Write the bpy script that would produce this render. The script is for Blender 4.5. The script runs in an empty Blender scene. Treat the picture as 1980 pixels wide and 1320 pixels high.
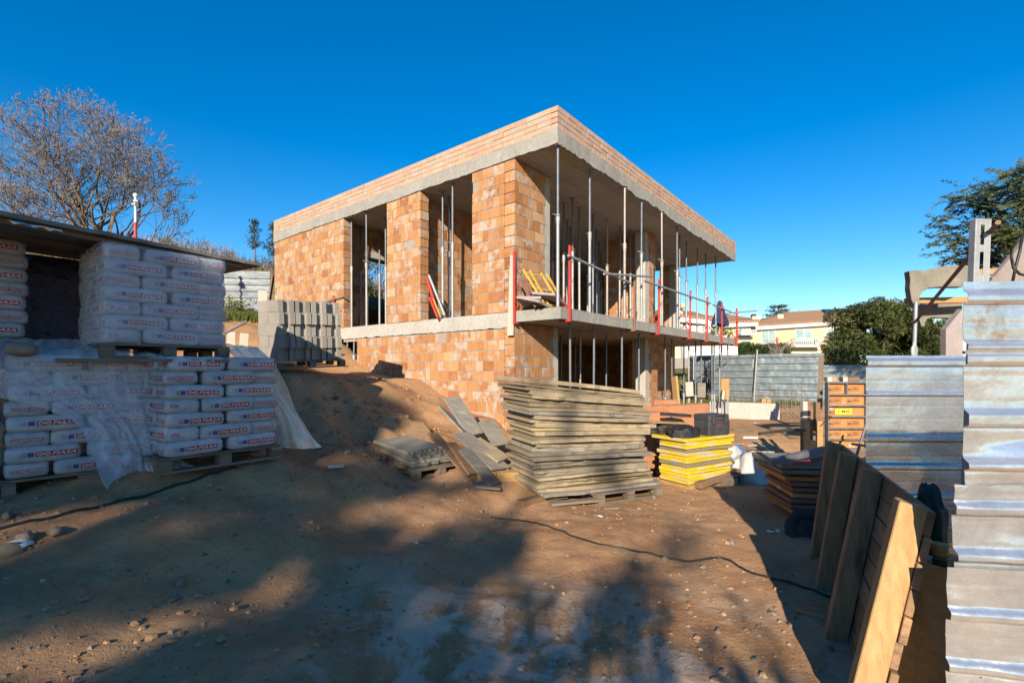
import bpy, bmesh, math, random
import numpy as np
from mathutils import Vector, Matrix, noise as mnoise
R = math.radians
rng = random.Random(7)
sc = bpy.context.scene
COL = sc.collection
F = 933.0            # focal length in pixels of the 1980 px wide photograph
HX, HY = 990.0, 714.0

def P(px, py, d):
    """a point at depth d (metres along the view axis) seen at a place in the photograph"""
    return Vector(((px-HX)/F*d, d, (HY-py)/F*d))

# ------------------------------------------------------------------ mesh builder
class MB:
    def __init__(s):
        s.v = []; s.f = []; s.m = []; s.r = []; s.sm = []
    def add(s, verts, faces, mi=0, rnd=None, smooth=False):
        o = len(s.v)
        s.v.extend([tuple(p) for p in verts])
        r = rnd if rnd is not None else (0.5, 0.5, 0.5)
        for f in faces:
            s.f.append(tuple(i+o for i in f)); s.m.append(mi); s.r.append(r); s.sm.append(smooth)
        return s
    def box(s, lo, hi, mi=0, rnd=None, M=None):
        x0, y0, z0 = lo; x1, y1, z1 = hi
        v = [Vector(p) for p in ((x0,y0,z0),(x1,y0,z0),(x1,y1,z0),(x0,y1,z0),(x0,y0,z1),(x1,y0,z1),(x1,y1,z1),(x0,y1,z1))]
        if M is not None: v = [M @ p for p in v]
        return s.add(v, [(0,3,2,1),(4,5,6,7),(0,1,5,4),(1,2,6,5),(2,3,7,6),(3,0,4,7)], mi, rnd)
    def bar(s, a, b, w, h, up=(0,0,1), mi=0, rnd=None):
        a = Vector(a); b = Vector(b); d = b-a; L = d.length; x = d.normalized()
        u = Vector(up)
        if abs(x.dot(u)) > .98: u = Vector((1,0,0))
        y = u.cross(x).normalized(); z = x.cross(y)
        M = Matrix((( x.x,y.x,z.x,a.x),(x.y,y.y,z.y,a.y),(x.z,y.z,z.z,a.z),(0,0,0,1)))
        return s.box((0,-w/2,-h/2),(L,w/2,h/2),mi,rnd,M)
    def tube(s, a, b, r0, r1=None, n=8, mi=0, rnd=None, caps=True, smooth=True):
        a = Vector(a); b = Vector(b); r1 = r0 if r1 is None else r1
        x = (b-a).normalized() if (b-a).length > 1e-9 else Vector((0,0,1))
        u = Vector((0,0,1)) if abs(x.z) < .95 else Vector((1,0,0))
        y = u.cross(x).normalized(); z = x.cross(y)
        v = []
        for k in range(n):
            c, q = math.cos(2*math.pi*k/n), math.sin(2*math.pi*k/n)
            v.append(a+(y*c+z*q)*r0)
        for k in range(n):
            c, q = math.cos(2*math.pi*k/n), math.sin(2*math.pi*k/n)
            v.append(b+(y*c+z*q)*r1)
        s.add(v, [(k,(k+1)%n,n+(k+1)%n,n+k) for k in range(n)], mi, rnd, smooth)
        if caps:
            s.add(v, [tuple(range(n-1,-1,-1)), tuple(range(n,2*n))], mi, rnd)
        return s
    def path(s, pts, r, n=6, mi=0, rnd=None):
        pts = [Vector(p) for p in pts]; rings = []
        for i, p in enumerate(pts):
            t = (pts[min(i+1,len(pts)-1)]-pts[max(i-1,0)]).normalized()
            u = Vector((0,0,1)) if abs(t.z) < .9 else Vector((1,0,0))
            y = u.cross(t).normalized(); z = t.cross(y)
            rr = r[i] if isinstance(r, (list,tuple)) else r
            rings.append([p+(y*math.cos(2*math.pi*k/n)+z*math.sin(2*math.pi*k/n))*rr for k in range(n)])
        v = [q for ring in rings for q in ring]
        f = []
        for i in range(len(pts)-1):
            for k in range(n):
                f.append((i*n+k, i*n+(k+1)%n, (i+1)*n+(k+1)%n, (i+1)*n+k))
        f.append(tuple(range(n-1,-1,-1))); f.append(tuple((len(pts)-1)*n+k for k in range(n)))
        return s.add(v, f, mi, rnd, True)
    def prism(s, pts, off, mi=0, rnd=None):
        """a flat polygon pushed along a vector"""
        pts = [Vector(p) for p in pts]; off = Vector(off); n = len(pts)
        v = pts+[p+off for p in pts]
        f = [tuple(range(n)), tuple(range(2*n-1,n-1,-1))]+[(k,n+k,n+(k+1)%n,(k+1)%n) for k in range(n)]
        return s.add(v, f, mi, rnd)
    def grid(s, rows, mi=0, rnd=None, smooth=True, closed=False):
        nu = len(rows); nv = len(rows[0])
        v = [p for r in rows for p in r]; f = []
        for i in range(nu-1):
            for j in range(nv-1 if not closed else nv):
                f.append((i*nv+j, i*nv+(j+1)%nv, (i+1)*nv+(j+1)%nv, (i+1)*nv+j))
        return s.add(v, f, mi, rnd, smooth)
    def blob(s, c, rx, ry, rz, seed=0, n=8, m=6, amp=.25, mi=0, rnd=None, smooth=True):
        c = Vector(c); rows = []
        for i in range(m+1):
            th = math.pi*i/m; row = []
            for j in range(n):
                ph = 2*math.pi*j/n
                d = Vector((math.sin(th)*math.cos(ph), math.sin(th)*math.sin(ph), math.cos(th)))
                k = 1+amp*mnoise.noise(d*1.7+Vector((seed*3.1,seed*1.7,0)))
                row.append(c+Vector((d.x*rx*k, d.y*ry*k, d.z*rz*k)))
            rows.append(row)
        return s.grid(rows, mi, rnd, smooth, True)
    def build(s, name, mats, parent=None, bevel=0, loc=None, rot=None):
        me = bpy.data.meshes.new(name)
        me.from_pydata(s.v, [], s.f)
        if not isinstance(mats, (list, tuple)): mats = [mats]
        for m in mats: me.materials.append(m)
        me.polygons.foreach_set('material_index', s.m)
        me.polygons.foreach_set('use_smooth', s.sm)
        a = me.attributes.new('rnd', 'FLOAT_COLOR', 'FACE')
        a.data.foreach_set('color', [c for r in s.r for c in (r[0], r[1], r[2], 1.0)])
        me.update()
        o = bpy.data.objects.new(name, me); COL.objects.link(o)
        if parent is not None: o.parent = parent
        if loc is not None: o.location = loc
        if rot is not None: o.rotation_euler = rot
        if bevel:
            b = o.modifiers.new('Bevel', 'BEVEL'); b.width = bevel; b.segments = 1; b.limit_method = 'ANGLE'
        return o

def tag(o, label=None, cat=None, group=None, kind=None):
    if label: o['label'] = label
    if cat: o['category'] = cat
    if group: o['group'] = group
    if kind: o['kind'] = kind
    return o
def thing(name, label, cat, loc=(0,0,0), rz=0, group=None):
    o = bpy.data.objects.new(name, None); COL.objects.link(o)
    o.empty_display_size = .1
    o.location = loc; o.rotation_euler = (0, 0, rz)
    return tag(o, label, cat, group)
def dup(root, loc=None, rot=None, label=None, mat=None):
    r = root.copy(); COL.objects.link(r)
    if loc is not None: r.location = loc
    if rot is not None: r.rotation_euler = rot
    if label: r['label'] = label
    for ch in list(root.children):
        c = ch.copy(); COL.objects.link(c); c.parent = r
        for g in list(ch.children):
            d = g.copy(); COL.objects.link(d); d.parent = c
    return r
ORD = 'topmost,second,third,fourth,fifth,sixth,seventh,eighth,ninth,tenth,eleventh,twelfth,thirteenth,fourteenth,fifteenth,sixteenth,seventeenth,eighteenth,nineteenth,twentieth,twenty-first,twenty-second,twenty-third,twenty-fourth,twenty-fifth,twenty-sixth,twenty-seventh,twenty-eighth,twenty-ninth,thirtieth'.split(',')
ORD1 = ['first']+ORD[1:]

# ------------------------------------------------------------------ materials
KEEP = {'yellow_board','site_dirt','galvanised_sheet','stained_sheet','hoarding_sheet','cement_sack','white_print','clear_film','dusty_film','stretch_wrap','dark_blue_film','black_film','autumn_buds','twigs','bark','pebbles','window_glass','dark_opening','solar_glass','rubber','black_plastic','stained_timber','stained_post','stained_planks'}
class NT:
    def __init__(s, name):
        s.mat = bpy.data.materials.new(name); s.mat.use_nodes = True
        s.t = s.mat.node_tree; s.n = s.t.nodes; s.l = s.t.links
        s.b = s.n['Principled BSDF']; s.out = s.n['Material Output']
        s.co = None
    def new(s, typ, **kw):
        nd = s.n.new(typ)
        for k, v in kw.items(): setattr(nd, k, v)
        return nd
    def put(s, sock, v):
        if hasattr(v, 'is_output') or isinstance(v, bpy.types.NodeSocket): s.l.new(v, sock)
        elif v is not None:
            if isinstance(v, (tuple, list)) and len(v) == 3 and sock.type == 'RGBA': v = (*v, 1)
            sock.default_value = v
    def coord(s, stretch=(1,1,1), world=False):
        tc = s.new('ShaderNodeTexCoord'); mp = s.new('ShaderNodeMapping')
        mp.inputs['Scale'].default_value = stretch
        src = tc.outputs['Object']
        if world:
            g = s.new('ShaderNodeNewGeometry'); src = g.outputs['Position']
            s.l.new(src, mp.inputs['Vector']); return mp.outputs[0]
        oi = s.new('ShaderNodeObjectInfo'); ad = s.new('ShaderNodeVectorMath', operation='ADD'); ml = s.new('ShaderNodeMath', operation='MULTIPLY')
        s.l.new(oi.outputs['Random'], ml.inputs[0]); ml.inputs[1].default_value = 37.0
        s.l.new(src, ad.inputs[0]); s.l.new(ml.outputs[0], ad.inputs[1])
        s.l.new(ad.outputs[0], mp.inputs['Vector']); return mp.outputs[0]
    def noise(s, co, scale, detail=4, rough=.55, dist=0):
        nd = s.new('ShaderNodeTexNoise'); s.l.new(co, nd.inputs['Vector'])
        nd.inputs['Scale'].default_value = scale; nd.inputs['Detail'].default_value = detail
        nd.inputs['Roughness'].default_value = rough; nd.inputs['Distortion'].default_value = dist
        return nd.outputs['Fac']
    def voro(s, co, scale, feat='F1', out='Distance'):
        nd = s.new('ShaderNodeTexVoronoi', feature=feat); s.l.new(co, nd.inputs['Vector']); nd.inputs['Scale'].default_value = scale
        return nd.outputs[out]
    def ramp(s, fac, stops, interp='LINEAR'):
        nd = s.new('ShaderNodeValToRGB'); nd.color_ramp.interpolation = interp
        e = nd.color_ramp.elements
        while len(e) < len(stops): e.new(.5)
        for el, (p, c) in zip(e, stops):
            el.position = p
            el.color = (c, c, c, 1) if isinstance(c, (int, float)) else (*c, 1)
        s.put(nd.inputs[0], fac); return nd.outputs[0]
    def mix(s, fac, a, b, mode='MIX'):
        nd = s.new('ShaderNodeMix', data_type='RGBA', blend_type=mode)
        s.put(nd.inputs[0], fac); s.put(nd.inputs[6], a); s.put(nd.inputs[7], b)
        return nd.outputs[2]
    def math(s, op, a, b=None):
        nd = s.new('ShaderNodeMath', operation=op); s.put(nd.inputs[0], a)
        if b is not None: s.put(nd.inputs[1], b)
        return nd.outputs[0]
    def attr(s, name='rnd'):
        nd = s.new('ShaderNodeAttribute', attribute_name=name); sp = s.new('ShaderNodeSeparateColor')
        s.l.new(nd.outputs['Color'], sp.inputs[0]); return sp.outputs
    def objrand(s):
        return s.new('ShaderNodeObjectInfo').outputs['Random']
    def bump(s, h, strength=.3, dist=.01, prev=None):
        nd = s.new('ShaderNodeBump'); s.l.new(h, nd.inputs['Height'])
        nd.inputs['Strength'].default_value = strength; nd.inputs['Distance'].default_value = dist
        if prev is not None: s.l.new(prev, nd.inputs['Normal'])
        return nd.outputs[0]
    def fin(s, col, rough=.8, metal=0, normal=None, spec=.35, **kw):
        k = 1.0 if s.mat.name in KEEP or 'foliage' in s.mat.name or 'grass' in s.mat.name else .72
        if k != 1.0: col = s.mix(1.0, col, (k, k, k), 'MULTIPLY')
        s.put(s.b.inputs['Base Color'], col); s.put(s.b.inputs['Roughness'], rough); s.put(s.b.inputs['Metallic'], metal)
        s.put(s.b.inputs['Specular IOR Level'], spec)
        if normal is not None: s.l.new(normal, s.b.inputs['Normal'])
        for k, v in kw.items(): s.put(s.b.inputs[k.replace('_', ' ')], v)
        return s.mat

def pm(name, a, b, scale=6, rough=.8, metal=0, bump=.3, bscale=60, bdist=.004, stretch=(1,1,1), stain=None, ov=.0, fv=.0, spec=.35, detail=5):
    """two-tone surface with fine grain, optional stains, optional per-object / per-face shift"""
    t = NT(name); co = t.coord(stretch)
    n1 = t.noise(co, scale, detail, .6)
    col = t.mix(t.ramp(n1, [(.3, 0.0), (.7, 1.0)]), a, b)
    n2 = t.noise(co, bscale, 4, .6)
    col = t.mix(.35, col, t.ramp(n2, [(.25, .25), (.75, 1.0)]), 'MULTIPLY')
    if stain:
        c, lo, hi, ssc = stain
        col = t.mix(t.ramp(t.noise(co, ssc, 5, .65), [(lo, 0.0), (hi, 1.0)]), col, c)
    if ov:
        col = t.mix(1.0, col, t.ramp(t.objrand(), [(0, 1-ov), (1, 1.0)]), 'MULTIPLY')
    if fv:
        col = t.mix(1.0, col, t.ramp(t.attr()[0], [(0, 1-fv), (1, 1.0)]), 'MULTIPLY')
    nb = t.bump(n2, bump, bdist); nb = t.bump(n1, bump*.6, bdist*3, nb)
    return t.fin(col, rough, metal, nb, spec)

def brick_mat(name='fired_brick', pale=0):
    t = NT(name); co = t.coord(); a = t.attr()
    base = t.ramp(a[0], [(0,(.26,.088,.035)),(.2,(.37,.148,.057)),(.5,(.46,.225,.090)),(.78,(.55,.32,.15)),(.93,(.62,.43,.24)),(1,(.52,.34,.26))])
    n = t.noise(co, 9, 5, .6); st = t.noise(t.coord((14,14,1.2)), 2.2, 4, .6)
    c = t.mix(t.ramp(n, [(.3,0.0),(.75,.5)]), base, t.mix(.5, base, (.64,.36,.15)))
    c = t.mix(t.ramp(st, [(.35,.55),(.6,0.0)]), c, t.mix(.5, c, (.24,.075,.026)))
    if pale: c = t.mix(pale, c, (.60,.47,.385))
    sm = t.math('MULTIPLY', t.ramp(t.noise(co, 4.5, 6, .7), [(.46,0.0),(.60,1.0)]), t.ramp(a[1], [(.25,0.0),(.75,.95)]))
    c = t.mix(sm, c, (.47,.42,.36))
    wv = t.new('ShaderNodeTexWave', wave_type='BANDS', bands_direction='DIAGONAL'); t.l.new(t.coord((1,1,.0)), wv.inputs['Vector']); wv.inputs['Scale'].default_value = 13
    nb = t.bump(wv.outputs['Fac'], .35, .004); nb = t.bump(st, .3, .003, nb); nb = t.bump(t.noise(co, 90, 3, .6), .35, .003, nb)
    return t.fin(c, .88, 0, nb, .2)

def conc_mat(name, a=(.30,.295,.26), b=(.41,.40,.355), planks=False):
    t = NT(name); co = t.coord()
    n1 = t.noise(co, 1.6, 6, .65); n2 = t.noise(co, 14, 5, .65); n3 = t.noise(co, 120, 3, .6)
    c = t.mix(t.ramp(n1, [(.3,0.0),(.7,1.0)]), a, b)
    c = t.mix(t.ramp(n2, [(.45,.0),(.75,.5)]), c, tuple(x*.62 for x in a))
    c = t.mix(t.ramp(t.noise(co, 5, 6, .7), [(.58,0.0),(.68,.6)]), c, tuple(min(.8,x*1.2) for x in b))
    nb = t.bump(n3, .3, .003); nb = t.bump(n2, .45, .012, nb)
    if planks:
        sp = t.new('ShaderNodeSeparateXYZ'); t.l.new(co, sp.inputs[0])
        fr = t.math('FRACT', t.math('MULTIPLY', sp.outputs['Y'], 2.0))
        ln = t.ramp(fr, [(0,0.0),(.03,1.0),(.97,1.0),(1,0.0)])
        c = t.mix(t.math('MULTIPLY', t.math('SUBTRACT', 1.0, ln), .55), c, (.16,.14,.12))
        fl = t.math('FLOOR', t.math('MULTIPLY', sp.outputs['Y'], 2.0))
        wn = t.new('ShaderNodeTexWhiteNoise', noise_dimensions='1D'); t.l.new(fl, wn.inputs['W'])
        c = t.mix(.25, c, t.ramp(wn.outputs['Value'], [(0,.45),(1,1.0)]), 'MULTIPLY')
        c = t.mix(t.ramp(t.noise(co, 1.1, 3, .5), [(.64,0.0),(.70,.35)]), c, (.45,.4,.08))
    return t.fin(c, .9, 0, nb, .2)

def metal_mat(name, a=(.50,.53,.55), b=(.66,.68,.69), rust=0.0, rough=(.30,.5), met=.66):
    t = NT(name); co = t.coord(); st = t.coord((1,1,5))
    n1 = t.noise(co, 5, 6, .7); n2 = t.noise(st, 11, 5, .7)
    v = t.voro(co, 34, out='Color')
    bw = t.new('ShaderNodeRGBToBW'); t.l.new(v, bw.inputs[0])
    c = t.mix(t.ramp(n1, [(.3,0.0),(.7,1.0)]), a, b)
    c = t.mix(.16, c, t.ramp(bw.outputs[0], [(0,.4),(1,1.0)]), 'MULTIPLY')
    c = t.mix(t.ramp(n2, [(.56,0.0),(.74,.30)]), c, tuple(x*.55 for x in a))
    vd = t.new('ShaderNodeTexVoronoi', feature='F1'); t.l.new(co, vd.inputs['Vector']); vd.inputs['Scale'].default_value = 7.5
    bw2 = t.new('ShaderNodeSeparateColor'); t.l.new(vd.outputs['Color'], bw2.inputs[0])
    dot = t.math('MULTIPLY', t.ramp(vd.outputs['Distance'], [(.045,1.0),(.07,0.0)]), t.ramp(bw2.outputs[0], [(.62,0.0),(.66,1.0)]))
    c = t.mix(dot, c, (.10,.085,.075))
    if rust:
        c = t.mix(t.math('MULTIPLY', t.ramp(t.noise(co, 2.6, 6, .72), [(.60,0.0),(.68,1.0)]), rust), c, (.42,.24,.12))
    rg = t.ramp(n2, [(.3, rough[0]), (.7, rough[1])])
    nb = t.bump(t.noise(co, 3.2, 4, .6), .35, .03); nb = t.bump(t.noise(co, 70, 3, .5), .06, .002, nb)
    return t.fin(c, rg, met, nb, .5)

def leaf_mat(name, stops, rough=.6, trans=.25):
    t = NT(name); a = t.attr()
    c = t.ramp(a[0], stops)
    m = t.fin(c, rough, 0, None, .25)
    tr = t.new('ShaderNodeBsdfTranslucent'); t.l.new(c, tr.inputs[0])
    mx = t.new('ShaderNodeMixShader'); mx.inputs[0].default_value = trans
    t.l.new(t.b.outputs[0], mx.inputs[1]); t.l.new(tr.outputs[0], mx.inputs[2]); t.l.new(mx.outputs[0], t.out.inputs[0])
    return m

def film_mat(name, col, alpha, rough=.25):
    t = NT(name); co = t.coord()
    n = t.noise(co, 7, 6, .7, .6); n2 = t.noise(co, 26, 4, .6)
    lw = t.new('ShaderNodeLayerWeight'); lw.inputs[0].default_value = .35
    al = t.math('MINIMUM', t.math('ADD', t.ramp(n, [(.3, max(0, alpha-.14)), (.7, min(1, alpha+.14))]), t.math('MULTIPLY', lw.outputs['Facing'], .30)), 1.0)
    nb = t.bump(n, .5, .02); nb = t.bump(n2, .4, .006, nb)
    m = t.fin(t.mix(t.ramp(n2,[(.4,0.0),(.8,1.0)]), col, tuple(min(.9,c*1.2) for c in col)), rough, 0, nb, .6)
    tp = t.new('ShaderNodeBsdfTransparent'); mx = t.new('ShaderNodeMixShader')
    t.l.new(al, mx.inputs[0]); t.l.new(tp.outputs[0], mx.inputs[1]); t.l.new(t.b.outputs[0], mx.inputs[2])
    t.l.new(mx.outputs[0], t.out.inputs[0]); return m

def dirt_mat():
    t = NT('site_dirt'); co = t.coord(world=True)
    n1 = t.noise(co, .55, 6, .6); n2 = t.noise(co, 3.2, 7, .68); n3 = t.noise(co, 26, 6, .7); n4 = t.noise(co, 150, 3, .7)
    c = t.mix(t.ramp(n1, [(.35,0.0),(.68,1.0)]), (.295,.158,.076), (.445,.255,.129))
    c = t.mix(t.ramp(n2, [(.42,0.0),(.72,.75)]), c, (.50,.32,.168))
    c = t.mix(t.ramp(n3, [(.28,.6),(.46,0.0)]), c, (.14,.082,.043))
    # pale cement dust spilled round the middle of the yard
    sp = t.new('ShaderNodeSeparateXYZ'); t.l.new(co, sp.inputs[0])
    def near(cx, cy, r0, r1):
        cb = t.new('ShaderNodeCombineXYZ'); cb.inputs[0].default_value = cx; cb.inputs[1].default_value = cy
        s2 = t.new('ShaderNodeCombineXYZ'); t.l.new(sp.outputs[0], s2.inputs[0]); t.l.new(sp.outputs[1], s2.inputs[1])
        d = t.new('ShaderNodeVectorMath', operation='DISTANCE'); t.l.new(s2.outputs[0], d.inputs[0]); t.l.new(cb.outputs[0], d.inputs[1])
        return t.ramp(t.math('DIVIDE', d.outputs['Value'], r1), [(r0/r1, 1.0), (1.0, 0.0)])
    area = t.math('ADD', near(.75, 2.2, .3, 1.9), t.math('MULTIPLY', near(-.45, 3.0, .2, 1.2), .8))
    dust = t.math('MULTIPLY', t.ramp(t.noise(co, 2.1, 6, .68, .4), [(.485,0.0),(.56,.75)]), t.math('MINIMUM', area, 1.0))
    c = t.mix(dust, c, (.52,.44,.34))
    spk = t.math('MULTIPLY', t.ramp(t.noise(co, 1.3, 4, .6), [(.42,0.0),(.6,1.0)]), t.ramp(t.noise(co, 60, 2, .5), [(.70,0.0),(.76,.8)]))
    c = t.mix(spk, c, (.46,.40,.34))
    c = t.mix(.4, c, t.ramp(n4, [(.25,.5),(.6,1.0)]), 'MULTIPLY')
    nb = t.bump(n4, .65, .008); nb = t.bump(n3, .5, .028, nb); nb = t.bump(n2, .22, .08, nb)
    # grass cover on the bank and the far ground, by height and distance
    gz = t.ramp(t.math('DIVIDE', t.math('ADD', sp.outputs[2], t.math('MULTIPLY', n2, .8)), 4.0), [(.36,0.0),(.50,1.0)])
    gy = t.ramp(t.math('DIVIDE', sp.outputs[1], 40.0), [(.47,0.0),(.52,1.0)])
    g = t.math('MAXIMUM', gz, gy)
    c = t.mix(t.math('MULTIPLY', g, .85), c, t.mix(t.ramp(n3,[(.35,0.0),(.65,1.0)]), (.075,.085,.025), (.20,.17,.08)))
    return t.fin(c, .95, 0, nb, .15)

MT = {}
MT['brick'] = brick_mat(); MT['brick_pale'] = brick_mat('pale_brick', .46)
MT['mortar'] = pm('mortar', (.33,.30,.255), (.43,.40,.35), 6, .92, bump=.5, bscale=70)
MT['conc'] = conc_mat('raw_concrete')
MT['conc_pale'] = conc_mat('pale_concrete', (.43,.41,.355), (.54,.52,.46))
MT['soffit'] = conc_mat('board_marked_concrete', (.43,.40,.35), (.53,.49,.43), True)
MT['block'] = pm('concrete_block', (.36,.335,.285), (.45,.42,.365), 3, .95, bump=.7, bscale=90, ov=.14)
MT['galv'] = metal_mat('galvanised_tube', (.34,.37,.39), (.48,.50,.50), .25, (.5,.7), .45)
MT['galv_dark'] = metal_mat('shaded_inner_steel', (.16,.18,.21), (.25,.27,.29), .3, (.5,.7), .45)  # darker inner steel, with the shade under the slab put into its colour
MT['galv_rust'] = metal_mat('rusty_tube', (.40,.34,.29), (.5,.46,.42), 1.0, (.5,.7), .3)
MT['sheet'] = metal_mat('galvanised_sheet', (.45,.49,.51), (.60,.63,.65), .15, (.20,.36), .80)
MT['sheet_rust'] = metal_mat('stained_sheet', (.51,.54,.55), (.70,.72,.72), .7, (.18,.33), .80)
MT['fence'] = metal_mat('hoarding_sheet', (.17,.22,.24), (.25,.30,.32), .3, (.38,.55), .55)
MT['fence_shaded'] = metal_mat('shaded_hoarding', (.17,.20,.22), (.25,.28,.30), .3, (.5,.7), .3)  # darker hoarding copy, the shade it stands in put into the colour
MT['red'] = pm('red_paint', (.55,.045,.03), (.66,.07,.045), 9, .55, bump=.15, stain=((.25,.10,.06),.58,.72,12))
MT['yellow_paint'] = pm('yellow_steel', (.70,.40,.05), (.78,.48,.07), 9, .5, bump=.15, stain=((.30,.16,.07),.6,.72,10))
MT['rusty'] = pm('rusty_steel', (.26,.12,.09), (.36,.19,.15), 9, .8, bump=.3)
MT['dark_steel'] = pm('dark_steel', (.05,.045,.042), (.11,.085,.075), 12, .6, metal=.4, bump=.3)
MT['rail_steel'] = pm('grey_steel', (.20,.20,.22), (.33,.32,.33), 10, .55, metal=.5, bump=.2)
MT['ply'] = pm('formwork_board', (.41,.315,.185), (.58,.475,.31), 3, .85, bump=.6, bscale=30, stretch=(.6,1,7), stain=((.60,.46,.08),.66,.78,3.5), ov=.5)
MT['ply_yellow'] = pm('worn_yellow_board', (.36,.29,.16), (.52,.44,.28), 3, .85, bump=.5, bscale=30, stretch=(.6,1,7), stain=((.66,.47,.05),.52,.66,2.6), ov=.2)
MT['ply_grey'] = pm('weathered_board', (.26,.235,.195), (.42,.385,.31), 4, .88, bump=.6, bscale=34, stretch=(.5,3,3), stain=((.60,.52,.36),.58,.76,2.2), ov=.45)
MT['yellow_board'] = pm('yellow_board', (.60,.42,.010), (.70,.50,.016), 3, .6, bump=.3, bscale=30, stretch=(.7,1,5), stain=((.44,.41,.34),.50,.60,4), ov=.22)
MT['wood'] = pm('new_timber', (.46,.27,.10), (.64,.41,.17), 3.2, .7, bump=.3, bscale=40, stretch=(1.2,9,9), ov=.1)
MT['wood_dark'] = pm('stained_timber', (.17,.10,.052), (.30,.185,.095), 3, .8, bump=.4, bscale=30, stretch=(1.2,6,6), stain=((.05,.035,.03),.55,.75,3), fv=.35)
MT['wood_post'] = pm('post_timber', (.44,.255,.095), (.64,.41,.17), 2.6, .7, bump=.4, bscale=34, stretch=(11,11,.9), stain=((.24,.13,.05),.60,.72,1.6))
MT['wood_dark_v'] = pm('stained_post', (.25,.145,.070), (.42,.255,.125), 2.6, .8, bump=.4, bscale=30, stretch=(9,9,.9), stain=((.05,.035,.03),.55,.75,1.2), fv=.35)
MT['wood_dark_h'] = pm('stained_planks', (.27,.16,.078), (.46,.28,.14), 2.6, .8, bump=.4, bscale=30, stretch=(4,1.1,9), stain=((.05,.035,.03),.55,.75,1.4), fv=.45)
MT['pallet'] = pm('pallet_wood', (.26,.20,.14), (.40,.32,.23), 4, .88, bump=.5, bscale=34, stretch=(1,5,5), ov=.25, fv=.3)
MT['pale_board'] = pm('pale_board', (.56,.50,.40), (.68,.62,.52), 3, .8, bump=.3)
MT['bag'] = pm('cement_sack', (.36,.375,.40), (.48,.495,.51), 7, .45, bump=.7, bscale=20, bdist=.010, ov=.15, spec=.45, stain=((.40,.36,.30),.60,.80,4))
MT['print_red'] = pm('red_print', (.48,.025,.03), (.54,.03,.035), 9, .5, bump=.05)
MT['print_white'] = pm('white_print', (.66,.66,.66), (.72,.72,.72), 9, .5, bump=.02)
MT['print_purple'] = pm('purple_print', (.13,.06,.30), (.16,.075,.35), 9, .5, bump=.02)
MT['print_black'] = pm('black_print', (.03,.03,.035), (.05,.05,.05), 9, .5, bump=.02)
MT['film'] = film_mat('clear_film', (.74,.77,.82), .29, .10)
MT['wrap'] = film_mat('stretch_wrap', (.70,.74,.80), .17, .12)
MT['film_warm'] = film_mat('dusty_film', (.68,.59,.47), .80, .4)
MT['film_black'] = pm('black_film', (.012,.012,.013), (.035,.034,.033), 9, .5, bump=.9, bscale=16, bdist=.02, spec=.3)
MT['film_navy'] = pm('dark_blue_film', (.012,.016,.04), (.03,.04,.09), 9, .22, bump=.9, bscale=14, bdist=.03, spec=.7)
MT['stone'] = pm('stone', (.27,.20,.13), (.42,.34,.25), 9, .9, bump=.5, bscale=40, ov=.3)
MT['pebble'] = pm('pebbles', (.23,.155,.095), (.40,.31,.225), 9, .9, bump=.3, fv=.55)
MT['hollow_brick'] = pm('hollow_brick', (.64,.27,.13), (.74,.37,.20), 5, .85, bump=.3, stretch=(1,1,6), ov=.12)
MT['plastic_black'] = pm('black_plastic', (.03,.032,.035), (.06,.06,.065), 9, .5, bump=.2, stain=((.30,.29,.27),.62,.85,7))
MT['rubber'] = pm('rubber', (.022,.022,.023), (.04,.038,.036), 9, .75, bump=.3)
MT['sack'] = pm('woven_sack', (.52,.51,.49), (.64,.63,.61), 6, .8, bump=.5, bscale=120)
MT['blue_strap'] = pm('blue_strap', (.03,.17,.50), (.05,.22,.58), 6, .6, bump=.2)
MT['green'] = pm('green_tarp', (.02,.075,.06), (.03,.10,.075), 6, .5, bump=.4)
MT['orange_ply'] = pm('orange_form_face', (.58,.23,.06), (.68,.31,.10), 3, .6, bump=.3, stain=((.62,.54,.43),.60,.70,3.2))
MT['bark'] = pm('bark', (.10,.075,.055), (.19,.15,.115), 8, .95, bump=.8, bscale=30, bdist=.02, stretch=(1,1,.3))
MT['cable'] = pm('black_cable', (.02,.02,.02), (.04,.04,.04), 9, .5, bump=.05)
MT['roofing'] = pm('weathered_roof_sheet', (.20,.185,.15), (.33,.30,.25), 3, .9, bump=.6, bscale=30, stretch=(.6,2,2))
MT['navy_cloth'] = pm('navy_cloth', (.018,.028,.085), (.03,.045,.13), 6, .8, bump=.4)
MT['conc_form'] = pm('cement_coated_panel', (.22,.20,.16), (.34,.31,.25), 4, .9, bump=.5, stain=((.44,.42,.08),.70,.76,2.2))
MT['pink_board'] = pm('pinkish_board', (.37,.31,.29), (.46,.40,.37), 5, .8, bump=.3)
MT['lime'] = pm('yellow_sticker', (.80,.72,.05), (.84,.78,.08), 9, .5, bump=.02)
MT['dirt'] = dirt_mat()
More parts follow.
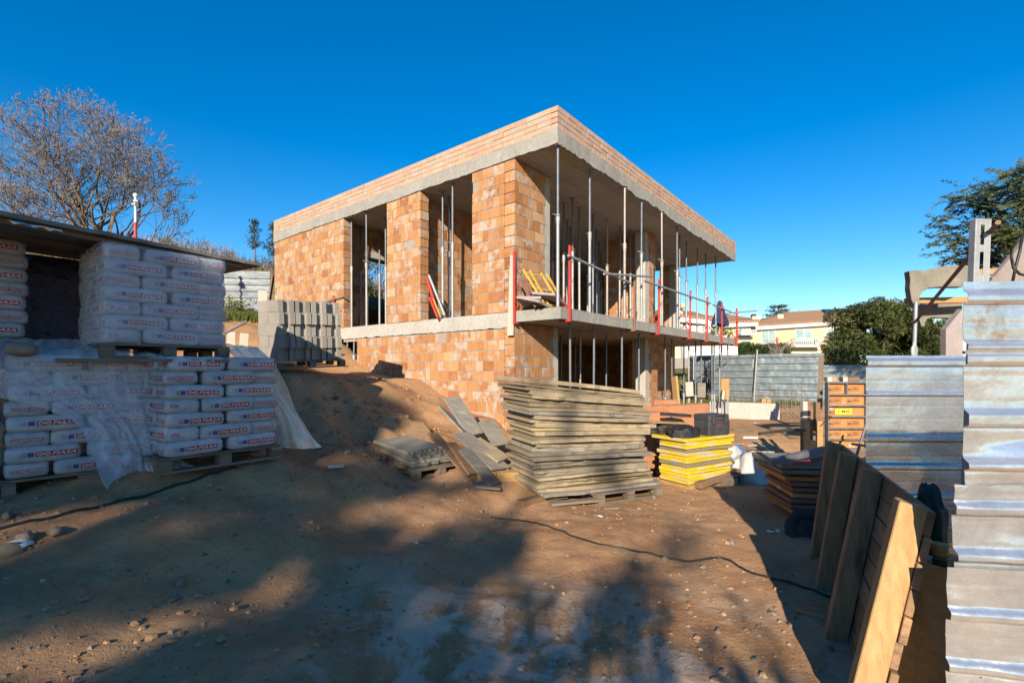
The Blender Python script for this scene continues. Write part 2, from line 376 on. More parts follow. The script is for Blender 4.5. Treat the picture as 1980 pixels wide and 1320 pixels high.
# ------------------------------------------------------------------ camera, sky, sun
cam = bpy.data.cameras.new('camera'); co_ = bpy.data.objects.new('camera', cam); COL.objects.link(co_)
cam.sensor_width = 36; cam.lens = 36*F/1980; cam.shift_y = 54/1980; cam.clip_start = .05; cam.clip_end = 3000
co_.rotation_euler = (R(90), 0, 0); sc.camera = co_
SUN_AZ, SUN_EL = R(11.5), R(22.0)       # light travels towards +Y turned this much to +X
Ldir = Vector((math.sin(SUN_AZ)*math.cos(SUN_EL), math.cos(SUN_AZ)*math.cos(SUN_EL), -math.sin(SUN_EL)))
sun = bpy.data.lights.new('sun', 'SUN'); sun.energy = 5.0; sun.angle = R(.53); sun.color = (1.0, .86, .70)
so = bpy.data.objects.new('sun', sun); COL.objects.link(so); so.rotation_euler = Ldir.to_track_quat('-Z', 'Y').to_euler()
w = bpy.data.worlds.new('World'); sc.world = w; w.use_nodes = True
wn = w.node_tree; bg = wn.nodes['Background']
sky = wn.nodes.new('ShaderNodeTexSky'); sky.sky_type = 'NISHITA'; sky.sun_disc = False
sky.sun_elevation = SUN_EL; sky.sun_rotation = math.pi+SUN_AZ
sky.air_density = 1.0; sky.dust_density = .1; sky.ozone_density = 3.0; sky.altitude = 60
hs = wn.nodes.new('ShaderNodeHueSaturation'); hs.inputs['Saturation'].default_value = 1.44; hs.inputs['Hue'].default_value = .503; hs.inputs['Value'].default_value = 1.0
wn.links.new(sky.outputs[0], hs.inputs['Color']); wn.links.new(hs.outputs[0], bg.inputs[0]); bg.inputs[1].default_value = .091
sc.view_settings.view_transform = 'Standard'; sc.view_settings.look = 'None'
sc.view_settings.exposure = 1.0; sc.view_settings.gamma = 1.0
sc.cycles.use_denoising = True; sc.cycles.max_bounces = 8; sc.cycles.transparent_max_bounces = 16
sc.cycles.sample_clamp_indirect = 6.0

# ------------------------------------------------------------------ the lie of the land
HC = Vector((.05, 8.86, 0)); SD = Vector((.626, .78, 0)).normalized(); TD = Vector((-SD.y, SD.x, 0))
def H2W(s, t, z=0): 
    p = HC+SD*s+TD*t; return Vector((p.x, p.y, z))
CP = np.array([
 (-8,-4,-1.0),(-5,-2,-1.25),(0,-6,-1.65),(0,-2,-1.65),(4,-3,-1.65),(8,-4,-1.6),(-3,.5,-1.45),(0,.8,-1.65),(2.5,1,-1.65),(6,2,-1.6),
 (0,2.5,-1.65),(1.2,3.5,-1.65),(0,4.2,-1.65),(0,5.3,-1.62),(1,6,-1.65),(1.9,6.2,-1.66),(2.5,6.8,-1.68),(3.2,5,-1.64),(4.4,5,-1.62),(5,7,-1.7),(7,6,-1.6),
 (-1.5,3,-1.55),(-1.2,4.4,-1.5),(-1.0,5.6,-1.46),(-1.3,6.5,-1.42),(-2.0,4,-1.22),(-2.1,5.2,-1.08),(-2.2,5.9,-.98),(-2.0,6.7,-1.12),
 (-2.8,3.7,-1.05),(-3.2,3.4,-1.02),(-3.3,4.4,-.87),(-2.5,4.9,-.87),(-3.4,5.2,-.82),(-4.4,3.6,-.99),(-4.2,4.6,-.92),(-5,4.2,-.95),(-5,6,-.6),
 (-2.76,2.6,-1.2),(-1.7,2.7,-1.42),(-2.1,2.0,-1.4),(-4.5,2,-1.1),(-7,3,-.8),
 (-2.75,6.6,-.60),(-2.33,7.4,-.52),(-1.95,7.7,-.70),(-1.3,8.0,-1.0),(-.7,8.0,-1.18),(-.2,7.4,-1.45),(-2.0,7.2,-.80),(-1.5,7.2,-1.1),
 (-3.4,7.25,-.10),(-2.9,7.7,-.10),(-2.6,8.6,-.12),(-3.6,8.2,-.02),(-4.2,7.8,.0),(-4.2,6.8,-.25),(-3.0,9.4,-.10),(-2.2,9.2,-.3),(-1.6,9.3,-.6),(-.8,9.2,-.9),(-3.6,10.6,-.08),(-2.6,10.3,-.2),
 (-4.6,8.8,.15),(-5.2,9.6,.4),(-6,11,.8),(-5.5,12,.8),(-6.9,12.0,1.15),(-7.3,13.2,1.42),(-6.6,13.3,1.35),(-8.5,15.5,1.85),(-9.5,14,1.6),(-8,14.3,1.6),(-9.5,17.5,3.3),(-7,10,.9),(-9,11,1.6),
 (-14,22,4.7),(-11,24,4.3),(-10,31,5.0),(-16,30,6.1),(-22,30,7.2),(-25,20,6),(-14,13,3.2),(-12,8,1.5),(-40,40,9),(-30,60,9),(-10,50,5),(-7,20,3.0),(-4,24,2.4),(-40,10,7),(-30,-10,2),
 (.4,8.4,-1.5),(1.2,8.2,-1.75),(2,8.6,-1.85),(3,9.5,-1.8),(4.2,10.5,-1.72),(5,12,-1.72),(5.4,10,-1.75),(6.2,9.6,-2.05),(6.6,11,-2.1),(5.2,8.4,-1.85),(4,8,-1.75),
 (6,14,-1.78),(7,16,-1.80),(8.6,17.3,-1.76),(9,15,-1.75),(10,13,-1.8),(8.5,10,-1.9),(9,19.5,-1.35),(11,19,-1.35),(7,20,-1.3),(14,18,-1.3),(9,24,-1.0),(12,30,-.3),(20,58,.25),(16,45,0),(5,26,-.8),(8,27,-.4),
 (0,32,1.0),(0,60,2),(20,45,0),(30,75,0),(15,75,1),(60,60,-1),(40,20,-2),(30,5,-2),(30,-20,-2),(0,-30,-2),(0,200,2),(200,100,0),(-100,200,20),(-200,50,20),(200,-100,-3),(-100,-100,0)], float)
def smooth_noise(x, y, sc_, seed):
    xi = np.floor(x*sc_).astype(np.int64); yi = np.floor(y*sc_).astype(np.int64)
    fx = x*sc_-xi; fy = y*sc_-yi; fx = fx*fx*(3-2*fx); fy = fy*fy*(3-2*fy)
    def h(a, b):
        n = (a*374761393+b*668265263+seed*974634) & 0x7fffffff
        n = ((n ^ (n >> 13))*1274126177) & 0x7fffffff
        return ((n ^ (n >> 16)) & 0xffff)/65535.0-.5
    return (h(xi,yi)*(1-fx)+h(xi+1,yi)*fx)*(1-fy)+(h(xi,yi+1)*(1-fx)+h(xi+1,yi+1)*fx)*fy
def ground(x, y, fine=True):
    x = np.atleast_1d(np.asarray(x, float)); y = np.atleast_1d(np.asarray(y, float))
    num = np.zeros(x.shape); den = np.zeros(x.shape)
    for cx, cy, cz in CP:
        r2 = (x-cx)**2+(y-cy)**2
        e = .12+.004*(cx*cx+cy*cy)*.1
        wt = 1.0/(r2+e)**2.1
        num += wt*cz; den += wt
    z = num/den
    s = (x-HC.x)*SD.x+(y-HC.y)*SD.y; t = (x-HC.x)*TD.x+(y-HC.y)*TD.y
    ins = np.clip(np.minimum(np.minimum(s-.15, 11.5-s), np.minimum(t-.15, 9.25-t))/.35, 0, 1)
    z = np.where(ins > 0, np.minimum(z, z*(1-ins)+np.minimum(z, -.12-np.clip(5.2-t,0,1)*1.95)*ins), z)
    nearness = np.clip(1.6-np.hypot(x, y-4)/14, .0, 1)
    z = z+.04*smooth_noise(x, y, .9, 3)+.022*smooth_noise(x, y, 2.1, 5)
    if fine:
        md = np.exp(-(((x+2.3)/1.5)**2+((y-7.4)/1.4)**2))
        z = z+md*(.10*smooth_noise(x, y, 3.3, 41)+.07*smooth_noise(x, y, 7.7, 43)+.03*smooth_noise(x, y, 15, 47))
        z = z+nearness*(.020*smooth_noise(x, y, 5.1, 11)+.018*smooth_noise(x, y, 11.3, 17)+.016*np.maximum(smooth_noise(x, y, 19, 23), -.05))
    return z
def gz(x, y): return float(ground(x, y, False)[0])
_ds = np.concatenate([np.linspace(1.0, 12, 2200), np.linspace(12, 60, 1500)])
def G(px, py):
    """where the ground is seen at this place in the photograph"""
    zz = ground((px-HX)/F*_ds, _ds, False)-(HY-py)/F*_ds
    k = int(np.argmax(zz > 0)); d = float(_ds[k])
    return P(px, py, d)
def axis(segs):
    out = []
    for a, b, st in segs: out += list(np.arange(a, b, st))
    return np.array(out+[segs[-1][1]])
gx = axis([(-900,-120,90),(-120,-40,10),(-40,-16,2),(-16,-6.5,.4),(-6.5,5.5,.055),(5.5,10,.2),(10,24,.8),(24,60,4),(60,160,12),(160,900,90)])
gy = axis([(-900,-100,80),(-100,-20,8),(-20,-4,1),(-4,1,.2),(1,10,.055),(10,14,.12),(14,26,.35),(26,60,1.5),(60,160,8),(160,900,80)])
X, Y = np.meshgrid(gx, gy)
Z = ground(X.ravel(), Y.ravel())
nx, ny = len(gx), len(gy)
me = bpy.data.meshes.new('ground')
vv = np.stack([X.ravel(), Y.ravel(), Z], 1)
ii = (np.arange(ny-1)[:, None]*nx+np.arange(nx-1)[None, :]).ravel()
ff = np.stack([ii, ii+1, ii+nx+1, ii+nx], 1)
me.vertices.add(len(vv)); me.vertices.foreach_set('co', vv.ravel())
me.loops.add(ff.size); me.loops.foreach_set('vertex_index', ff.ravel())
me.polygons.add(len(ff)); me.polygons.foreach_set('loop_start', np.arange(0, ff.size, 4)); me.polygons.foreach_set('loop_total', np.full(len(ff), 4))
me.polygons.foreach_set('use_smooth', np.ones(len(ff), bool))
me.update(); me.validate(); me.materials.append(MT['dirt'])
go = bpy.data.objects.new('ground', me); COL.objects.link(go); tag(go, kind='structure')
# ------------------------------------------------------------------ the brick shell of the house
ZB = -2.05
FL, SLB, CE = 1.07, .87, 3.88            # upper floor, underside of its slab, ceiling
house = thing('unfinished_house', 'two storey unfinished brick house with concrete slabs and empty openings', 'house', (HC.x, HC.y, ZB), math.atan2(SD.y, SD.x))
def L3(s, t, z): return (s, t, z-ZB)
brng = random.Random(21)
def brick_wall(name, ax, a, b, c, th, z0, z1, h=.199, bl=.275, grooves=(), tooth=(), seed=0, faces=True):
    """ax 's': runs along s from a to b, thickness from t=c to c+th ; ax 't': runs along t, thickness from s=c"""
    r = random.Random(seed+5); m = MB()
    def bx(p, q, e0, e1, za, zb, mi, rnd):
        if ax == 's': m.box(L3(p, e0, za), L3(q, e1, zb), mi, rnd)
        else: m.box(L3(e0, p, za), L3(e1, q, zb), mi, rnd)
    lo, hi = min(c, c+th), max(c, c+th)
    bx(a+.016, b-.016, lo+.0055, hi-.0055, z0, z1-.004, 1, None)
    n = max(1, round((z1-z0)/h)); hh = (z1-z0)/n
    for k in range(n):
        za = z0+k*hh; zb = za+hh-.016
        p = a-(bl*.5 if k % 2 else r.uniform(0, .06)*0)
        while p < b-.02:
            L = bl*r.choice((.5, .5, .72, 1, 1, 1, 1.0)) if bl > .25 else bl*r.uniform(.94, 1.05)
            q = min(p+L, b)
            if b-q < .07: q = b
            pp = max(p, a); 
            if q-pp > .03 and r.random() > .006:
                j = r.uniform(-.0035, .0035); dz = r.uniform(-.002, .002)
                rn = (min(1, max(0, r.gauss(.52, .18))), r.random(), r.random())
                e0, e1 = lo+j+r.uniform(-.001,.001), hi+j
                A, B = pp, q-(.011 if q < b else 0)
                if (pp == a and 'a' in tooth): A = a+(.0 if k % 2 else .075)+r.uniform(-.01,.01)
                if (q == b and 'b' in tooth): B = b-(.0 if k % 2 else .075)+r.uniform(-.01,.01)
                if pp == a and 'a' in grooves and r.random() < .62:
                    A = a+.014
                    w_ = (e1-e0)/6
                    for g in range(6): bx(a+r.uniform(0,.004), A, e0+g*w_+.005, e0+(g+1)*w_-.005, za+dz+.004, zb+dz-.004, 0, rn)
                if q == b and 'b' in grooves and r.random() < .62:
                    B = b-.014
                    w_ = (e1-e0)/6
                    for g in range(6): bx(B, b+r.uniform(-.004,0), e0+g*w_+.005, e0+(g+1)*w_-.005, za+dz+.004, zb+dz-.004, 0, rn)
                if B-A > .015: bx(A, B, e0, e1, za+dz, zb+dz, 0, rn)
            p = q
    return m.build(name, [MT['brick_pale' if name == 'parapet' else 'brick'], MT['mortar']], house)
TH = .235
zf, zc = FL+.002, CE
# face A (s = 0): pier at the corner, middle pier, long wall ; lower storey
brick_wall('brick_wall', 't', .245, 1.07, .0, TH, zf, zc, grooves=(), seed=1)
brick_wall('brick_wall', 't', 2.62, 3.80, .0, TH, zf, zc, grooves=('a',), seed=2)
brick_wall('brick_wall', 't', 5.60, 9.34, .0, TH, zf, zc, grooves=('a',), seed=3)
brick_wall('brick_wall', 't', .245, 5.0, .0, TH, ZB-.35, .765, seed=4)
# face B (t = 0)
brick_wall('brick_wall', 's', .0, .98, .0, TH, zf, zc, tooth=('b',), seed=5)
brick_wall('brick_wall', 's', .0, 1.28, .0, TH, ZB-.35, SLB, tooth=('b',), seed=6)
brick_wall('brick_wall', 's', 6.08, 6.54, .0, .30, zf, zc, tooth=('a',), seed=7)
brick_wall('brick_wall', 's', 6.12, 6.72, .0, .30, ZB-.35, SLB, tooth=('a',), seed=8)
def column(s0, s1, t0, t1, z0, z1):
    MB().box(L3(s0, t0, z0), L3(s1, t1, z1)).build('concrete_column', MT['conc_pale'], house, bevel=.01)
column(.92, 1.17, .012, .225, zf, zc); column(1.22, 1.47, .012, .225, ZB-.3, SLB)
column(5.85, 6.14, .012, .31, zf, zc); column(5.87, 6.18, .012, .31, ZB-.3, SLB)
# interior and far walls
brick_wall('interior_wall', 's', .25, 4.6, 2.9, .11, zf, zc, seed=11)
brick_wall('interior_wall', 's', .25, .975, 5.95, .11, zf, zc, seed=12)
brick_wall('interior_wall', 's', 1.80, 6.3, 5.95, .11, zf, zc, seed=13)
brick_wall('interior_wall', 's', .985, 1.79, 5.95, .11, 3.27, zc, seed=14)
MB().box(L3(.88, 5.93, 3.10), L3(1.9, 6.075, 3.265)).build('lintel', MT['conc_pale'], house)
brick_wall('interior_wall', 't', .36, 1.55, 6.38, .11, zf, zc, seed=15)
brick_wall('interior_wall', 't', 3.02, 9.1, 6.40, .11, zf, zc, seed=16)
brick_wall('outer_wall', 's', .245, 2.8, 9.10, TH, zf, zc, seed=17)
brick_wall('outer_wall', 's', 4.4, 11.2, 9.10, TH, zf, zc, seed=18)
brick_wall('outer_wall', 's', 2.81, 4.39, 9.10, TH, zf, 2.12, seed=19)
brick_wall('outer_wall', 't', 3.1, 9.09, 10.95, TH, zf, zc, seed=20)
brick_wall('brick_wall', 't', 1.24, 1.55, 10.85, .3, zf, zc, seed=21)
column(10.86, 11.1, 1.0, 1.232, zf, zc)
brick_wall('interior_wall', 's', 6.74, 10.3, .80, .11, ZB-.3, SLB, seed=22)
brick_wall('interior_wall', 't', .95, 4.0, 10.2, .11, ZB-.3, SLB, seed=23)
brick_wall('interior_wall', 's', .25, 10.1, 4.0, .11, ZB-.3, SLB, seed=24)
brick_wall('interior_wall', 's', .25, 1.9, 5.05, .11, ZB-.3, .765, seed=25)
# slabs: boxes with slightly wavy edges and a ragged mortar lip
def slab(name, s0, s1, t0, t1, z0, z1, lip=True, seed=0, top='conc'):
    r = random.Random(seed); m = MB()
    def edge(p, q, nrm, zt, zb_, ragged, stp=.07):
        p = Vector(p); q = Vector(q); n = max(2, int((q-p).length/stp)); top_, bot = [], []
        ph = r.uniform(0, 9)
        for k in range(n+1):
            u = p.lerp(q, k/n)
            wob = .008*mnoise.noise(Vector((k*.35, ph, 0)))
            dz = ragged*(mnoise.noise(Vector((k*.19+ph, 3.3, 0)))+.55*mnoise.noise(Vector((k*.8+ph, 7.7, 0))))
            o = Vector(nrm)*wob
            top_.append(Vector(L3(u.x+o.x, u.y+o.y, zt))); bot.append(Vector(L3(u.x+o.x, u.y+o.y, zb_+dz-(ragged*.5))))
        m.grid([top_, bot], 0, smooth=False)
        if ragged:
            back = [b-Vector(nrm)*.05 for b in bot]; m.grid([bot, back], 0, smooth=False)
            back2 = [Vector((b.x, b.y, t_.z)) for b, t_ in zip(back, top_)]; m.grid([back, back2], 0, smooth=False)
    i = .02
    m.box(L3(s0+i, t0+i, z0), L3(s1-i, t1-i, z1), 1)
    m.add([L3(s0,t0,z1-.0005),L3(s1,t0,z1-.0005),L3(s1,t1,z1-.0005),L3(s0,t1,z1-.0005)], [(0,1,2,3)], 0)
    rg = .055 if lip else .004
    edge((s0,t0,0),(s1,t0,0),(0,-1,0),z1,z0,rg); edge((s0,t0,0),(s0,t1,0),(-1,0,0),z1,z0,rg*.45)
    edge((s1,t0,0),(s1,t1,0),(1,0,0),z1,z0,.004); edge((s0,t1,0),(s1,t1,0),(0,1,0),z1,z0,.004)
    return m.build(name, [MT[top], MT['soffit']], house)
slab('roof_slab', -.025, 11.5, -.96, 9.37, CE+.004, 4.13, True, 3)
slab('balcony_slab', 0.0, 11.5, -1.0, 0.001, SLB, FL, False, 5)
m = MB(); m.box(L3(.02, .012, SLB+.002), L3(11.45, 9.33, FL-.001)); m.build('floor_slab', MT['soffit'], house)
m = MB(); r_ = random.Random(4)           # pale edge band of the floor on face A
top_, bot = [], []
for k in range(140):
    t = .0+9.34*k/139
    dz = .03*mnoise.noise(Vector((k*.3, 1, 0)))+.018*mnoise.noise(Vector((k*1.1, 5, 0)))
    top_.append(Vector(L3(-.02, t, FL-.02+.006*mnoise.noise(Vector((k*.4,9,0)))))); bot.append(Vector(L3(-.018, t, .775+dz)))
inn = [Vector((.016, p.y, p.z)) for p in top_]; inb = [Vector((.01, p.y, p.z)) for p in bot]
m.grid([inn, top_, bot, inb], 0, smooth=False)
m.build('floor_edge_band', MT['conc_pale'], house)
# parapet of thin bricks, four courses, round the roof edge
def parapet(ax, a, b, c, seed):
    brick_wall('parapet', ax, a, b, c, .12, 4.134, 4.525, h=.098, bl=.27, seed=seed)
parapet('s', -.02, 11.49, -.955, 31); parapet('t', -.83, 9.36, -.02, 32)
parapet('s', .11, 11.49, 9.23, 33); parapet('t', -.83, 9.22, 11.36, 34)
# plywood soffit left in place under the floor, beside the lower wall
MB().box(L3(.0, 5.03, .70), L3(1.9, 5.6, .745)).box(L3(.02, 5.03, .745), L3(.07, 5.6, .86)).build('soffit_board', MT['ply'], house)

# ------------------------------------------------------------------ telescopic steel props
def prop(x, y, zb, zt, r, label, group, rust=False, frac=.56, blue=False, base=True):
    H = zt-zb
    t = thing('steel_prop', label, 'prop', (x, y, zb), rng.uniform(0, 6.28), group)
    g = MT['galv_rust'] if rust else MT['galv']
    h1 = H*frac
    lx = rng.uniform(-.012, .012); ly = rng.uniform(-.012, .012)
    MB().tube((0,0,.008), (lx*frac,ly*frac,h1), .029, n=10).build('outer_tube', g, t)
    inner = MT['galv_rust'] if rust else MT['galv_dark']
    MB().tube((lx*frac,ly*frac,h1+.001), (lx,ly,H-.008), .0225, n=10).build('inner_tube', inner, t)
    MB().tube((lx*frac,ly*frac,h1-.09), (lx*frac,ly*frac,h1+.035), .040, n=10).tube((lx*frac,ly*frac,h1-.14), (lx*frac,ly*frac,h1-.09), .034, n=10).build('collar', g, t)
    m = MB(); c = Vector((lx*frac, ly*frac, h1+.03))
    m.path([c+Vector((.03,0,0)), c+Vector((.075,.03,.02)), c+Vector((.08,.07,.03)), c+Vector((.03,.085,.01)), c+Vector((-.03,.06,-.015)), c+Vector((-.07,.02,-.02))], .0065, 5)
    m.build('pin_handle', g, t)
    MB().box((-.065,-.065,0),(.065,.065,.008)).build('base_plate', g, t)
    MB().box((lx-.06,ly-.06,H-.008),(lx+.06,ly+.06,H)).build('head_plate', g, t)
    return t
UPG, LOG = 'props holding up the roof slab', 'props holding up the balcony slab'
names_f = ['prop nearest the roof corner, standing on the tip of the balcony', 'second prop from the balcony corner, under the roof edge', 'rust brown prop, third from the balcony corner under the roof edge',
 'grey prop in front of the concrete column between two long rooms', 'rusty topped prop just past the middle brick pier', 'grey prop paired with another beyond the middle pier', 'prop with red guard post at its foot, far half of balcony',
 'tall prop against the sky in the far half of the balcony', 'second last prop at the far end of the balcony', 'last prop at the far end of the balcony beside the parasol']
front = [(1078.6,8.36),(1140.2,9.43),(1207.5,10.27),(1239.7,11.04),(1280,11.85),(1309.8,13.1),(1326.6,14.7),(1348,15.5),(1364.4,16.2),(1384,16.7)]
for i, (px, d) in enumerate(front):
    p = P(px, 0, d); prop(p.x, p.y, FL, CE-.0, 0, names_f[i], UPG, i in (2, 4))
inner_ = [(1107,10.94),(1120.3,11.6),(1068.5,12.07),(1096.8,12.6),(1147,12.07),(1173.8,12.5),(1198,13.1),(1219,13.5),(1136,13.7),(1153.4,13.46),(1158,14.7),(1103.5,13.2),(1276.7,15.6),(1313.7,14.0),(1090,11.3),(1162,16.2),(1182,15.6),(1205,15.0)]
for i, (px, d) in enumerate(inner_):
    p = P(px, 0, d)
    prop(p.x, p.y, FL, CE, 0, 'grey steel prop in the %s row of props inside the shaded upper room, %s along' % (ORD1[i//6], ORD1[i % 6]), 'props inside the upper room', i == 5)
sideA = [(680,12.44,'first prop at the left opening of the sunlit brick wall'),(697.6,13.1,'slim prop deep in the left opening of the brick wall'),(709,11.95,'tall prop in the middle of the left wall opening'),(734,13.4,'prop in front of the inner doorway of the left opening'),(746.5,12.3,'prop close against the middle brick pier'),
         (856,10.5,'paired prop on the left in the opening beside the corner pier'),(868,10.87,'thin prop behind the pair in the opening beside the corner pier'),(875,10.08,'paired prop on the right in the opening beside the corner pier')]
for px, d, lb in sideA:
    p = P(px, 0, d); prop(p.x, p.y, FL, CE, 0, lb, UPG, False, .55)
lower = [(1103,9.0),(1121.8,10.9),(1147.5,9.73),(1171.7,11.9),(1202,10.5),(1235.6,11.7),(1285.9,12.9),(1299.3,13.9),(1322,16.4),(1331.8,14.3),(1344.8,14.9),(1356,15.5),(1376.6,16.2),(1381,15.6),(1396,16.8),(1407,17.0)]
ln = ['lower prop nearest the balcony corner','dark lower prop behind the balcony corner','second lower prop along the balcony edge','dim lower prop inside the shaded ground floor','lower prop with wire loop in front of ground floor dark','lower prop just before the ground floor pier',
 'lower prop beside the ground floor pier with a leaning board','lower prop just past the leaning timber board','shaded lower prop in front of the green lawn','lower prop with a plywood offcut tied to it','lower prop in front of the far hoarding, middle of three','lower prop with grey plate tied to it',
 'lower prop behind the far pair of props','lower prop standing in shade near the hoarding brace','far lower prop with wooden offcuts tied on','outermost lower prop under the far balcony tip']
for i, (px, d) in enumerate(lower):
    p = P(px, 0, d); zg = min(gz(p.x, p.y)+.02, -1.0)
    prop(p.x, p.y, zg, SLB, 0, ln[i], LOG, i in (1, 9), .36)
for i, (px, d) in enumerate([(671,12.3),(684,12.0)]):
    p = P(px, 0, d); prop(p.x, p.y, min(gz(p.x,p.y), -.05), .70, 0, ['left','right'][i]+' of two short props under the floor beside the concrete blocks', LOG, False, .5)
for i, (s, t) in enumerate([(2.2,1.4),(3.4,1.2),(4.6,1.5),(2.8,2.7),(4.1,2.8),(5.4,2.6)]):
    q = H2W(s, t); prop(q.x, q.y, ZB-.05, SLB, 0, 'dim prop in the dark ground floor room, %s of six' % ORD1[i], 'props in the dark ground floor', False, .5)

# ------------------------------------------------------------------ red guard posts and rails on the balcony edge
def guard_post(loc, rz, label, H=1.08, mat='red', hooks=True):
    """local +y points out over the edge; foot clamps a slab .2 thick"""
    t = thing('guard_post', label, 'guard post', loc, rz, 'guard posts clamped to the slab edge')
    m = MB().box((-.02,.03,-.24),(.02,.07,H)); m.build('upright', MT[mat], t, bevel=.003)
    MB().box((-.02,-.16,-.24),(.02,.03,-.205)).box((-.035,-.17,-.205),(.035,-.11,-.2025)).prism([(-.06,.07,-.245),(.06,.07,-.245),(.06,-.02,-.245),(-.06,-.02,-.245)],(0,0,.004)).build('clamp', MT[mat], t)
    MB().box((-.015,-.09,.005),(.015,.028,.03)).path([(0,.025,.05),(0,-.05,.06),(0,-.08,.12),(0,-.05,.22),(0,.025,.27)], .012, 6).build('handle', MT[mat], t)
    if hooks:
        for z in (.45, .80, 1.03):
            MB().path([(-.021,.05,z),(-.09,.05,z),(-.10,.05,z+.015),(-.10,.05,z+.08)], .006, 5).build('hook', MT[mat], t)
    return t
hr = math.atan2(SD.y, SD.x)
def on_edge(px, tt=-1.03):
    u = (px-HX)/F; bx = HC.x+TD.x*tt; by = HC.y+TD.y*tt
    s = (by*u-bx)/(SD.x-SD.y*u); return H2W(s, tt)
gp_l = ['red guard post at the near corner of the balcony','red guard post in front of the middle brick pier','red guard post at the foot of a prop, halfway to the far end','red guard post where the long rail ends','red guard post in front of the navy parasol','far red guard post, left of the pair at the balcony tip','far red guard post, right of the pair at the balcony tip']
for i, px in enumerate((1097, 1270, 1331, 1364.5, 1393, 1421, 1424.6)):
    q = on_edge(px, -1.0); q.z = FL
    guard_post(q, hr+math.pi+(0 if i < 6 else math.pi/2), gp_l[i])
q = H2W(-.0, -.03); q.z = FL; guard_post(q, hr+math.pi/2, 'red guard post at the corner of the brick wall beside a plank')
q = on_edge(1223, -1.0); q.z = FL; guard_post(q, hr+math.pi, 'rusty brown guard post without hooks, between two red ones', .95, 'rusty', False)
for i, t in enumerate((5.95, 7.6)):
    q = H2W(-.02, t); q.z = FL; guard_post(q, hr+math.pi/2, ['red guard post behind the concrete blocks, nearer the opening','red guard post behind the concrete blocks, farther up the wall'][i], .62 if i else .85, 'red', False)
def edge_pt(px, py, t=-1.06):
    q = on_edge(px, t); return Vector((q.x, q.y, (HY-py)/F*q.y))
def rail(a, b, label, r=.024):
    o = MB().tube((0,0,0), b-a, r, n=10).build('guard_rail', MT['galv'], loc=a); tag(o, label, 'rail', 'guard rails of the balcony'); return o
rail(edge_pt(1099,494,-1.09), edge_pt(1221,548,-1.09), 'steel rail sloping down from the near corner guard post')
rail(edge_pt(1168,529.5,-1.13), edge_pt(1262,535,-1.09), 'short level steel rail over the sloping one')
rail(edge_pt(1245,542.5,-1.09), edge_pt(1374,586.5,-1.09), 'longest steel rail along the far half of the balcony')
rail(edge_pt(1377,588.5,-1.09), edge_pt(1421,606,-1.09), 'short steel rail at the far tip of the balcony')
a = edge_pt(1403,606,-1.09); rail(a, P(1463,600.5,a.y+.9), 'steel tube jutting out past the far balcony tip')
q0 = H2W(-.07, 7.9); q1 = H2W(-.07, 5.45)
rail(Vector((q0.x,q0.y,FL+.62)), Vector((q1.x,q1.y,FL+.80)), 'steel rail across the sunlit brick wall behind the blocks', .02)

# leaning plank at the wall corner, trestles, poles, umbrella
a = H2W(-.06,.05); o = MB().bar((0,0,0),(.05,.03,1.48),.13,.03,(.6,.7,0)).build('plank', MT['pale_board'], loc=(a.x,a.y,.62)); tag(o,'pale upright plank standing against the lower wall corner','plank')
def trestle(pa, pb, wv, label, mat, loc, rungs=3):
    t = thing('trestle', label, 'trestle', loc)
    pa = Vector(pa); pb = Vector(pb); wv = Vector(wv)
    for k in (0, 1):
        MB().bar(pa+wv*k, pb+wv*k, .035, .035).build('leg', mat, t)
        MB().bar(pa+wv*k+Vector((.07,.05,0)), pb+wv*k+Vector((.12,.08,0)), .03, .03).build('leg', mat, t)
    for k in range(rungs):
        u = .08+.84*k/(rungs-1); c = pa.lerp(pb, u); MB().bar(c, c+wv, .028, .028).build('rung', mat, t)
    return t
b0 = H2W(.42, -.62); 
l = Vector((b0.x, b0.y, FL))
t1 = P(1012,521,8.75)-l; t2 = P(1057,592,8.5)-l; t2.z = .02
wv = (P(1046,528,9.05)-P(1012,521,8.75))
trestle(t2, t1, wv, 'yellow folding trestle leaning on the balcony against brick', MT['yellow_paint'], l)
t1 = P(1004,539,8.75)-l; t2 = P(1036,590,8.45)-l; t2.z = .02
trestle(t2, t1, Vector((.42,.3,.04)), 'rusty brown trestle lying under the yellow trestle', MT['rusty'], l)
q = H2W(.35,-.45)
for i, (ds, dt, h) in enumerate([(0,0,.0),(.14,-.12,.10),(.05,.2,.05)]):
    a = H2W(.1+ds, -.5+dt); o = MB().box((-.32,-.22,0),(.32,.22,.045)).build('formwork_offcut', MT['pink_board'], loc=(a.x,a.y,FL+.06+h), rot=(.25-.1*i,.2,hr+.2*i)); tag(o, ['pinkish board offcut at the bottom of the heap on the balcony','pinkish board offcut lying across the heap on the balcony','tilted pinkish offcut at the wall end of the balcony heap'][i], 'board')
def pole(pa, pb, r, mat, label, cat='pole', name='pole'):
    o = MB().tube((0,0,0), pb-pa, r, n=8).build(name, MT[mat], loc=pa); tag(o, label, cat, 'poles leaning in the wall opening'); return o
pole(P(860,610,10.2), P(829,532,10.45), .03, 'galv', 'grey steel tube leaning in the opening by the middle pier')
pole(P(848,612,10.1), P(826,540,10.45), .035, 'red', 'thick red pole leaning beside the grey tube')
pole(P(852,613,10.0), P(829,556,10.4), .016, 'yellow_paint', 'thin yellow rod leaning between two red poles')
pole(P(847,615,9.95), P(831,576,10.2), .03, 'red', 'short red pole leaning lowest in the opening')
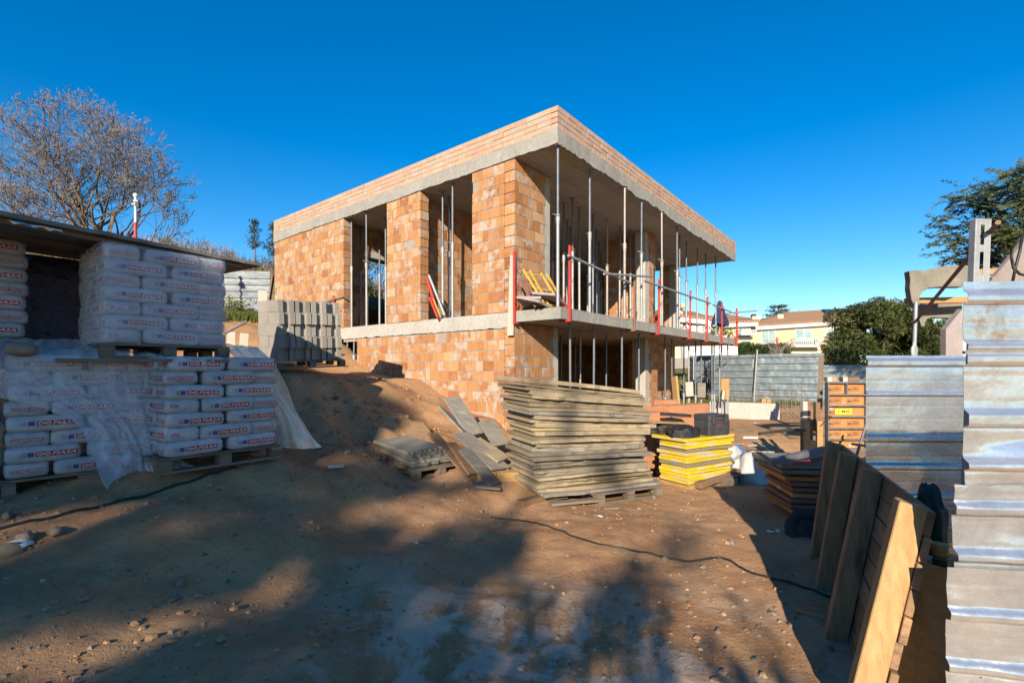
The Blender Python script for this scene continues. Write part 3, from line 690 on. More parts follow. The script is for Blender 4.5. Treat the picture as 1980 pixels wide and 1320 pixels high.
# closed parasol behind the far end of the balcony
q = P(1391.5, 640, 18.6)
t = thing('parasol', 'closed navy blue parasol standing beyond the far balcony end', 'parasol', (q.x, q.y, gz(q.x,q.y)))
zt = (HY-583)/F*q.y-t.location.z; zb = (HY-629)/F*q.y-t.location.z
MB().tube((0,0,0),(0,0,zt+.02),.025,n=8).build('pole', MT['galv'], t)
rows = []
for i in range(9):
    u = i/8; ring = []
    for k in range(20):
        a = 2*math.pi*k/20; rr = (.06+.27*u**1.05)*(1+.20*math.cos(5*a+u*2)+.08*math.cos(11*a))*(1 if u < .97 else .97)
        ring.append(Vector((math.cos(a)*rr, math.sin(a)*rr*.8, zt-(zt-zb)*u+.06*math.cos(3*a)*u)))
    rows.append(ring)
MB().grid([[Vector((0,0,zt+.05))]*20]+rows, closed=True).build('canopy', MT['navy_cloth'], t)
# ------------------------------------------------------------------ lettering
_tc = {}
def text_geo(body, shear=.0, bold=.0):
    k = (body, shear, bold)
    if k not in _tc:
        cu = bpy.data.curves.new('lettering', 'FONT'); cu.body = body; cu.shear = shear; cu.offset = bold; cu.resolution_u = 2
        o = bpy.data.objects.new('lettering', cu); COL.objects.link(o)
        bpy.context.view_layer.update()
        me = o.evaluated_get(bpy.context.evaluated_depsgraph_get()).to_mesh()
        v = [Vector(p.co) for p in me.vertices]; f = [tuple(p.vertices) for p in me.polygons]
        x0, x1 = min(p.x for p in v), max(p.x for p in v); y0, y1 = min(p.y for p in v), max(p.y for p in v)
        v = [((p.x-x0)/(x1-x0), (p.y-y0)/(y1-y0)) for p in v]
        asp = (x1-x0)/(y1-y0)
        o.to_mesh_clear(); bpy.data.objects.remove(o); bpy.data.curves.remove(cu)
        _tc[k] = (v, f, asp)
    return _tc[k]
def put_text(m, body, x0, y0, w, h, fn, mi, shear=0, bold=0):
    v, f, asp = text_geo(body, shear, bold)
    m.add([fn(x0+a*w, y0+b*h) for a, b in v], f, mi)
def put_rect(m, x0, y0, x1, y1, fn, mi, n=6, k=3):
    m.grid([[fn(x0+(x1-x0)*i/n, y0+(y1-y0)*j/k) for j in range(k+1)] for i in range(n+1)], mi)

# ------------------------------------------------------------------ cement sacks
BL, BW, BH = .478, .262, .134
def bag_xy(u, v, wv):
    """u, v, w in -1..1 on a cushion-like sack; returns local point (base at z=0)"""
    e = .86
    x = BL/2*u; y = BW/2*v; z = BH/2*wv
    return x, y, z
def bag_side(x, z):          # y of the long side
    a = abs(2*x/BL); b = abs(2*(z-BH/2)/BH)
    return BW/2-.012*b**5-.035*max(0, a-.86)
def bag_end(y, z):           # x of the end
    a = abs(2*y/BW); b = abs(2*(z-BH/2)/BH)
    return BL/2-.010-.016*b**4-.022*max(0, a-.7)
def bag_mesh(seed):
    r = random.Random(seed); m = MB(); N, K, H_ = 12, 7, 5
    def pt(i, j, k):
        u = 2*i/N-1; v = 2*j/K-1; w_ = 2*k/H_-1
        z = BH/2*(1+w_)
        x = u*bag_end(v*BW/2, z); y = v*bag_side(u*BL/2, z)
        fl = 1-.10*max(0, abs(u)-.8)/.2*abs(w_) - .05*max(0, abs(v)-.75)/.25
        z = BH/2+(z-BH/2)*fl
        q = Vector((x*9, y*9, z*9+seed*5)); 
        nz = mnoise.noise(q*.7)*.010+mnoise.noise(q*2.3)*.005
        c = Vector((x, y, z-BH/2)); c = c*(1+nz/ max(.05, c.length)); return Vector((c.x, c.y, c.z+BH/2))
    for k in (0, H_): m.grid([[pt(i, j, k) for j in range(K+1)] for i in range(N+1)])
    for j in (0, K): m.grid([[pt(i, j, k) for k in range(H_+1)] for i in range(N+1)])
    for i in (0, N): m.grid([[pt(i, j, k) for k in range(H_+1)] for j in range(K+1)])
    o = m.build('cement_bag', MT['bag'])
    return o
bag_meshes = []
for sd in range(8):
    o = bag_mesh(sd)
    bm = bmesh.new(); bm.from_mesh(o.data); bmesh.ops.remove_doubles(bm, verts=bm.verts, dist=.0012); bmesh.ops.recalc_face_normals(bm, faces=bm.faces); bm.to_mesh(o.data); bm.free()
    bag_meshes.append(o.data); bpy.data.objects.remove(o)
PR = [MT['print_red'], MT['print_white'], MT['print_purple'], MT['print_black']]
def swirl(m, x0, y0, w, h, fn, mi):
    pts = []
    for k in range(25):
        a = 2*math.pi*k/24
        pts.append((x0+w*(.5+.5*math.sin(a)), y0+h*(.5+.42*math.sin(2*a)), a))
    for k in range(24):
        (xa, ya, _), (xb, yb, _) = pts[k], pts[k+1]
        d = math.hypot(xb-xa, yb-ya); nx_, ny_ = -(yb-ya)/d*h*.11, (xb-xa)/d*h*.11
        m.add([fn(xa-nx_,ya-ny_),fn(xb-nx_,yb-ny_),fn(xb+nx_,yb+ny_),fn(xa+nx_,ya+ny_)], [(0,1,2,3)], mi)
def long_label():
    m = MB()
    def fn(off): return lambda x, z: Vector((x, -bag_side(x, z)-.0035-off, z))
    put_rect(m, -.065, .046, .185, .084, fn(0), 0, 10, 4); put_rect(m, -.115, .048, -.078, .083, fn(0), 2, 3, 4)
    put_text(m, 'FIASA', .028, .053, .148, .025, fn(.0012), 1, .28, .012)
    swirl(m, -.055, .053, .072, .025, fn(.0012), 1)
    for k, s_ in enumerate(('CEM', 'II/B')): put_text(m, s_, -.150, .068-.018*k, .026, .012, fn(0), 3)
    return m.build('printed_label', PR)
def end_label():
    m = MB()
    def fn(off): return lambda y, z: Vector((-bag_end(y, z)-.0035-off, -y, z))
    put_rect(m, -.095, .050, -.052, .076, fn(0), 0, 3, 4); put_rect(m, -.046, .052, .092, .076, fn(0), 0, 6, 4)
    put_text(m, '525', -.092, .053, .036, .019, fn(.0012), 1, 0, .01)
    put_text(m, 'FIASA', .010, .056, .076, .016, fn(.0012), 1, .28, .012); swirl(m, -.040, .056, .042, .016, fn(.0012), 1)
    put_text(m, 'Cemento gris 525', -.044, .039, .130, .008, fn(0), 3)
    return m.build('end_label', PR)
_ll, _el = long_label(), end_label()
LLM, ELM = _ll.data, _el.data
bpy.data.objects.remove(_ll); bpy.data.objects.remove(_el)
bagr = random.Random(5)
def bag(p, rz, label, group, sides=('y',), tilt=0):
    """rz turns local x; visible long side is local -y, visible end is local -x"""
    o = bpy.data.objects.new('cement_bag', bagr.choice(bag_meshes)); COL.objects.link(o)
    o.location = p; o.rotation_euler = (bagr.gauss(0,.012), bagr.gauss(0,.010)+tilt, rz+bagr.gauss(0,.014)); tag(o, label, 'cement bag', group)
    if 'y' in sides:
        c = bpy.data.objects.new('printed_label', LLM); COL.objects.link(c); c.parent = o; c.location = (bagr.uniform(-.022,.018), 0, bagr.uniform(-.006,.004))
    if 'x' in sides:
        c = bpy.data.objects.new('end_label', ELM); COL.objects.link(c); c.parent = o; c.location = (0, bagr.uniform(-.012,.012), bagr.uniform(-.007,.004))
    return o
def bag_stack(corner, ea, rows, z0, who, group, start=0, extra=0, left=True, top_fill=True):
    """corner = (x, y) of the near vertical edge; ea = direction of the right face. right face local -y"""
    e = Vector((math.cos(ea), math.sin(ea), 0)); g = Vector((-math.sin(ea), math.cos(ea), 0)); c0 = Vector((*corner, 0))
    for k in range(rows):
        z = z0+k*.1225
        rw = ORD[rows-1-k]+' course from top' if rows-1-k else 'top course'
        def put(a, b, mode, pos, sides):
            p = c0+e*a+g*b; p.z = z
            j = e*bagr.gauss(0,.006)+g*bagr.gauss(0,.007)
            # mode L: long side along e ; mode E: long axis along g, its end on the right face
            bag(p+j, ea if mode == 'L' else ea+math.pi/2+math.pi*0, 'white cement bag %s, %s, %s' % (pos, rw, who), group, sides, 0)
        if (k+start) % 2 == 0:
            put(BW/2, BL/2, 'Q', 'at its near corner, end on', ()) if False else None
            # end bags: local +x points along g; end facing us is local -x ; long side facing left (-e) is local +y -> spin
            bagE(c0, e, g, BW/2, BL/2, z, ea, 'white cement bag end-on at near corner, %s, %s' % (rw, who), group, left)
            put(BW+BL/2, BW/2, 'L', 'lengthwise mid front', ('y',))
            bagE(c0, e, g, BW+BL+BW/2-.03, BL/2, z, ea, 'white cement bag end-on at far end, %s, %s' % (rw, who), group, False)
            if left: bagE(c0, e, g, BW/2, BL*1.5+.01, z, ea, 'white cement bag at rear of short side, %s, %s' % (rw, who), group, True, False)
        else:
            put(BL/2, BW/2, 'L', 'lengthwise at near corner', ('y','x') if left else ('y',))
            put(BL*1.5+.008, BW/2, 'L', 'lengthwise at far end', ('y',))
            if left:
                bagE(c0, e, g, BW/2, BW+BL/2, z, ea, 'white cement bag mid short side, %s, %s' % (rw, who), group, True, False)
                bagL(c0, e, g, BL/2, BW+BL+BW/2-.03, z, ea, 'white cement bag end-on closing short side, %s, %s' % (rw, who), group)
        if top_fill and k == rows-1:
            for ii, (a, b) in enumerate(((BL*.5+.26,.42),(BL*.5+.26,.68))):
                p = c0+e*a+g*b; p.z = z
                bag(p, ea, 'white cement bag lying %s inside the top of the %s' % (('nearer','farther')[ii], who), group, ())
def bagE(c0, e, g, a, b, z, ea, label, group, leftlab, front=True):
    p = c0+e*a+g*b; p.z = z
    # turned a quarter: local x = g. long side seen from the left is local +y, so spin the label copy about z
    o = bag(p, ea+math.pi/2, label, group, ('x',) if front else ())
    if leftlab:
        c = bpy.data.objects.new('printed_label', LLM); COL.objects.link(c); c.parent = o; c.rotation_euler = (0,0,math.pi)
    return o
def bagL(c0, e, g, a, b, z, ea, label, group):
    p = c0+e*a+g*b; p.z = z
    return bag(p, ea, label, group, ('x',))

# ------------------------------------------------------------------ pallets
def pallet(loc, rz, label, L=1.05, W=1.0, n=6, rot=(0,0), group='wooden pallets on the site', H=.13):
    t = thing('pallet', label, 'pallet', loc, 0, group); t.rotation_euler = (rot[0], rot[1], rz)
    r = random.Random(int(loc[0]*100)+7); bw = W/(n*1.28)
    for k in range(n):
        y = bw*.64+(W-bw*1.28)*k/(n-1)
        MB().box((r.uniform(-.01,.006), y-bw/2, H-.02),(L+r.uniform(-.006,.012), y+bw/2, H), rnd=(r.random(),0,0)).build('deck_board', MT['pallet'], t, bevel=.002)
    for x in (.05, L/2, L-.05):
        for y in (.06, W/2, W-.06): MB().box((x-.05, y-.06, .022),(x+.05, y+.06, H-.042), rnd=(r.random(),0,0)).build('block', MT['pallet'], t)
        MB().box((x-.05, 0, H-.041),(x+.05, W, H-.021), rnd=(r.random(),0,0)).build('stringer', MT['pallet'], t)
    for y in (.05, W/2, W-.05):
        MB().box((0, y-.045, 0),(L, y+.045, .021), rnd=(r.random(),0,0)).build('bottom_board', MT['pallet'], t)
    return t
EA = math.atan2(.80, .60)
eV = Vector((math.cos(EA), math.sin(EA), 0)); gV = Vector((-math.sin(EA), math.cos(EA), 0))
# tall wrapped stack on the lower right stack
LRC = Vector((-2.93, 4.08, 0)); 
zg = -.885
pallet(LRC-eV*.06-gV*.03+Vector((0,0,zg)), EA, 'pallet on the dirt under the lower lettered cement stack', 1.05, 1.02)
bag_stack((LRC.x, LRC.y), EA, 7, zg+.131, 'lower lettered stack', 'bags on the lower right pallet', 1, left=True)
# upper: stands across the lower two
UPC = Vector((-3.50, 4.14, 0)); EU = EA-.03
eU = Vector((math.cos(EU), math.sin(EU), 0)); gU = Vector((-math.sin(EU), math.cos(EU), 0))
zu = .232
pallet(UPC-eU*.03-gU*.02+Vector((0,0,zu-.132)), EU, 'dark pallet under the tall wrapped cement stack', 1.02, 1.0)
bag_stack((UPC.x, UPC.y), EU, 7, zu, 'tall roofed stack', 'bags on the tall roofed stack', 0, left=True)
o = MB().box((0,0,0),(1.3,.12,.028)).build('plank', MT['pallet'], loc=(LRC-eV*.16+Vector((0,0,.062))), rot=(0,0,EA)); tag(o,'plank lying on the lower right cement stack under a pallet','plank')
o = MB().box((0,0,0),(1.0,.12,.028)).build('plank', MT['pallet'], loc=(LRC-eV*.6+gV*.4+Vector((0,0,.062))), rot=(0,0,EA)); tag(o,'plank hidden deeper under the tall stack pallet','plank')
# front left stack, mostly under the clear film
EFL = math.atan2(.72, .69); eF = Vector((math.cos(EFL), math.sin(EFL), 0)); gF = Vector((-math.sin(EFL), math.cos(EFL), 0))
FLC = Vector((-3.28, 4.46, 0))-eF*.98       # right end meets the lower right stack
zf_ = -1.0
for k, off in enumerate((0, -.99)):
    c = FLC+eF*off
    pallet(c-eF*.03-gF*.03+Vector((0,0,zf_-.005*k)), EFL, ['pallet under the film covered cement stack','pallet under the nearest cement stack at the picture edge'][k], 1.03, 1.0)
    bag_stack((c.x, c.y), EFL, 8, zf_+.128, ['film covered stack','nearest edge stack'][k], ['bags under the film','bags at the picture edge'][k], k, left=False)
# stack at the far left under the roof
EW = EA+.02; eW = Vector((math.cos(EW), math.sin(EW), 0)); gW = Vector((-math.sin(EW), math.cos(EW), 0))
WLC = Vector((-4.36, 4.30, 0))-eW*.93
pallet(WLC-eW*.03-gW*.03+Vector((0,0,.145)), EW, 'dark pallet under the left cement stack beneath the roof', 1.02, 1.0)
bag_stack((WLC.x, WLC.y), EW, 7, .277, 'left roofed stack', 'bags on the left stack', 1, left=False)
for i, (a, b) in enumerate(((.82,.08),(.82,.8),(.1,.5))):
    p = WLC+eW*a+gW*b
    o = MB().box((-.09,-.05,0),(.09,.05,.145)); 
    for k in range(4): o.box((-.092,-.045+.025*k,.01),(-.09,-.03+.025*k,.135)); o.box((-.08+.04*k,-.052,.01),(-.06+.04*k,-.05,.135))
    o = o.build('hollow_brick', MT['hollow_brick'], loc=(p.x,p.y,.0), rot=(0,0,EW)); tag(o, ['ribbed hollow brick propping the pallet beside the cobble','hollow brick hidden behind it under the same pallet','hollow brick under the rear of that pallet'][i], 'brick')
# something wrapped in dark blue film behind
m = MB(); rows = []
for i in range(13):
    z = -.6+1.75*i/12; ring = []
    for k in range(40):
        a = 2*math.pi*k/40; c_, s_ = math.cos(a), math.sin(a); q = (abs(c_)**6+abs(s_)**6)**(-1/6)
        rr = q*.5*(1+.04*mnoise.noise(Vector((c_*3, s_*3, z*4)))+.02*mnoise.noise(Vector((c_*8,s_*8,z*14))))
        if i in (0, 12): rr *= .9
        ring.append(Vector((c_*rr, s_*rr, z)))
    rows.append(ring)
m.grid(rows, closed=True); m.add(rows[-1], [tuple(range(40))])
o = m.build('wrapped_pallet', MT['film_navy'], loc=(-4.95,5.35,0), rot=(0,0,EA)); tag(o, 'load wrapped in dark blue film, in the gap behind two cement stacks', 'wrapped load')

# ------------------------------------------------------------------ the roof sheet over the cement
def ridge(p, q, k): return p.lerp(q, k)
t = thing('shelter_roof', 'weathered roof sheet laid over the cement stacks as a shelter', 'roof sheet', (-3.4, 4.3, 1.12))
L0 = Vector((-4.55, 2.2, 0)); 
A = Vector((-3.83, 3.60, 1.165)); B = Vector((-2.80, 5.40, 1.185)); A0 = A+(A-B)*.45; A0.z = 1.19
rr_ = random.Random(3); nn = 46
top_f, bot_f, top_b, bot_b = [], [], [], []
wdir = Vector((-.80, .60, 0))
for k in range(nn+1):
    u = k/nn; p = A0.lerp(B, u); wob = .010*mnoise.noise(Vector((k*.23,1,0)))+.006*mnoise.noise(Vector((k*.9,4,0)))
    p = p+Vector((wob, -wob, .010*mnoise.noise(Vector((k*.35,8,0)))))
    th = .034
    bk = p+wdir*1.5+Vector((0,0,.05+.02*mnoise.noise(Vector((k*.2,5,5)))))
    l = t.location
    top_f.append(p-l); bot_f.append(p-l-Vector((0,0,th))); top_b.append(bk-l); bot_b.append(bk-l-Vector((0,0,th)))
MB().grid([bot_b, top_b, top_f, bot_f, bot_b], smooth=False).add([bot_f[0],top_f[0],top_b[0],bot_b[0]],[(0,1,2,3)]).add([bot_f[-1],top_f[-1],top_b[-1],bot_b[-1]],[(0,1,2,3)]).build('sheet', MT['roofing'], t)
for off in (.12, .75, 1.38):
    p = A0+wdir*off-t.location; q = B+wdir*off-t.location; dz = Vector((0,0,-.058+.05*off/1.5))
    MB().bar(p+dz, q.lerp(p,.06)+dz, .06, .04).build('batten', MT['pallet'], t)
m = MB(); f0 = A+(B-A)*.02-t.location
m.grid([[f0+Vector((.02*j+rr_.uniform(-.01,.01), .035*j, -.035-.012*i*abs(math.sin(j*1.3))-.004*rr_.random())) for j in range(9)] for i in range(3)]); m.build('foil_scrap', MT['sheet'], t)
for i, px in enumerate((395, 250)):
    p = P(px, 489 if i == 0 else 455, 5.3); o = MB().blob((0,0,0),.16,.09,.035,i,8,5).build('stone', MT['stone'], loc=(p.x,p.y,1.235)); tag(o,['flat stone weighing down the roof sheet near its right end','flat stone weighing down the roof sheet near the lamp pole'][i],'stone')

# ------------------------------------------------------------------ clear film draped over the sacks
def cr(p0, p1, p2, p3, t):
    return .5*((2*p1)+(-p0+p2)*t+(2*p0-5*p1+4*p2-p3)*t*t+(-p0+3*p1-3*p2+p3)*t**3)
def loft(ctrl, nu, nv):
    """ctrl: rows of control points; smooth grid through them"""
    def resample(line, n):
        L = [line[0]]+list(line)+[line[-1]]; out = []
        for k in range(n+1):
            u = k/n*(len(line)-1); i = min(int(u), len(line)-2); out.append(cr(L[i], L[i+1], L[i+2], L[i+3], u-i))
        return out
    rows = [resample(r, nv) for r in ctrl]; cols = [resample([rows[i][j] for i in range(len(rows))], nu) for j in range(nv+1)]
    return [[cols[j][i] for j in range(nv+1)] for i in range(nu+1)]
def crinkle(rows, amp, sc_, seed, nrm):
    out = []
    for i, r in enumerate(rows):
        o = []
        for j, p in enumerate(r):
            q = Vector((p.x*sc_, p.y*sc_, p.z*sc_*.6+seed))
            fo = mnoise.noise(Vector((j*.30+1.2*mnoise.noise(Vector((i*.06, seed, 0))), i*.035, seed)))+.6*mnoise.noise(Vector((j*.75+.5*math.sin(i*.1), i*.07, seed+4)))
            n = 1.1*fo+.5*mnoise.noise(q)+.25*abs(mnoise.noise(q*2.3))
            o.append(p+Vector(nrm)*n*amp)
        out.append(o)
    return out
fr = eF; out_ = -gF            # towards the viewer from the sack faces
def fp(a, b, z): 
    q = FLC+eF*a+gF*b; return Vector((q.x, q.y, z))
zt_ = zf_+.128+8*.1225+.012
ctrl = [
 [fp(-1.0,.75,zt_+.06), fp(-.55,.75,zt_+.10), fp(-.1,.72,zt_+.14), fp(.35,.62,zt_+.16), fp(.75,.55,zt_+.12), fp(1.08,.5,zt_+.05)],
 [fp(-1.0,.35,zt_+.03), fp(-.55,.35,zt_+.05), fp(-.1,.35,zt_+.07), fp(.35,.3,zt_+.08), fp(.75,.28,zt_+.06), fp(1.08,.25,zt_+.02)],
 [fp(-1.0,.0,zt_+.01), fp(-.55,.0,zt_+.02), fp(-.1,.0,zt_+.02), fp(.35,-.01,zt_+.02), fp(.75,-.02,zt_+.01), fp(1.08,-.03,zt_-.02)],
 [fp(-1.0,-.05,zt_-.04), fp(-.6,-.05,zt_-.05), fp(-.1,-.06,zt_-.13), fp(.38,-.06,zt_-.22), fp(.78,-.06,zt_-.26), fp(1.10,-.07,zt_-.22)],
 [fp(-1.0,-.055,zt_-.06), fp(-.55,-.055,zt_-.09), fp(.06,-.07,zt_-.26), fp(.52,-.08,zt_-.42), fp(.84,-.09,zt_-.46), fp(1.11,-.10,zt_-.44)],
 [fp(-1.0,-.055,zt_-.08), fp(-.5,-.06,zt_-.13), fp(.2,-.08,zt_-.36), fp(.66,-.11,zt_-.62), fp(.88,-.13,zt_-.72), fp(1.09,-.14,zt_-.68)],
 [fp(-1.0,-.06,zt_-.10), fp(-.45,-.065,zt_-.16), fp(.3,-.09,zt_-.44), fp(.74,-.17,zt_-.86), fp(.9,-.22,zt_-.95), fp(1.10,-.2,zt_-.90)],
 [fp(-1.0,-.06,zt_-.11), fp(-.42,-.07,zt_-.19), fp(.36,-.10,zt_-.50), fp(.66,-.24,zt_-1.04), fp(.95,-.34,zt_-1.09), fp(1.22,-.30,zt_-1.02)],
 [fp(-1.0,-.06,zt_-.115), fp(-.42,-.072,zt_-.20), fp(.37,-.12,zt_-.53), fp(.60,-.40,zt_-1.12), fp(.95,-.52,zt_-1.14), fp(1.34,-.40,zt_-1.08)],
]
rows = crinkle(loft(ctrl, 80, 84), .036, 5.5, 1, (.3,-.5,.55))
o = MB().grid(rows).build('plastic_film', MT['film']); tag(o, 'clear crumpled film draped over the nearest cement sacks down to the dirt', 'plastic sheet')
# second film hanging at the right end of the lower stack
W3 = P
ctrl = [
 [W3(428,664,4.95), W3(470,668,4.98), W3(498,672,5.1)],
 [W3(452,690,4.86), W3(490,690,4.92), W3(530,704,5.1)],
 [W3(482,722,4.90), W3(505,735,5.0), W3(556,752,5.2)],
 [W3(508,752,5.0), W3(535,770,5.1), W3(570,790,5.3)],
 [W3(521,790,5.05), W3(560,810,5.15), W3(588,820,5.35)],
 [W3(526,830,5.1), W3(575,848,5.15), W3(606,848,5.4)],
 [W3(530,862,5.12), W3(582,868,5.2), W3(622,864,5.45)]]
rows = crinkle(loft(ctrl, 46, 26), .035, 6.5, 9, (.4,-.6,.2))
o = MB().grid(rows).build('plastic_film', MT['film_warm']); tag(o, 'dusty film hanging off the right end of the lower cement stack', 'plastic sheet')
p = fp(.03,.30,zt_+.10)
p = P(42,676,3.72); o = MB().blob((0,0,0),.11,.085,.055,3,12,8,.18).build('cobble', MT['stone'], loc=p); tag(o, 'round brown cobble weighing down the clear film', 'stone')

# ------------------------------------------------------------------ concrete blocks on a pallet
def block_mesh():
    m = MB(); L, W, H = .49, .245, .19; a = .075; dpt = .05
    def ring(z): return [Vector(p) for p in ((0,0,z),(L,0,z),(L,a,z),(L-dpt,a+.01,z),(L-dpt,W-a-.01,z),(L,W-a,z),(L,W,z),(0,W,z),(0,W-a,z),(dpt,W-a-.01,z),(dpt,a+.01,z),(0,a,z))]
    m.prism(ring(0), (0,0,H))
    o = m.build('concrete_block', MT['block']); return o
bo = block_mesh(); BM = bo.data; bpy.data.objects.remove(bo)
BK = Vector((-3.70, 7.62, .0)); eb = math.atan2(.70, .72)
base = thing('pallet_base', '', '') if False else None
BMAT = Matrix.Translation(BK) @ Matrix.Rotation(eb, 4, 'Z') @ Matrix.Rotation(R(4.0), 4, 'X') @ Matrix.Rotation(R(-2.6), 4, 'Y')
pl = pallet((0,0,0), 0, 'pallet on the dirt bank under the concrete blocks', 1.12, 1.06)
pl.matrix_world = BMAT
br_ = random.Random(9)
for row in range(5):
    for col in range(4):
        for dp in range(2):
            sh = (.045 if row % 2 == 0 else 0) + br_.uniform(-.012,.012)
            if row == 4 and col == 3: sh += .05
            o = bpy.data.objects.new('concrete_block', BM); COL.objects.link(o)
            # long axis runs back from the right-hand face
            Mx = Matrix.Translation((.03+col*.262+.25+br_.uniform(-.006,.006), .0+sh*(1 if dp == 0 else .6)+dp*.50, .135+row*.193)) @ Matrix.Rotation(math.pi/2+br_.gauss(0,.012), 4, 'Z')
            o.matrix_world = BMAT @ Mx
            tag(o, 'grey concrete block, %s course up, %s column from the film end, %s rank' % (ORD1[row], ORD1[col], ('front','rear')[dp]), 'concrete block', 'concrete blocks stacked on the bank')
for i, (px, py, d, h) in enumerate(((508,585,9.2,.22),(446,690,9.6,.5),(470,690,9.4,.46))):
    p = P(px, py, d); o = MB().box((-.075,-.02,-h*.6),(.075,.02,h)).build('pale_board', MT['pale_board'], loc=p, rot=(.06,.03*i,.4)); tag(o, ['pale board end sticking up behind the concrete blocks','white board standing against the bank beside the lower cement stack','white board standing between the bank and the concrete blocks'][i], 'board')
a = P(433,645,8.6); b = P(476,622,9.0); o = MB().tube((0,0,0), b-a, .025, n=8).build('steel_tube', MT['galv'], loc=a); tag(o,'grey steel tube leaning between cement and concrete blocks','tube')
# stretch wrap round the tall stack
m = MB(); rows = []
for i in range(25):
    u = i/24; z_ = zu+.0+u*(7*.1225+.012); ring = []
    for k in range(72):
        a = 2*math.pi*(k+.5)/72; c_, s_ = math.cos(a), math.sin(a); q = (abs(c_)**14+abs(s_)**14)**(-1/14)
        h_ = BL+.016+.012*mnoise.noise(Vector((c_*4, s_*4, z_*9)))+.006*mnoise.noise(Vector((c_*11, s_*11, z_*24)))
        p = UPC+eU*(BL+.0)+gU*BL+eU*(c_*q*h_)+gU*(s_*q*h_); ring.append(Vector((p.x, p.y, z_)))
    rows.append(ring)
o = m.grid(rows, closed=True).build('stretch_wrap', MT['wrap']); tag(o, 'thin glossy stretch wrap tight round the tall roofed cement stack', 'plastic sheet')
# ------------------------------------------------------------------ the tall stack of formwork boards
def board_mesh(L, W, T, seed, mat, rag=.03):
    r = random.Random(seed); m = MB(); n = 16
    fr_, bk = [], []
    for k in range(n+1):
        x = L*k/n
        fr_.append((x, r.uniform(-rag, rag)*.6)); bk.append((x, W+r.uniform(-rag, rag)*.6))
    sag = r.uniform(-.016,.016)*(1 if L > 1.3 else .4)
    def ring(z): return [Vector((x, y, z+sag*math.sin(math.pi*x/L))) for x, y in fr_]+[Vector((x, y, z+sag*math.sin(math.pi*x/L))) for x, y in reversed(bk)]
    a, b = ring(0), ring(T); N = len(a)
    f = [tuple(range(N-1,-1,-1)), tuple(range(N,2*N))]+[(k,(k+1)%N,N+(k+1)%N,N+k) for k in range(N)]
    m.add(a+b, f); return m
sr = random.Random(12)
SC = Vector((.42, 5.78, 0)); sa = math.atan2(.40, .915); NB = 29
es = Vector((math.cos(sa), math.sin(sa), 0)); gs = Vector((-math.sin(sa), math.cos(sa), 0))
# chocks and pallets under it
pallet((SC+es*.62-gs*.16+Vector((0,0,gz(SC.x+.6,SC.y+.2)+.0))), sa+.03, 'broken pallet sticking out under the tall board stack', 1.02, .8, 6)
p = SC+es*1.62+gs*.1; o = MB().box((0,0,0),(.12,.25,.11)).build('hollow_brick', MT['hollow_brick'], loc=(p.x,p.y,gz(p.x,p.y)), rot=(0,0,sa)); tag(o,'brick chock at the right foot of the tall board stack','brick')
p = SC-es*.32-gs*.02; o = MB().box((0,0,0),(.55,.13,.075)).build('timber_block', MT['wood_dark'], loc=(p.x,p.y,gz(p.x,p.y)), rot=(0,0,sa+.35), bevel=.005); tag(o,'short dark timber on the dirt left of the board stack','timber')
p = SC+es*.0-gs*.12; o = MB().box((0,0,0),(.62,.11,.03)).build('plank', MT['pallet'], loc=(p.x,p.y,gz(p.x,p.y)+.01), rot=(0,0,sa-.1)); tag(o,'thin plank lying flat under the corner of the board stack','plank')
p = SC+es*.05+gs*.1; o = MB().box((0,0,0),(.3,.3,.10)).build('timber_block', MT['pallet'], loc=(p.x,p.y,gz(p.x,p.y)+.01), rot=(0,0,sa), bevel=.004); tag(o,'timber chock directly under the corner of the board stack','timber')
z = -1.53; tilt = 0.0
hgt = [sr.uniform(.040, .058) for _ in range(NB)]; sc_h = 1.44/sum(hgt)
looks = ['weathered','grey stained','pale','yellowish','frayed','dusty','split edged']
for k in range(NB):
    h = hgt[k]*sc_h; u = k/(NB-1)
    L = 1.67+sr.uniform(-.07,.08)+(.10 if u > .55 else 0); W = .72+sr.uniform(-.05,.05)+(.12 if u > .6 else 0)
    off = -.04-.27*u-(.05*math.sin(u*6))+sr.uniform(-.055,.055); yo = sr.uniform(-.04,.04)
    tilt = -.105*u**1.3; rz_ = sa+sr.uniform(-.03,.03)+.03*u
    p = SC+es*off+gs*yo
    T = min(h*sr.uniform(.74,.95), .05)
    kind = 'ply_yellow' if k in (16, 2) else ('ply_grey' if k in (0,5,7,9,11,20) else 'ply')
    o = board_mesh(L, W, T, k+100, kind).build('formwork_board', MT[kind], loc=(p.x, p.y, z), rot=(sr.uniform(.0,.012)+.02*u, -tilt*-1*1.0 if False else -tilt*1.0, rz_), bevel=.003)
    tag(o, '%s formwork board, %s in the tall board stack' % ('yellow edged' if k in (16, 2) else looks[k % 7], ORD[NB-1-k]), 'formwork board', 'boards of the tall stack')
    z += h
# ------------------------------------------------------------------ yellow board stack with tool case
YC = Vector((2.47, 6.72, 0)); ya = math.atan2(.52, .86)
ey = Vector((math.cos(ya), math.sin(ya), 0)); gy_ = Vector((-math.sin(ya), math.cos(ya), 0))
zy = gz(YC.x+.3, YC.y+.3)
for i, (a, b) in enumerate(((.03,.0),(.72,-.06))):
    p = YC+ey*a+gy_*b; o = MB().box((0,0,0),(.12,.62,.085)).build('timber_block', MT['wood'], loc=(p.x,p.y,zy-.02), rot=(0,0,ya+.1*i), bevel=.004); tag(o,['timber bearer under the left end of the yellow boards','timber bearer under the right end of the yellow boards'][i],'timber')
p = YC+ey*.12-gy_*.1; o = MB().box((0,0,0),(1.02,.11,.085)).build('timber_beam', MT['wood_dark'], loc=(p.x,p.y,zy+.02), rot=(0,-.08,ya+.06), bevel=.008); tag(o,'round edged brown beam in front of the yellow boards','timber')
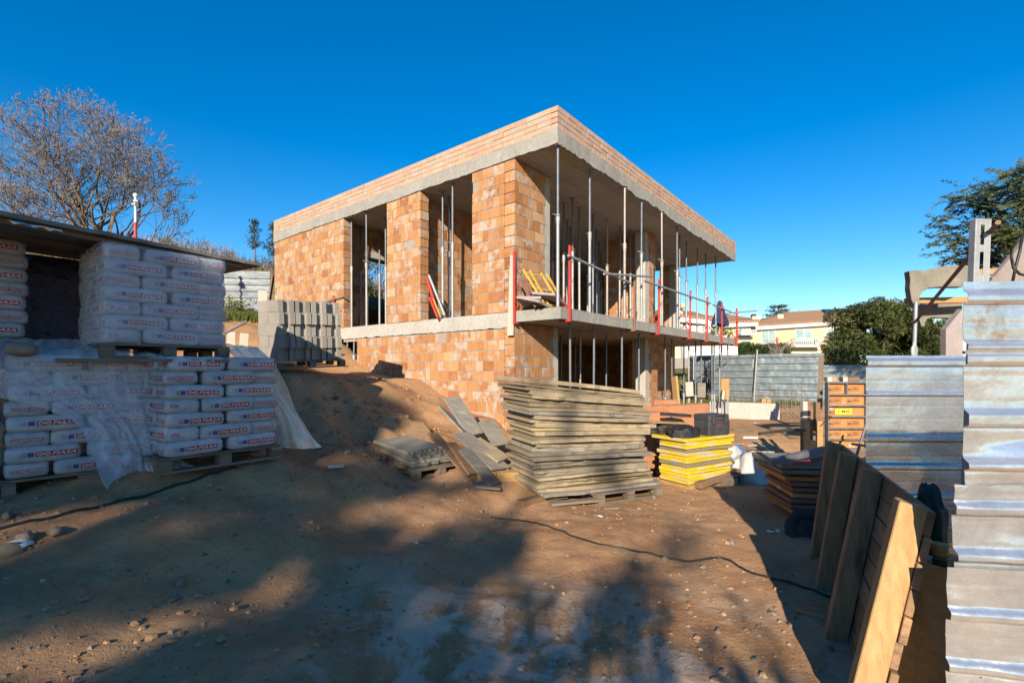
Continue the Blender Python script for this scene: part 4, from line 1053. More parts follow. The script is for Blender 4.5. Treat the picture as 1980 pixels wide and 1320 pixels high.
p = YC+ey*.66-gy_*.14; pallet((p.x,p.y,zy-.03), ya+.05, 'little broken pallet end in front of the yellow boards', .42, .36, 3, H=.16)
NY = 13; z = zy+.075
for k in range(NY):
    h = .050+sr.uniform(-.006,.008); L = 1.0+sr.uniform(-.03,.03); W = .5+sr.uniform(-.015,.015)
    if k == NY-1: L, W = 1.12, .6
    off = -.02-.05*(k/NY)+sr.uniform(-.03,.03); p = YC+ey*off+gy_*sr.uniform(-.015,.015)
    kind = 'ply' if k in (5, 9) else 'yellow_board'
    o = board_mesh(L, W, h*.93, k+300, kind, .004).build('formwork_board', MT[kind], loc=(p.x,p.y,z), rot=(0, sr.uniform(-.006,.006), ya+sr.uniform(-.035,.035)), bevel=.003)
    tag(o, '%s formwork board, %s in the yellow board stack' % ('bright yellow' if kind == 'yellow_board' else 'paint worn', ORD[NY-1-k]), 'formwork board', 'boards of the yellow stack'); z += h
ztop = z
p = YC+ey*.46+gy_*.02
t = thing('tool_case', 'black plastic tool case with red lettering on the yellow boards', 'tool case', (p.x,p.y,ztop), ya-.08)
m = MB()
def rbox(m, lo, hi, c, n=3):
    x0,y0,z0 = lo; x1,y1,z1 = hi; ring = []
    for cx, cy, a0 in ((x1-c,y0+c,-90),(x1-c,y1-c,0),(x0+c,y1-c,90),(x0+c,y0+c,180)):
        for k in range(n+1): a = R(a0+90*k/n); ring.append((cx+c*math.cos(a), cy+c*math.sin(a)))
    rows = [[Vector((x,y,z0)) for x,y in ring],[Vector((x,y,z1-c*.5)) for x,y in ring],[Vector(((x-(x0+x1)/2)*.95+(x0+x1)/2,(y-(y0+y1)/2)*.95+(y0+y1)/2,z1)) for x,y in ring]]
    m.grid(rows, smooth=False, closed=True); m.add(rows[0],[tuple(range(len(ring)-1,-1,-1))]); m.add(rows[2],[tuple(range(len(ring)))])
rbox(m,(0,0,0),(.42,.30,.22),.03); m.build('body', MT['plastic_black'], t)
m = MB(); rbox(m,(-.004,-.004,.222),(.424,.304,.30),.032); m.build('lid', MT['plastic_black'], t)
for x in (.06,.31): MB().box((x,-.022,.17),(x+.05,-.004,.27)).build('latch', MT['plastic_black'], t, bevel=.004)
m = MB(); m.path([(.13,.0,.285),(.14,-.03,.30),(.28,-.03,.30),(.29,0,.285)],.011,6); m.build('handle', MT['plastic_black'], t)
m = MB()
for x in (.02,.40): m.box((x-.012,-.008,.01),(x+.012,0,.21))
m.box((.05,-.006,.03),(.37,0,.042)); m.build('rib', MT['plastic_black'], t)
m = MB(); put_text(m, 'TSTAK', .16,.13,.11,.03, lambda x,z: Vector((x,-.0015,z)), 0, 0, .02); m.build('lettering', MT['print_red'], t)
# black film heaps
def heap(loc, rx, ry, rz_, seed, label, mat='film_black', name='film_bundle', cat='plastic sheet', ang=0):
    m = MB(); rows = []
    for i in range(15):
        th = math.pi*.5*i/14; row = []
        for j in range(36):
            ph = 2*math.pi*j/36; d = Vector((math.sin(th)*math.cos(ph), math.sin(th)*math.sin(ph), math.cos(th)))
            k = 1+.22*mnoise.noise(d*2.2+Vector((seed,0,0)))+.12*abs(mnoise.noise(d*6+Vector((0,seed,0))))
            row.append(Vector((d.x*rx*k, d.y*ry*k, max(0,d.z)**.7*rz_*k)))
        rows.append(row)
    o = m.grid(rows, closed=True).build(name, MT[mat], loc=loc, rot=(0,0,ang)); tag(o, label, cat); return o
p = YC+ey*.16+gy_*.22; heap((p.x,p.y,ztop), .26,.18,.15, 3, 'crumpled black film in front on the yellow boards', ang=ya)
p = YC+ey*.30+gy_*.62; heap((p.x,p.y,ztop-.02), 0.34,.2,.22, 8, 'black film bundle behind the tool case', ang=ya)
# pile of hollow bricks behind, on a pallet
bp = Vector((2.55, 7.95, 0)); zb_ = gz(bp.x+.4, bp.y+.3)
pallet((bp.x-.1,bp.y,zb_), ya-.1, 'pallet of leftover bricks behind the yellow boards', 1.3, .9)
def hollow(loc, rz_, label, tip=0, L=.34, W=.24, H=.20, fins=True):
    t = MB().box((0,0,0),(L,W,H))
    for k in range(7): t.box((L*(k+.2)/7,-.005,.006),(L*(k+.75)/7,0,H-.006)); 
    for k in range(5): t.box((L,W*(k+.2)/5,.006),(L+.005,W*(k+.75)/5,H-.006)); t.box((-.005,W*(k+.2)/5,.006),(0,W*(k+.75)/5,H-.006))
    o = t.build('hollow_brick', MT['hollow_brick'], loc=loc, rot=(tip,0,rz_)); tag(o, label, 'brick', 'leftover bricks on the pallet'); return o
z0 = zb_+.135
hx = ['orange hollow brick, left one of the top pair on the brick pile','orange hollow brick, right one of the top pair on the brick pile','flat orange slab brick standing up at the back of the pile','ribbed brick on end at the right of the pile','brick in the bottom layer below the left of the pair','brick in the bottom layer below the right of the pair','bottom layer brick at the right edge of the pile','pale brick tilted at the left of the pile','bottom layer brick at the left edge of the pile']
pos = [(.18,.10,3),(.55,.10,3),(.50,.50,3.5),(.94,.14,2.6),(.15,.08,0),(.5,.08,0),(.86,.08,0),(-.18,.2,3),(-.2,.1,0)]
for i, (a, b, k) in enumerate(pos):
    if k == 0: continue
    p = bp+ey*a+gy_*b; hollow((p.x,p.y,z0+.813+.203*(k-3)*.6*(k > 3)), ya+rng.uniform(-.06,.06), hx[i])
for lay in range(4):
    for i, (a, b) in enumerate(((-.2,.1),(.15,.08),(.5,.08),(.86,.08),(.3,.5),(.66,.5))):
        p = bp+ey*(a+.02*(lay%2))+gy_*b; hollow((p.x,p.y,z0+.203*lay), ya+rng.uniform(-.04,.04), 'brick in the %s layer up of the brick pile, %s' % (ORD1[lay], ('at the left edge','left of the middle','right of the middle','at the right edge','behind, nearer the house','behind, farther from the house')[i]))
a = P(1240,797,7.5); b = P(1330,803,7.9); o = MB().bar((0,0,0), b-a, .16, .05).build('steel_plate', MT['dark_steel'], loc=a); tag(o,'dark steel plate lying over the brick pile edge','steel plate')
p = P(1245,812,7.1); hollow((p.x,p.y,p.z-.10), ya, 'ribbed brick peeping out between board stack and yellow boards')
p = P(1263,810,7.0); o = MB().box((0,0,0),(.75,.25,.03)).build('plank', MT['wood'], loc=(p.x,p.y,p.z-.06), rot=(0,.08,ya)); tag(o,'thin board lying between brick pile and black film','plank')
# white woven sacks with blue straps
def sackbag(loc, rx, ry, h, seed, label, ang):
    t = thing('big_bag', label, 'sack', loc, ang, 'white sacks beside the yellow boards'); rows = []
    for i in range(15):
        u = i/14; row = []
        for j in range(32):
            ph = 2*math.pi*j/32; d = Vector((math.cos(ph), math.sin(ph), u*2))
            r0 = (1.0-.62*u**1.6)*(1+.16*mnoise.noise(d*1.6+Vector((seed,0,0)))+.10*abs(mnoise.noise(d*5+Vector((0,seed,0)))))
            row.append(Vector((math.cos(ph)*rx*r0, math.sin(ph)*ry*r0, h*u+.05*mnoise.noise(d*2+Vector((0,0,seed)))*u)))
        rows.append(row)
    m = MB().grid(rows, closed=True); m.add(rows[-1],[tuple(range(32))]); m.build('bag', MT['sack'], t)
    pts = [rows[i][29]*1.03+Vector((0,0,.01)) for i in range(4,15)]
    w_ = Vector((.035,.0,0)); MB().grid([[p-w_ for p in pts],[p+w_ for p in pts],[p+w_+Vector((0,-.006,0)) for p in pts]]).build('strap', MT['blue_strap'], t)
    return t
p = G(1428,930); sackbag((p.x,p.y+.3,p.z-.03), .34,.28,.52, 4, 'white woven sack with blue strap, slumped in the sun edge', ya)
p = G(1450,935); sackbag((p.x+.12,p.y+.22,p.z-.03), .26,.24,.46, 11, 'white woven sack with blue strap, half in shade', ya-.4)

# ------------------------------------------------------------------ low pallet with boards, and tumbled boards
PC = G(800, 931); pa = math.atan2(.70, .72)
pa2 = pa
ep = Vector((math.cos(pa), math.sin(pa), 0)); gp_ = Vector((-math.sin(pa), math.cos(pa), 0))
pallet((PC.x,PC.y,PC.z), pa, 'grey pallet with a few boards on top, lying on the dirt', .86, 1.08, 6, (R(7), R(1)))
z = PC.z+.15
for k in range(5):
    L = .70-.03*k; W = .98-.06*k
    p = PC+ep*(.03+sr.uniform(-.02,.02))+gp_*(.08+.02*k)
    o = board_mesh(L, W, .034, 500+k, 'ply_grey').build('formwork_board', MT['ply_grey'], loc=(p.x,p.y,z+.0), rot=(R(7)+sr.uniform(-.01,.01), R(-1), pa+.03*k), bevel=.003)
    tag(o, 'weathered board, %s of five on the low pallet' % ORD[4-k], 'formwork board', 'boards on the low pallet'); z += .038
def plate4(name, pts, th, mat, label, cat='board', group=None):
    """a board given by three corners: near-low a, along b, across c"""
    a, b, c = [Vector(p) for p in pts]; n = (b-a).cross(c-a).normalized()
    d = b+c-a
    o = MB().prism([Vector((0,0,0)), b-a, d-a, c-a], n*th).build(name, MT[mat], loc=a, bevel=.003); tag(o, label, cat, group); return o
TG = 'tumbled boards between bank and board stack'
plate4('board', (P(905,842,7.3),P(858,768,7.75),P(936,836,7.55)), .03, 'ply_grey', 'pale grey board leaning highest against the dirt bank', group=TG)
plate4('board', (P(955,862,7.1),P(925,815,7.4),P(985,856,7.25)), .03, 'ply_grey', 'mauve grey board leaning left of the board stack', group=TG)
plate4('board', (P(915,850,7.35),P(868,800,7.7),P(892,836,7.2)), .03, 'ply_grey', 'short pale board under the highest leaning board', group=TG)
plate4('board', (P(985,905,6.6),P(908,838,7.3),P(950,910,6.4)), .03, 'ply_grey', 'grey board sloping down under the leaning boards', group=TG)
plate4('board', (P(985,885,6.8),P(928,848,7.35),P(962,895,6.55)), .028, 'ply', 'yellowish board stuck below the mauve one', group=TG)
plate4('board', (P(860,868,7.0),P(820,818,7.35),P(798,858,7.2)), .03, 'wood_dark', 'dark triangular looking board propped behind the low pallet', group=TG)
plate4('board', (P(935,940,6.15),P(845,840,6.9),P(915,942,6.0)), .035, 'wood_dark', 'long dark plank leaning beside the low pallet', group=TG)
plate4('board', (P(965,935,6.05),P(905,868,6.7),P(945,942,5.9)), .035, 'ply_grey', 'grey plank leaning in front of the dark planks', group=TG)
plate4('board', (P(922,918,6.25),P(880,858,6.8),P(905,920,6.1)), .035, 'wood_dark', 'shorter dark plank between two leaning planks', group=TG)
plate4('board', (P(918,944,5.85),P(968,948,5.9),P(915,930,6.2)), .03, 'ply_grey', 'flat pointed board lying on the dirt before the planks', group=TG)
plate4('board', (P(958,930,6.3),P(1000,930,6.4),P(958,912,6.32)), .08, 'wood', 'short squared timber lying behind the flat pointed board', 'timber')
plate4('board', (P(985,925,6.5),P(960,892,6.9),P(1020,925,6.7)), .05, 'ply', 'stub of yellowish boards behind the tall stack corner', group=TG)
# ------------------------------------------------------------------ timber formwork panel leaning beside the path
def lerp(a, b, u): return a+(b-a)*u
TN, TF = Vector((1.935, 2.24, -.65)), Vector((2.88, 4.24, -.65))
BN, BF = Vector((1.57, 2.12, -1.68)), Vector((2.72, 4.22, -1.70))
t = thing('timber_formwork', 'leaning timber formwork panel of planks with four thick upright posts', 'formwork panel', (2.0, 3.2, -1.66))
l = Vector(t.location)
def on_panel(u, v, off=0):
    p = lerp(lerp(TN, TF, u), lerp(BN, BF, u), v)
    n = ((TF-TN).cross(BN-TN)).normalized()
    if n.x > 0: n = -n                      # n points to the left, towards the path
    return p+n*off-l
NP = 9; m = MB(); r = random.Random(2)
for k in range(NP):
    v0 = k/NP+.003; v1 = (k+1)/NP-.003; a = r.uniform(-.004,.004)
    e0 = -.008+r.uniform(-.006,.006)
    q = [on_panel(e0, v0, a), on_panel(1.0, v0, a), on_panel(1.0, v1, a), on_panel(e0, v1, a)]
    b = [on_panel(e0, v0, a-.032), on_panel(1.0, v0, a-.032), on_panel(1.0, v1, a-.032), on_panel(e0, v1, a-.032)]
    m.add(q+b, [(0,1,2,3),(7,6,5,4),(0,4,5,1),(1,5,6,2),(2,6,7,3),(3,7,4,0)], 0, (r.random(),0,0))
wd = MT['wood_dark_v']
m.build('planks', MT['wood_dark_h'], t, bevel=.003)
for i, u in enumerate((.022, .37, .69, .965)):
    m = MB(); ww = .062/ (TF-TN).length; tt = .004; dp = .115
    vt = .0 if i != 1 else -.012
    q = [on_panel(u-ww,vt,tt), on_panel(u+ww*.55,vt,tt), on_panel(u+ww*.55,vt,dp), on_panel(u-ww,vt,dp)]
    b = [on_panel(u-ww,1.02,tt), on_panel(u+ww*.55,1.02,tt), on_panel(u+ww*.55,1.02,dp), on_panel(u-ww,1.02,dp)]
    m.add(q+b, [(0,1,2,3),(7,6,5,4),(0,4,5,1),(1,5,6,2),(2,6,7,3),(3,7,4,0)], 0, (r.uniform(.4,1),0,0)).build('post', [MT['wood_post'], wd, wd, wd][i], t, bevel=.005)
p = P(1786, 1120, 2.2)
o = MB().prism([Vector((0,0,0)),Vector((.14,-.10,-.02)),Vector((.06,-.16,-.95)),Vector((-.10,.06,-.95))],(.012,.015,0)).build('plywood_sheet', MT['wood'], loc=P(1772,1085,2.32)); tag(o,'brown plywood sheet standing between timber panel and metal sheets','plywood')

# ------------------------------------------------------------------ corrugated metal sheets
def ribbed(name, a, b, z0, z1, ribs, mat, label, cat, group, depth=.025, wob=.010, seed=0, lean=0.0, nrm=None, edge=.006, dents=0, holes=0, loc=None, nx_=40):
    """sheet between plan points a and b with ribs at the listed heights (z), running along it"""
    a = Vector((a[0], a[1], 0)); b = Vector((b[0], b[1], 0)); d = b-a; n = Vector((d.y, -d.x, 0)).normalized()
    if n.y > 0: n = -n
    prof = []; zs = [z1]
    r = random.Random(seed)
    pr = [(z1, 0.0)]
    for zr, hw in sorted(ribs, reverse=True):
        pr += [(zr+hw+.018, 0.0), (zr+hw, 1.0), (zr-hw, 1.0), (zr-hw-.007, -.12), (zr-hw-.016, 0.0)]
    pr.append((z0, 0.0))
    pr2 = []
    for (za, oa), (zb, ob) in zip(pr, pr[1:]):
        k = max(1, int(abs(za-zb)/.009)) if nx_ == 40 else max(1, int(abs(za-zb)/.045))
        for q in range(k): pr2.append((za+(zb-za)*q/k, oa+(ob-oa)*q/k))
    pr2.append(pr[-1])
    base = a.copy(); base.z = z0
    rows = []
    ph = r.uniform(0, 50)
    for zz, o_ in pr2:
        row = []; ed = edge*(mnoise.noise(Vector((zz*4, ph, 0)))+.6*mnoise.noise(Vector((zz*13, ph, 3))))
        for i in range(nx_+1):
            u = i/nx_
            off = depth*o_-.0016*max(0,math.cos((zz-z0)*2*math.pi/.107))**14*(1-min(1,abs(o_)))+wob*mnoise.noise(Vector((u*d.length*2.2, zz*3.0, ph)))+wob*.5*mnoise.noise(Vector((u*d.length*6, zz*7, ph+9)))
            if dents: off += dents*max(0, mnoise.noise(Vector((u*d.length*3.1+4, zz*3.6+ph, 7)))-.25)
            off += lean*(zz-z0)
            q = a+d*u+n*off
            if i == 0: q = q-d.normalized()*ed
            row.append(Vector((q.x, q.y, zz+(.006*mnoise.noise(Vector((u*9, ph, 1))) if zz in (z0, z1) else 0)))-base)
        rows.append(row)
    m = MB().grid(rows)
    back = [[p-n*.0015 for p in row] for row in rows]; m.grid([list(reversed(x)) for x in back])
    o = m.build(name, MT[mat], loc=base); tag(o, label, cat, group); return o
NG = 'metal sheets standing at the right edge'
def zpx(py, d): return (HY-py)/F*d
# nearest column: upper sheet and lower sheet
ribbed('metal_sheet', (1.862,1.99), (3.4,1.93), -.56, .362, [(zpx(578,2),.016),(zpx(672,2),.010),(zpx(695,2),.018),(zpx(810,2),.024),(zpx(898,2),.012)], 'sheet_rust', 'dented shiny metal sheet, topmost of the nearest column', 'metal sheet', NG, .022, .012, 3, dents=.085)
ribbed('metal_sheet', (1.815,1.985), (3.4,1.86), -.83, -.47, [(zpx(985,1.98),.016),(zpx(1075,1.98),.014)], 'sheet', 'metal sheet in the middle of the nearest column', 'metal sheet', NG, .022, .010, 8, dents=.05)
ribbed('metal_sheet', (1.765,1.96), (3.4,1.70), -1.72, -.80, [(zpx(1188,1.95),.015),(zpx(1290,1.95),.014),(-1.42,.015)], 'sheet_rust', 'mud stained metal sheet at the foot of the nearest column', 'metal sheet', NG, .022, .010, 13, dents=.045)
ribbed('metal_sheet', (3.005,4.10), (4.6,4.06), -1.70, .118, [(zpx(702,4.1),.022),(zpx(762,4.1),.010),(zpx(848,4.1),.02),(zpx(902,4.1),.018),(zpx(960,4.1),.016),(-1.30,.018)], 'sheet', 'metal sheet behind the timber panel, half in shade', 'metal sheet', NG, .025, .009, 21, dents=.03)
ribbed('metal_sheet', (3.9,3.4), (5.2,3.3), -1.70, .0, [(-.2,.02),(-.6,.02),(-1.0,.02)], 'sheet', 'metal sheet bridging the gap behind the nearest column', 'metal sheet', NG, .03, .008, 22)
for i, (px, py, d) in enumerate(((1900,612,1.95),(1864,598,1.96),(1868,770,1.95),(1880,833,1.95),(1917,880,1.95))):
    p = P(px, py, d-.035)
# green tarp and yellow can between panel and sheets
p = P(1822, 1010, 2.7); heap((p.x+.02,p.y+.1,p.z-.2), .055,.10,.36, 5, 'dark green tarp bundle squeezed beside the metal sheets', 'green', 'tarp', 'tarp')
p = P(1818, 1072, 2.5); o = MB().tube((0,0,0),(0,0,.05),.032,.035,14).tube((0,0,.05),(0,0,.058),.037,n=14).build('yellow_lid', MT['yellow_board'], loc=(p.x,p.y,p.z)); tag(o,'yellow lid of a pot beside the green tarp','lid')
p = P(1818, 1090, 2.5); o = MB().tube((0,0,-.75),(0,0,.028),.03,.032,14).build('bucket', MT['plastic_black'], loc=(p.x,p.y,p.z)); tag(o,'dark bucket standing under the yellow lid','bucket')

# things standing behind the sheets
out1 = [(95,705),(180,697),(260,705),(330,680),(470,655),(600,650),(740,648),(745,822),(640,868),(400,868),(300,880),(240,910),(205,960),(200,1010),(195,1050),(150,1060),(120,1000),(102,880),(108,800)]
out2 = [(200,1050),(400,1040),(640,1032),(640,1160),(600,1165),(520,1187),(330,1180),(280,1195),(260,1230),(250,1290),(230,1305),(200,1200),(195,1100)]
for i, (o_, d) in enumerate(((out1, 7.5),(out2, 8.3))):
    pts = [P(1740+x/5.28, 390+y/5.28, d) for x, y in o_]; c = pts[0]
    m = MB().prism([p-c for p in pts], (.03,.14,0)); 
    o = m.build('formwork_bracket', MT['conc_form'], loc=c, bevel=.006); tag(o, ['cement coated hooked bracket jutting out, the upper one','cement coated hooked bracket under the timber, the lower one'][i], 'bracket', 'hooked brackets behind the metal sheets')
a = P(1753,582,7.9); b = P(1862,578,7.9); o = MB().bar((0,0,0), b-a+Vector((.3,.1,0)), .1,.095).build('timber', MT['wood'], loc=a, bevel=.004); tag(o,'fresh timber batten lying across between two hooked brackets','timber')
a = P(1862,530,7.8); b = P(1935,524,7.8); o = MB().bar((0,0,0), b-a, .1,.105).build('timber', MT['wood'], loc=a, bevel=.004); tag(o,'fresh timber batten behind the slotted metal post','timber')
# galvanised slotted post
def slotted():
    m = MB(); d = 2.35; x0, x1 = 0, .071; H = .325
    def seg(xa, xb, za, zb_): m.box((xa,0,za),(xb,.004,zb_))
    s0, s1 = .024, .043
    seg(x0, s0, 0, H); seg(s1, x1, 0, H); seg(s0, s1, .0,.045); seg(s0, s1, .158,.195); seg(s0, s1, .293, H)
    m.box((x0-.004,0,0),(x0,.035,H)); m.box((x1,0,0),(x1+.004,.035,H)); return m
p = P(1884,548,2.4); o = slotted().build('slotted_post', MT['galv'], loc=p, rot=(0,R(2.2),0), bevel=.002)
tag(o,'galvanised channel post with two long slots above the sheets','post')
MB().box((0,.001,-1.95),(.071,.03,-.0)).build('post_foot', MT['galv'], o)
a = P(1770,622,4.2); b = P(1930,430,2.30); o = MB().tube((0,0,0), b-a, .0115, n=8).build('rebar', MT['rusty'], loc=a); tag(o,'rusty steel bar tied slanting across the slotted post','steel bar')
a = P(1768,690,4.2); b = P(1771,584,4.2); m = MB().tube(Vector((0,0,.09)), b-a, .0155, n=8)
rows = []
for i in range(7):
    u = i/6; w_ = .016+.018*math.sin(min(1,u*1.5)*math.pi*.6) if u < .8 else .017
    rows.append([Vector((math.cos(2*math.pi*k/10)*w_, math.sin(2*math.pi*k/10)*.012, .16*(u)-.03)) for k in range(10)])
m.grid(rows, closed=True); m.tube((0,0,-1.75),(0,0,-.02),.014); o = m.build('steel_pole', MT['galv'], loc=a); tag(o,'thin steel pole with a flattened joint behind the sheet','pole')
m = MB().prism([P(1829,636,4.6)-P(1829,636,4.6), P(1862,596,4.6)-P(1829,636,4.6), P(1862,696,4.6)-P(1829,636,4.6), P(1829,696,4.6)-P(1829,636,4.6)], (0,.06,0)); o = m.build('board', MT['pink_board'], loc=P(1829,636,4.6)); tag(o,'slanting pinkish board end under the lower bracket','board')
c = P(1912,546,6.2); pts = [P(1912,548,6.2),P(1990,455,6.0),P(2060,455,6.0),P(2060,560,6.2)]; o = MB().prism([p-c for p in pts], (0,.06,0)).box((.05,-.02,-.01),(.5,-.0,.02), M=Matrix.Rotation(R(-45),4,'Y')).build('hoist_board', MT['pink_board'], loc=c); tag(o,'pinkish slanting panel at the picture edge with cable loops','panel')
pts = [P(1960,520,5.8),P(1956,500,5.8),P(1957,480,5.8),P(1964,467,5.8),P(1974,460,5.8),P(1990,452,5.8)]; o = MB().path([p-pts[0] for p in reversed(loft([pts],0,30)[0] if False else pts)], .015, 6)
o.path([p-pts[0] for p in (P(1956,500,5.76),P(1960,518,5.72),P(1972,530,5.72),P(1990,534,5.72))], .015, 6); o.path([p-pts[0] for p in (P(1976,461,5.74),P(1972,485,5.72),P(1964,515,5.72),P(1958,545,5.72))], .015, 6)
o = o.build('cable_loop', MT['cable'], loc=pts[0]); tag(o,'loops of black cable hanging on the pinkish panel','cable')

# orange framed formwork panel with stamped text
oc = P(1597, 868, 7.9); OW, OH = .66, 1.10; orz = .02
t = thing('orange_formwork', 'orange faced steel framed formwork panel with black stamps and yellow sticker', 'formwork panel', (oc.x, oc.y, oc.z), orz)
MB().box((.01,.012,.01),(OW-.01,.03,OH-.01)).build('face', MT['orange_ply'], t)
m = MB(); fr_ = .022
for x in (0, OW-fr_): m.box((x,-.05,0),(x+fr_,.032,OH))
rz_s = [0, .16, .325, .475, .63, .78, .925, OH-fr_]
for z_ in (0, .15, .33, .52, .70, .88, OH-fr_): m.box((fr_,-.052,z_),(OW-fr_,.033,z_+fr_))
m.box((OW*.47,-.048,.902),(OW*.47+fr_,.01,OH-fr_-.001)); m.build('steel_frame', MT['rail_steel'], t)
m = MB()
for row, z_ in enumerate((.19,.37,.56,.74,.93)):
    for cx in (.05,.36):
        def fn(x, y, z_=z_, cx=cx): return Vector((cx+x, .0105, z_+y+x*.12))
        if row == 2 and cx > .3: continue
        for (x0,y0,x1,y1) in ((0,0,.2,.006),(0,.072,.2,.078),(0,0,.005,.078),(.195,0,.2,.078)): put_rect(m,x0,y0,x1,y1,fn,0,2,1)
        put_text(m,'MALPESA',.012,.018,.176,.042,fn,0,0,.02)
m.build('stamped_text', MT['print_black'], t)
m = MB(); fn = lambda x, z_: Vector((x, .009, z_)); put_rect(m,.16,.57,.44,.665,fn,0,2,2); m.build('sticker', MT['lime'], t)
m = MB(); fn = lambda x, z_: Vector((x, .0075, z_)); put_text(m,'MAD',.27,.595,.15,.045,fn,0,0,.02); put_text(m,'UP',.185,.60,.055,.032,fn,0); m.build('sticker_text', MT['print_black'], t)
MB().box((-.03,-.06,.50),(.06,-.052,.55)).tube((-.02,-.06,.52),(-.16,-.1,.38),.008).build('tie_clip', MT['dark_steel'], t)
for i, px in enumerate((1600, 1630)):
    p = P(px, 748, 8.0); o = MB().box((0,0,0),(.16+.12*i,.1,.075)).build('timber_block', MT['wood_dark' if i else 'wood'], loc=(p.x,p.y,oc.z+OH+.002), bevel=.004); tag(o,['timber end lying on top of the orange panel, left','wide timber end lying on top of the orange panel, right'][i],'timber')
    MB().box((0,-.003,.0),(.075,-.001,.075)).build('pale_end', MT['pale_board'], o)
a = P(1655,885,7.0); b = P(1676,815,7.2); o = MB().tube((0,0,0), b-a, .02).build('steel_tube', MT['rail_steel'], loc=a); tag(o,'steel tube standing slanted before the orange panel','tube')
a = P(1648,858,6.8); b = P(1690,864,6.9); o = MB().tube((0,0,0), b-a, .018).build('steel_tube', MT['rail_steel'], loc=a); tag(o,'short steel tube lying across the slanted tube','tube')
pts = [P(1660,895,5.2),P(1670,888,5.15),P(1684,880,5.1)]; o = MB().path([p-pts[0] for p in pts], .02, 8).build('pipe', MT['print_white'], loc=pts[0]); tag(o,'white plastic pipe end between panels','pipe')
# timber box formwork with two posts
tc = P(1553, 868, 9.8); t = thing('timber_form', 'pale timber formwork box with two posts and an open slot', 'formwork', (tc.x,tc.y,tc.z-.15), .02)
w1 = 38*9.8/F
MB().box((0,-.02,0),(.13,.02,.72)).build('post', MT['wood'], t, bevel=.004); MB().box((w1-.13,-.02,0),(w1,.02,.72)).build('post', MT['wood'], t, bevel=.004)
MB().box((.132,-.012,0),(w1-.132,.012,.33)).build('board', MT['wood'], t, bevel=.003)
MB().box((.012,0.022,.55),(.11,.12,1.12)).build('post_top', MT['pale_board'], t, bevel=.004); MB().box((.115,.024,.72),(.17,.14,1.14)).build('dark_post', MT['rusty'], t)
MB().box((w1-.12,.022,.5),(w1-.03,.12,1.10)).build('post_top', MT['wood_dark'], t, bevel=.004); MB().box((.14,.3,0),(w1-.0,.32,.72)).build('back_board', MT['wood_dark'], t)
a = P(1585,790,13); b = P(1588,690,13.5); o = MB().bar((0,0,0), b-a, .12,.08).build('timber_post', MT['pallet'], loc=a); tag(o,'brown timber post leaning on the far hoarding corner','post')
a = P(1582,745,9.9); b = P(1577,722,9.9)
# black pipe over the bank
a = P(1468,832,8.9); b = P(1556,826,9.4); pts = [a, a.lerp(b,.3)+Vector((0,0,.02)), a.lerp(b,.7)+Vector((0,0,.03)), b]; o = MB().path([p-a-Vector((0,0,.06)) for p in pts], .028, 10).build('black_pipe', MT['rubber'], loc=a); tag(o,'black corrugated pipe lying over the dirt edge','pipe')
a = P(1437,846,8.7); b = P(1464,846,8.75); o = MB().tube((0,0,0), b-a, .022, n=8).build('plastic_pipe', MT['print_white'], loc=a); tag(o,'short white plastic pipe on the sunlit dirt','pipe')
for i, (px, py) in enumerate(((1475,868),(1485,874),(1466,866))):
    p = G(px, py); o = MB().blob((0,0,0), .16,.11,.02, i, 9, 5, .35).build('cement_crust', MT['conc_pale'], loc=p+Vector((0,0,.006))); tag(o, ['pale cement crust on the dirt, middle patch by the white pipe','pale cement crust on the dirt, patch nearest the bank edge','pale cement crust on the dirt, patch nearest the white sacks'][i], 'cement crust')
# shaded stack of steel panels with profiles on top
sp = P(1530, 975, 5.3); sa_ = -.10
e_ = Vector((math.cos(sa_), math.sin(sa_), 0)); 
zz = gz(sp.x+.2, sp.y)
for k in range(7):
    o = MB().box((0,0,0),(.46+.02*(k%3),.7,.045)).box((-.004,-.004,.008),(.466,-.0,.037),0).build('steel_form', MT['rusty' if k % 3 else 'orange_ply'], loc=(sp.x+rng.uniform(-.02,.02)-.05*(k>5), sp.y, zz+.05+.062*k), rot=(0,rng.uniform(-.02,.02),sa_+rng.uniform(-.06,.06)), bevel=.004)
    tag(o, 'rusty shaded form panel, %s in the dark stack by the timber panel' % ORD[6-k], 'form panel', 'panels of the dark stack')
for k in range(2):
    o = MB().box((0,0,0),(.62,.75,.045)).build('form_beam', MT['ply_grey'], loc=(sp.x-.12, sp.y-.03, zz+.50+.06*k), rot=(0,0,sa_+.04*k)); tag(o,['lower grey board on the dark panel stack','upper grey board on the dark panel stack'][k],'board')
    
for i, (pa_, pb_, r_, mt, lb) in enumerate(((P(1488,893,5.1),P(1596,868,5.4),.045,'rail_steel','dark square steel profile lying on top of the shaded stack'),(P(1530,897,5.2),P(1600,884,5.3),.018,'red','red and white bar lying on the shaded stack'),(P(1525,900,5.3),P(1610,876,5.6),.03,'rail_steel','thin steel profile behind the red bar on the shaded stack'))):
    o = MB().bar((0,0,0), pb_-pa_, r_*1.4, r_*1.4).build('steel_profile', MT[mt], loc=pa_); tag(o, lb, 'steel profile')
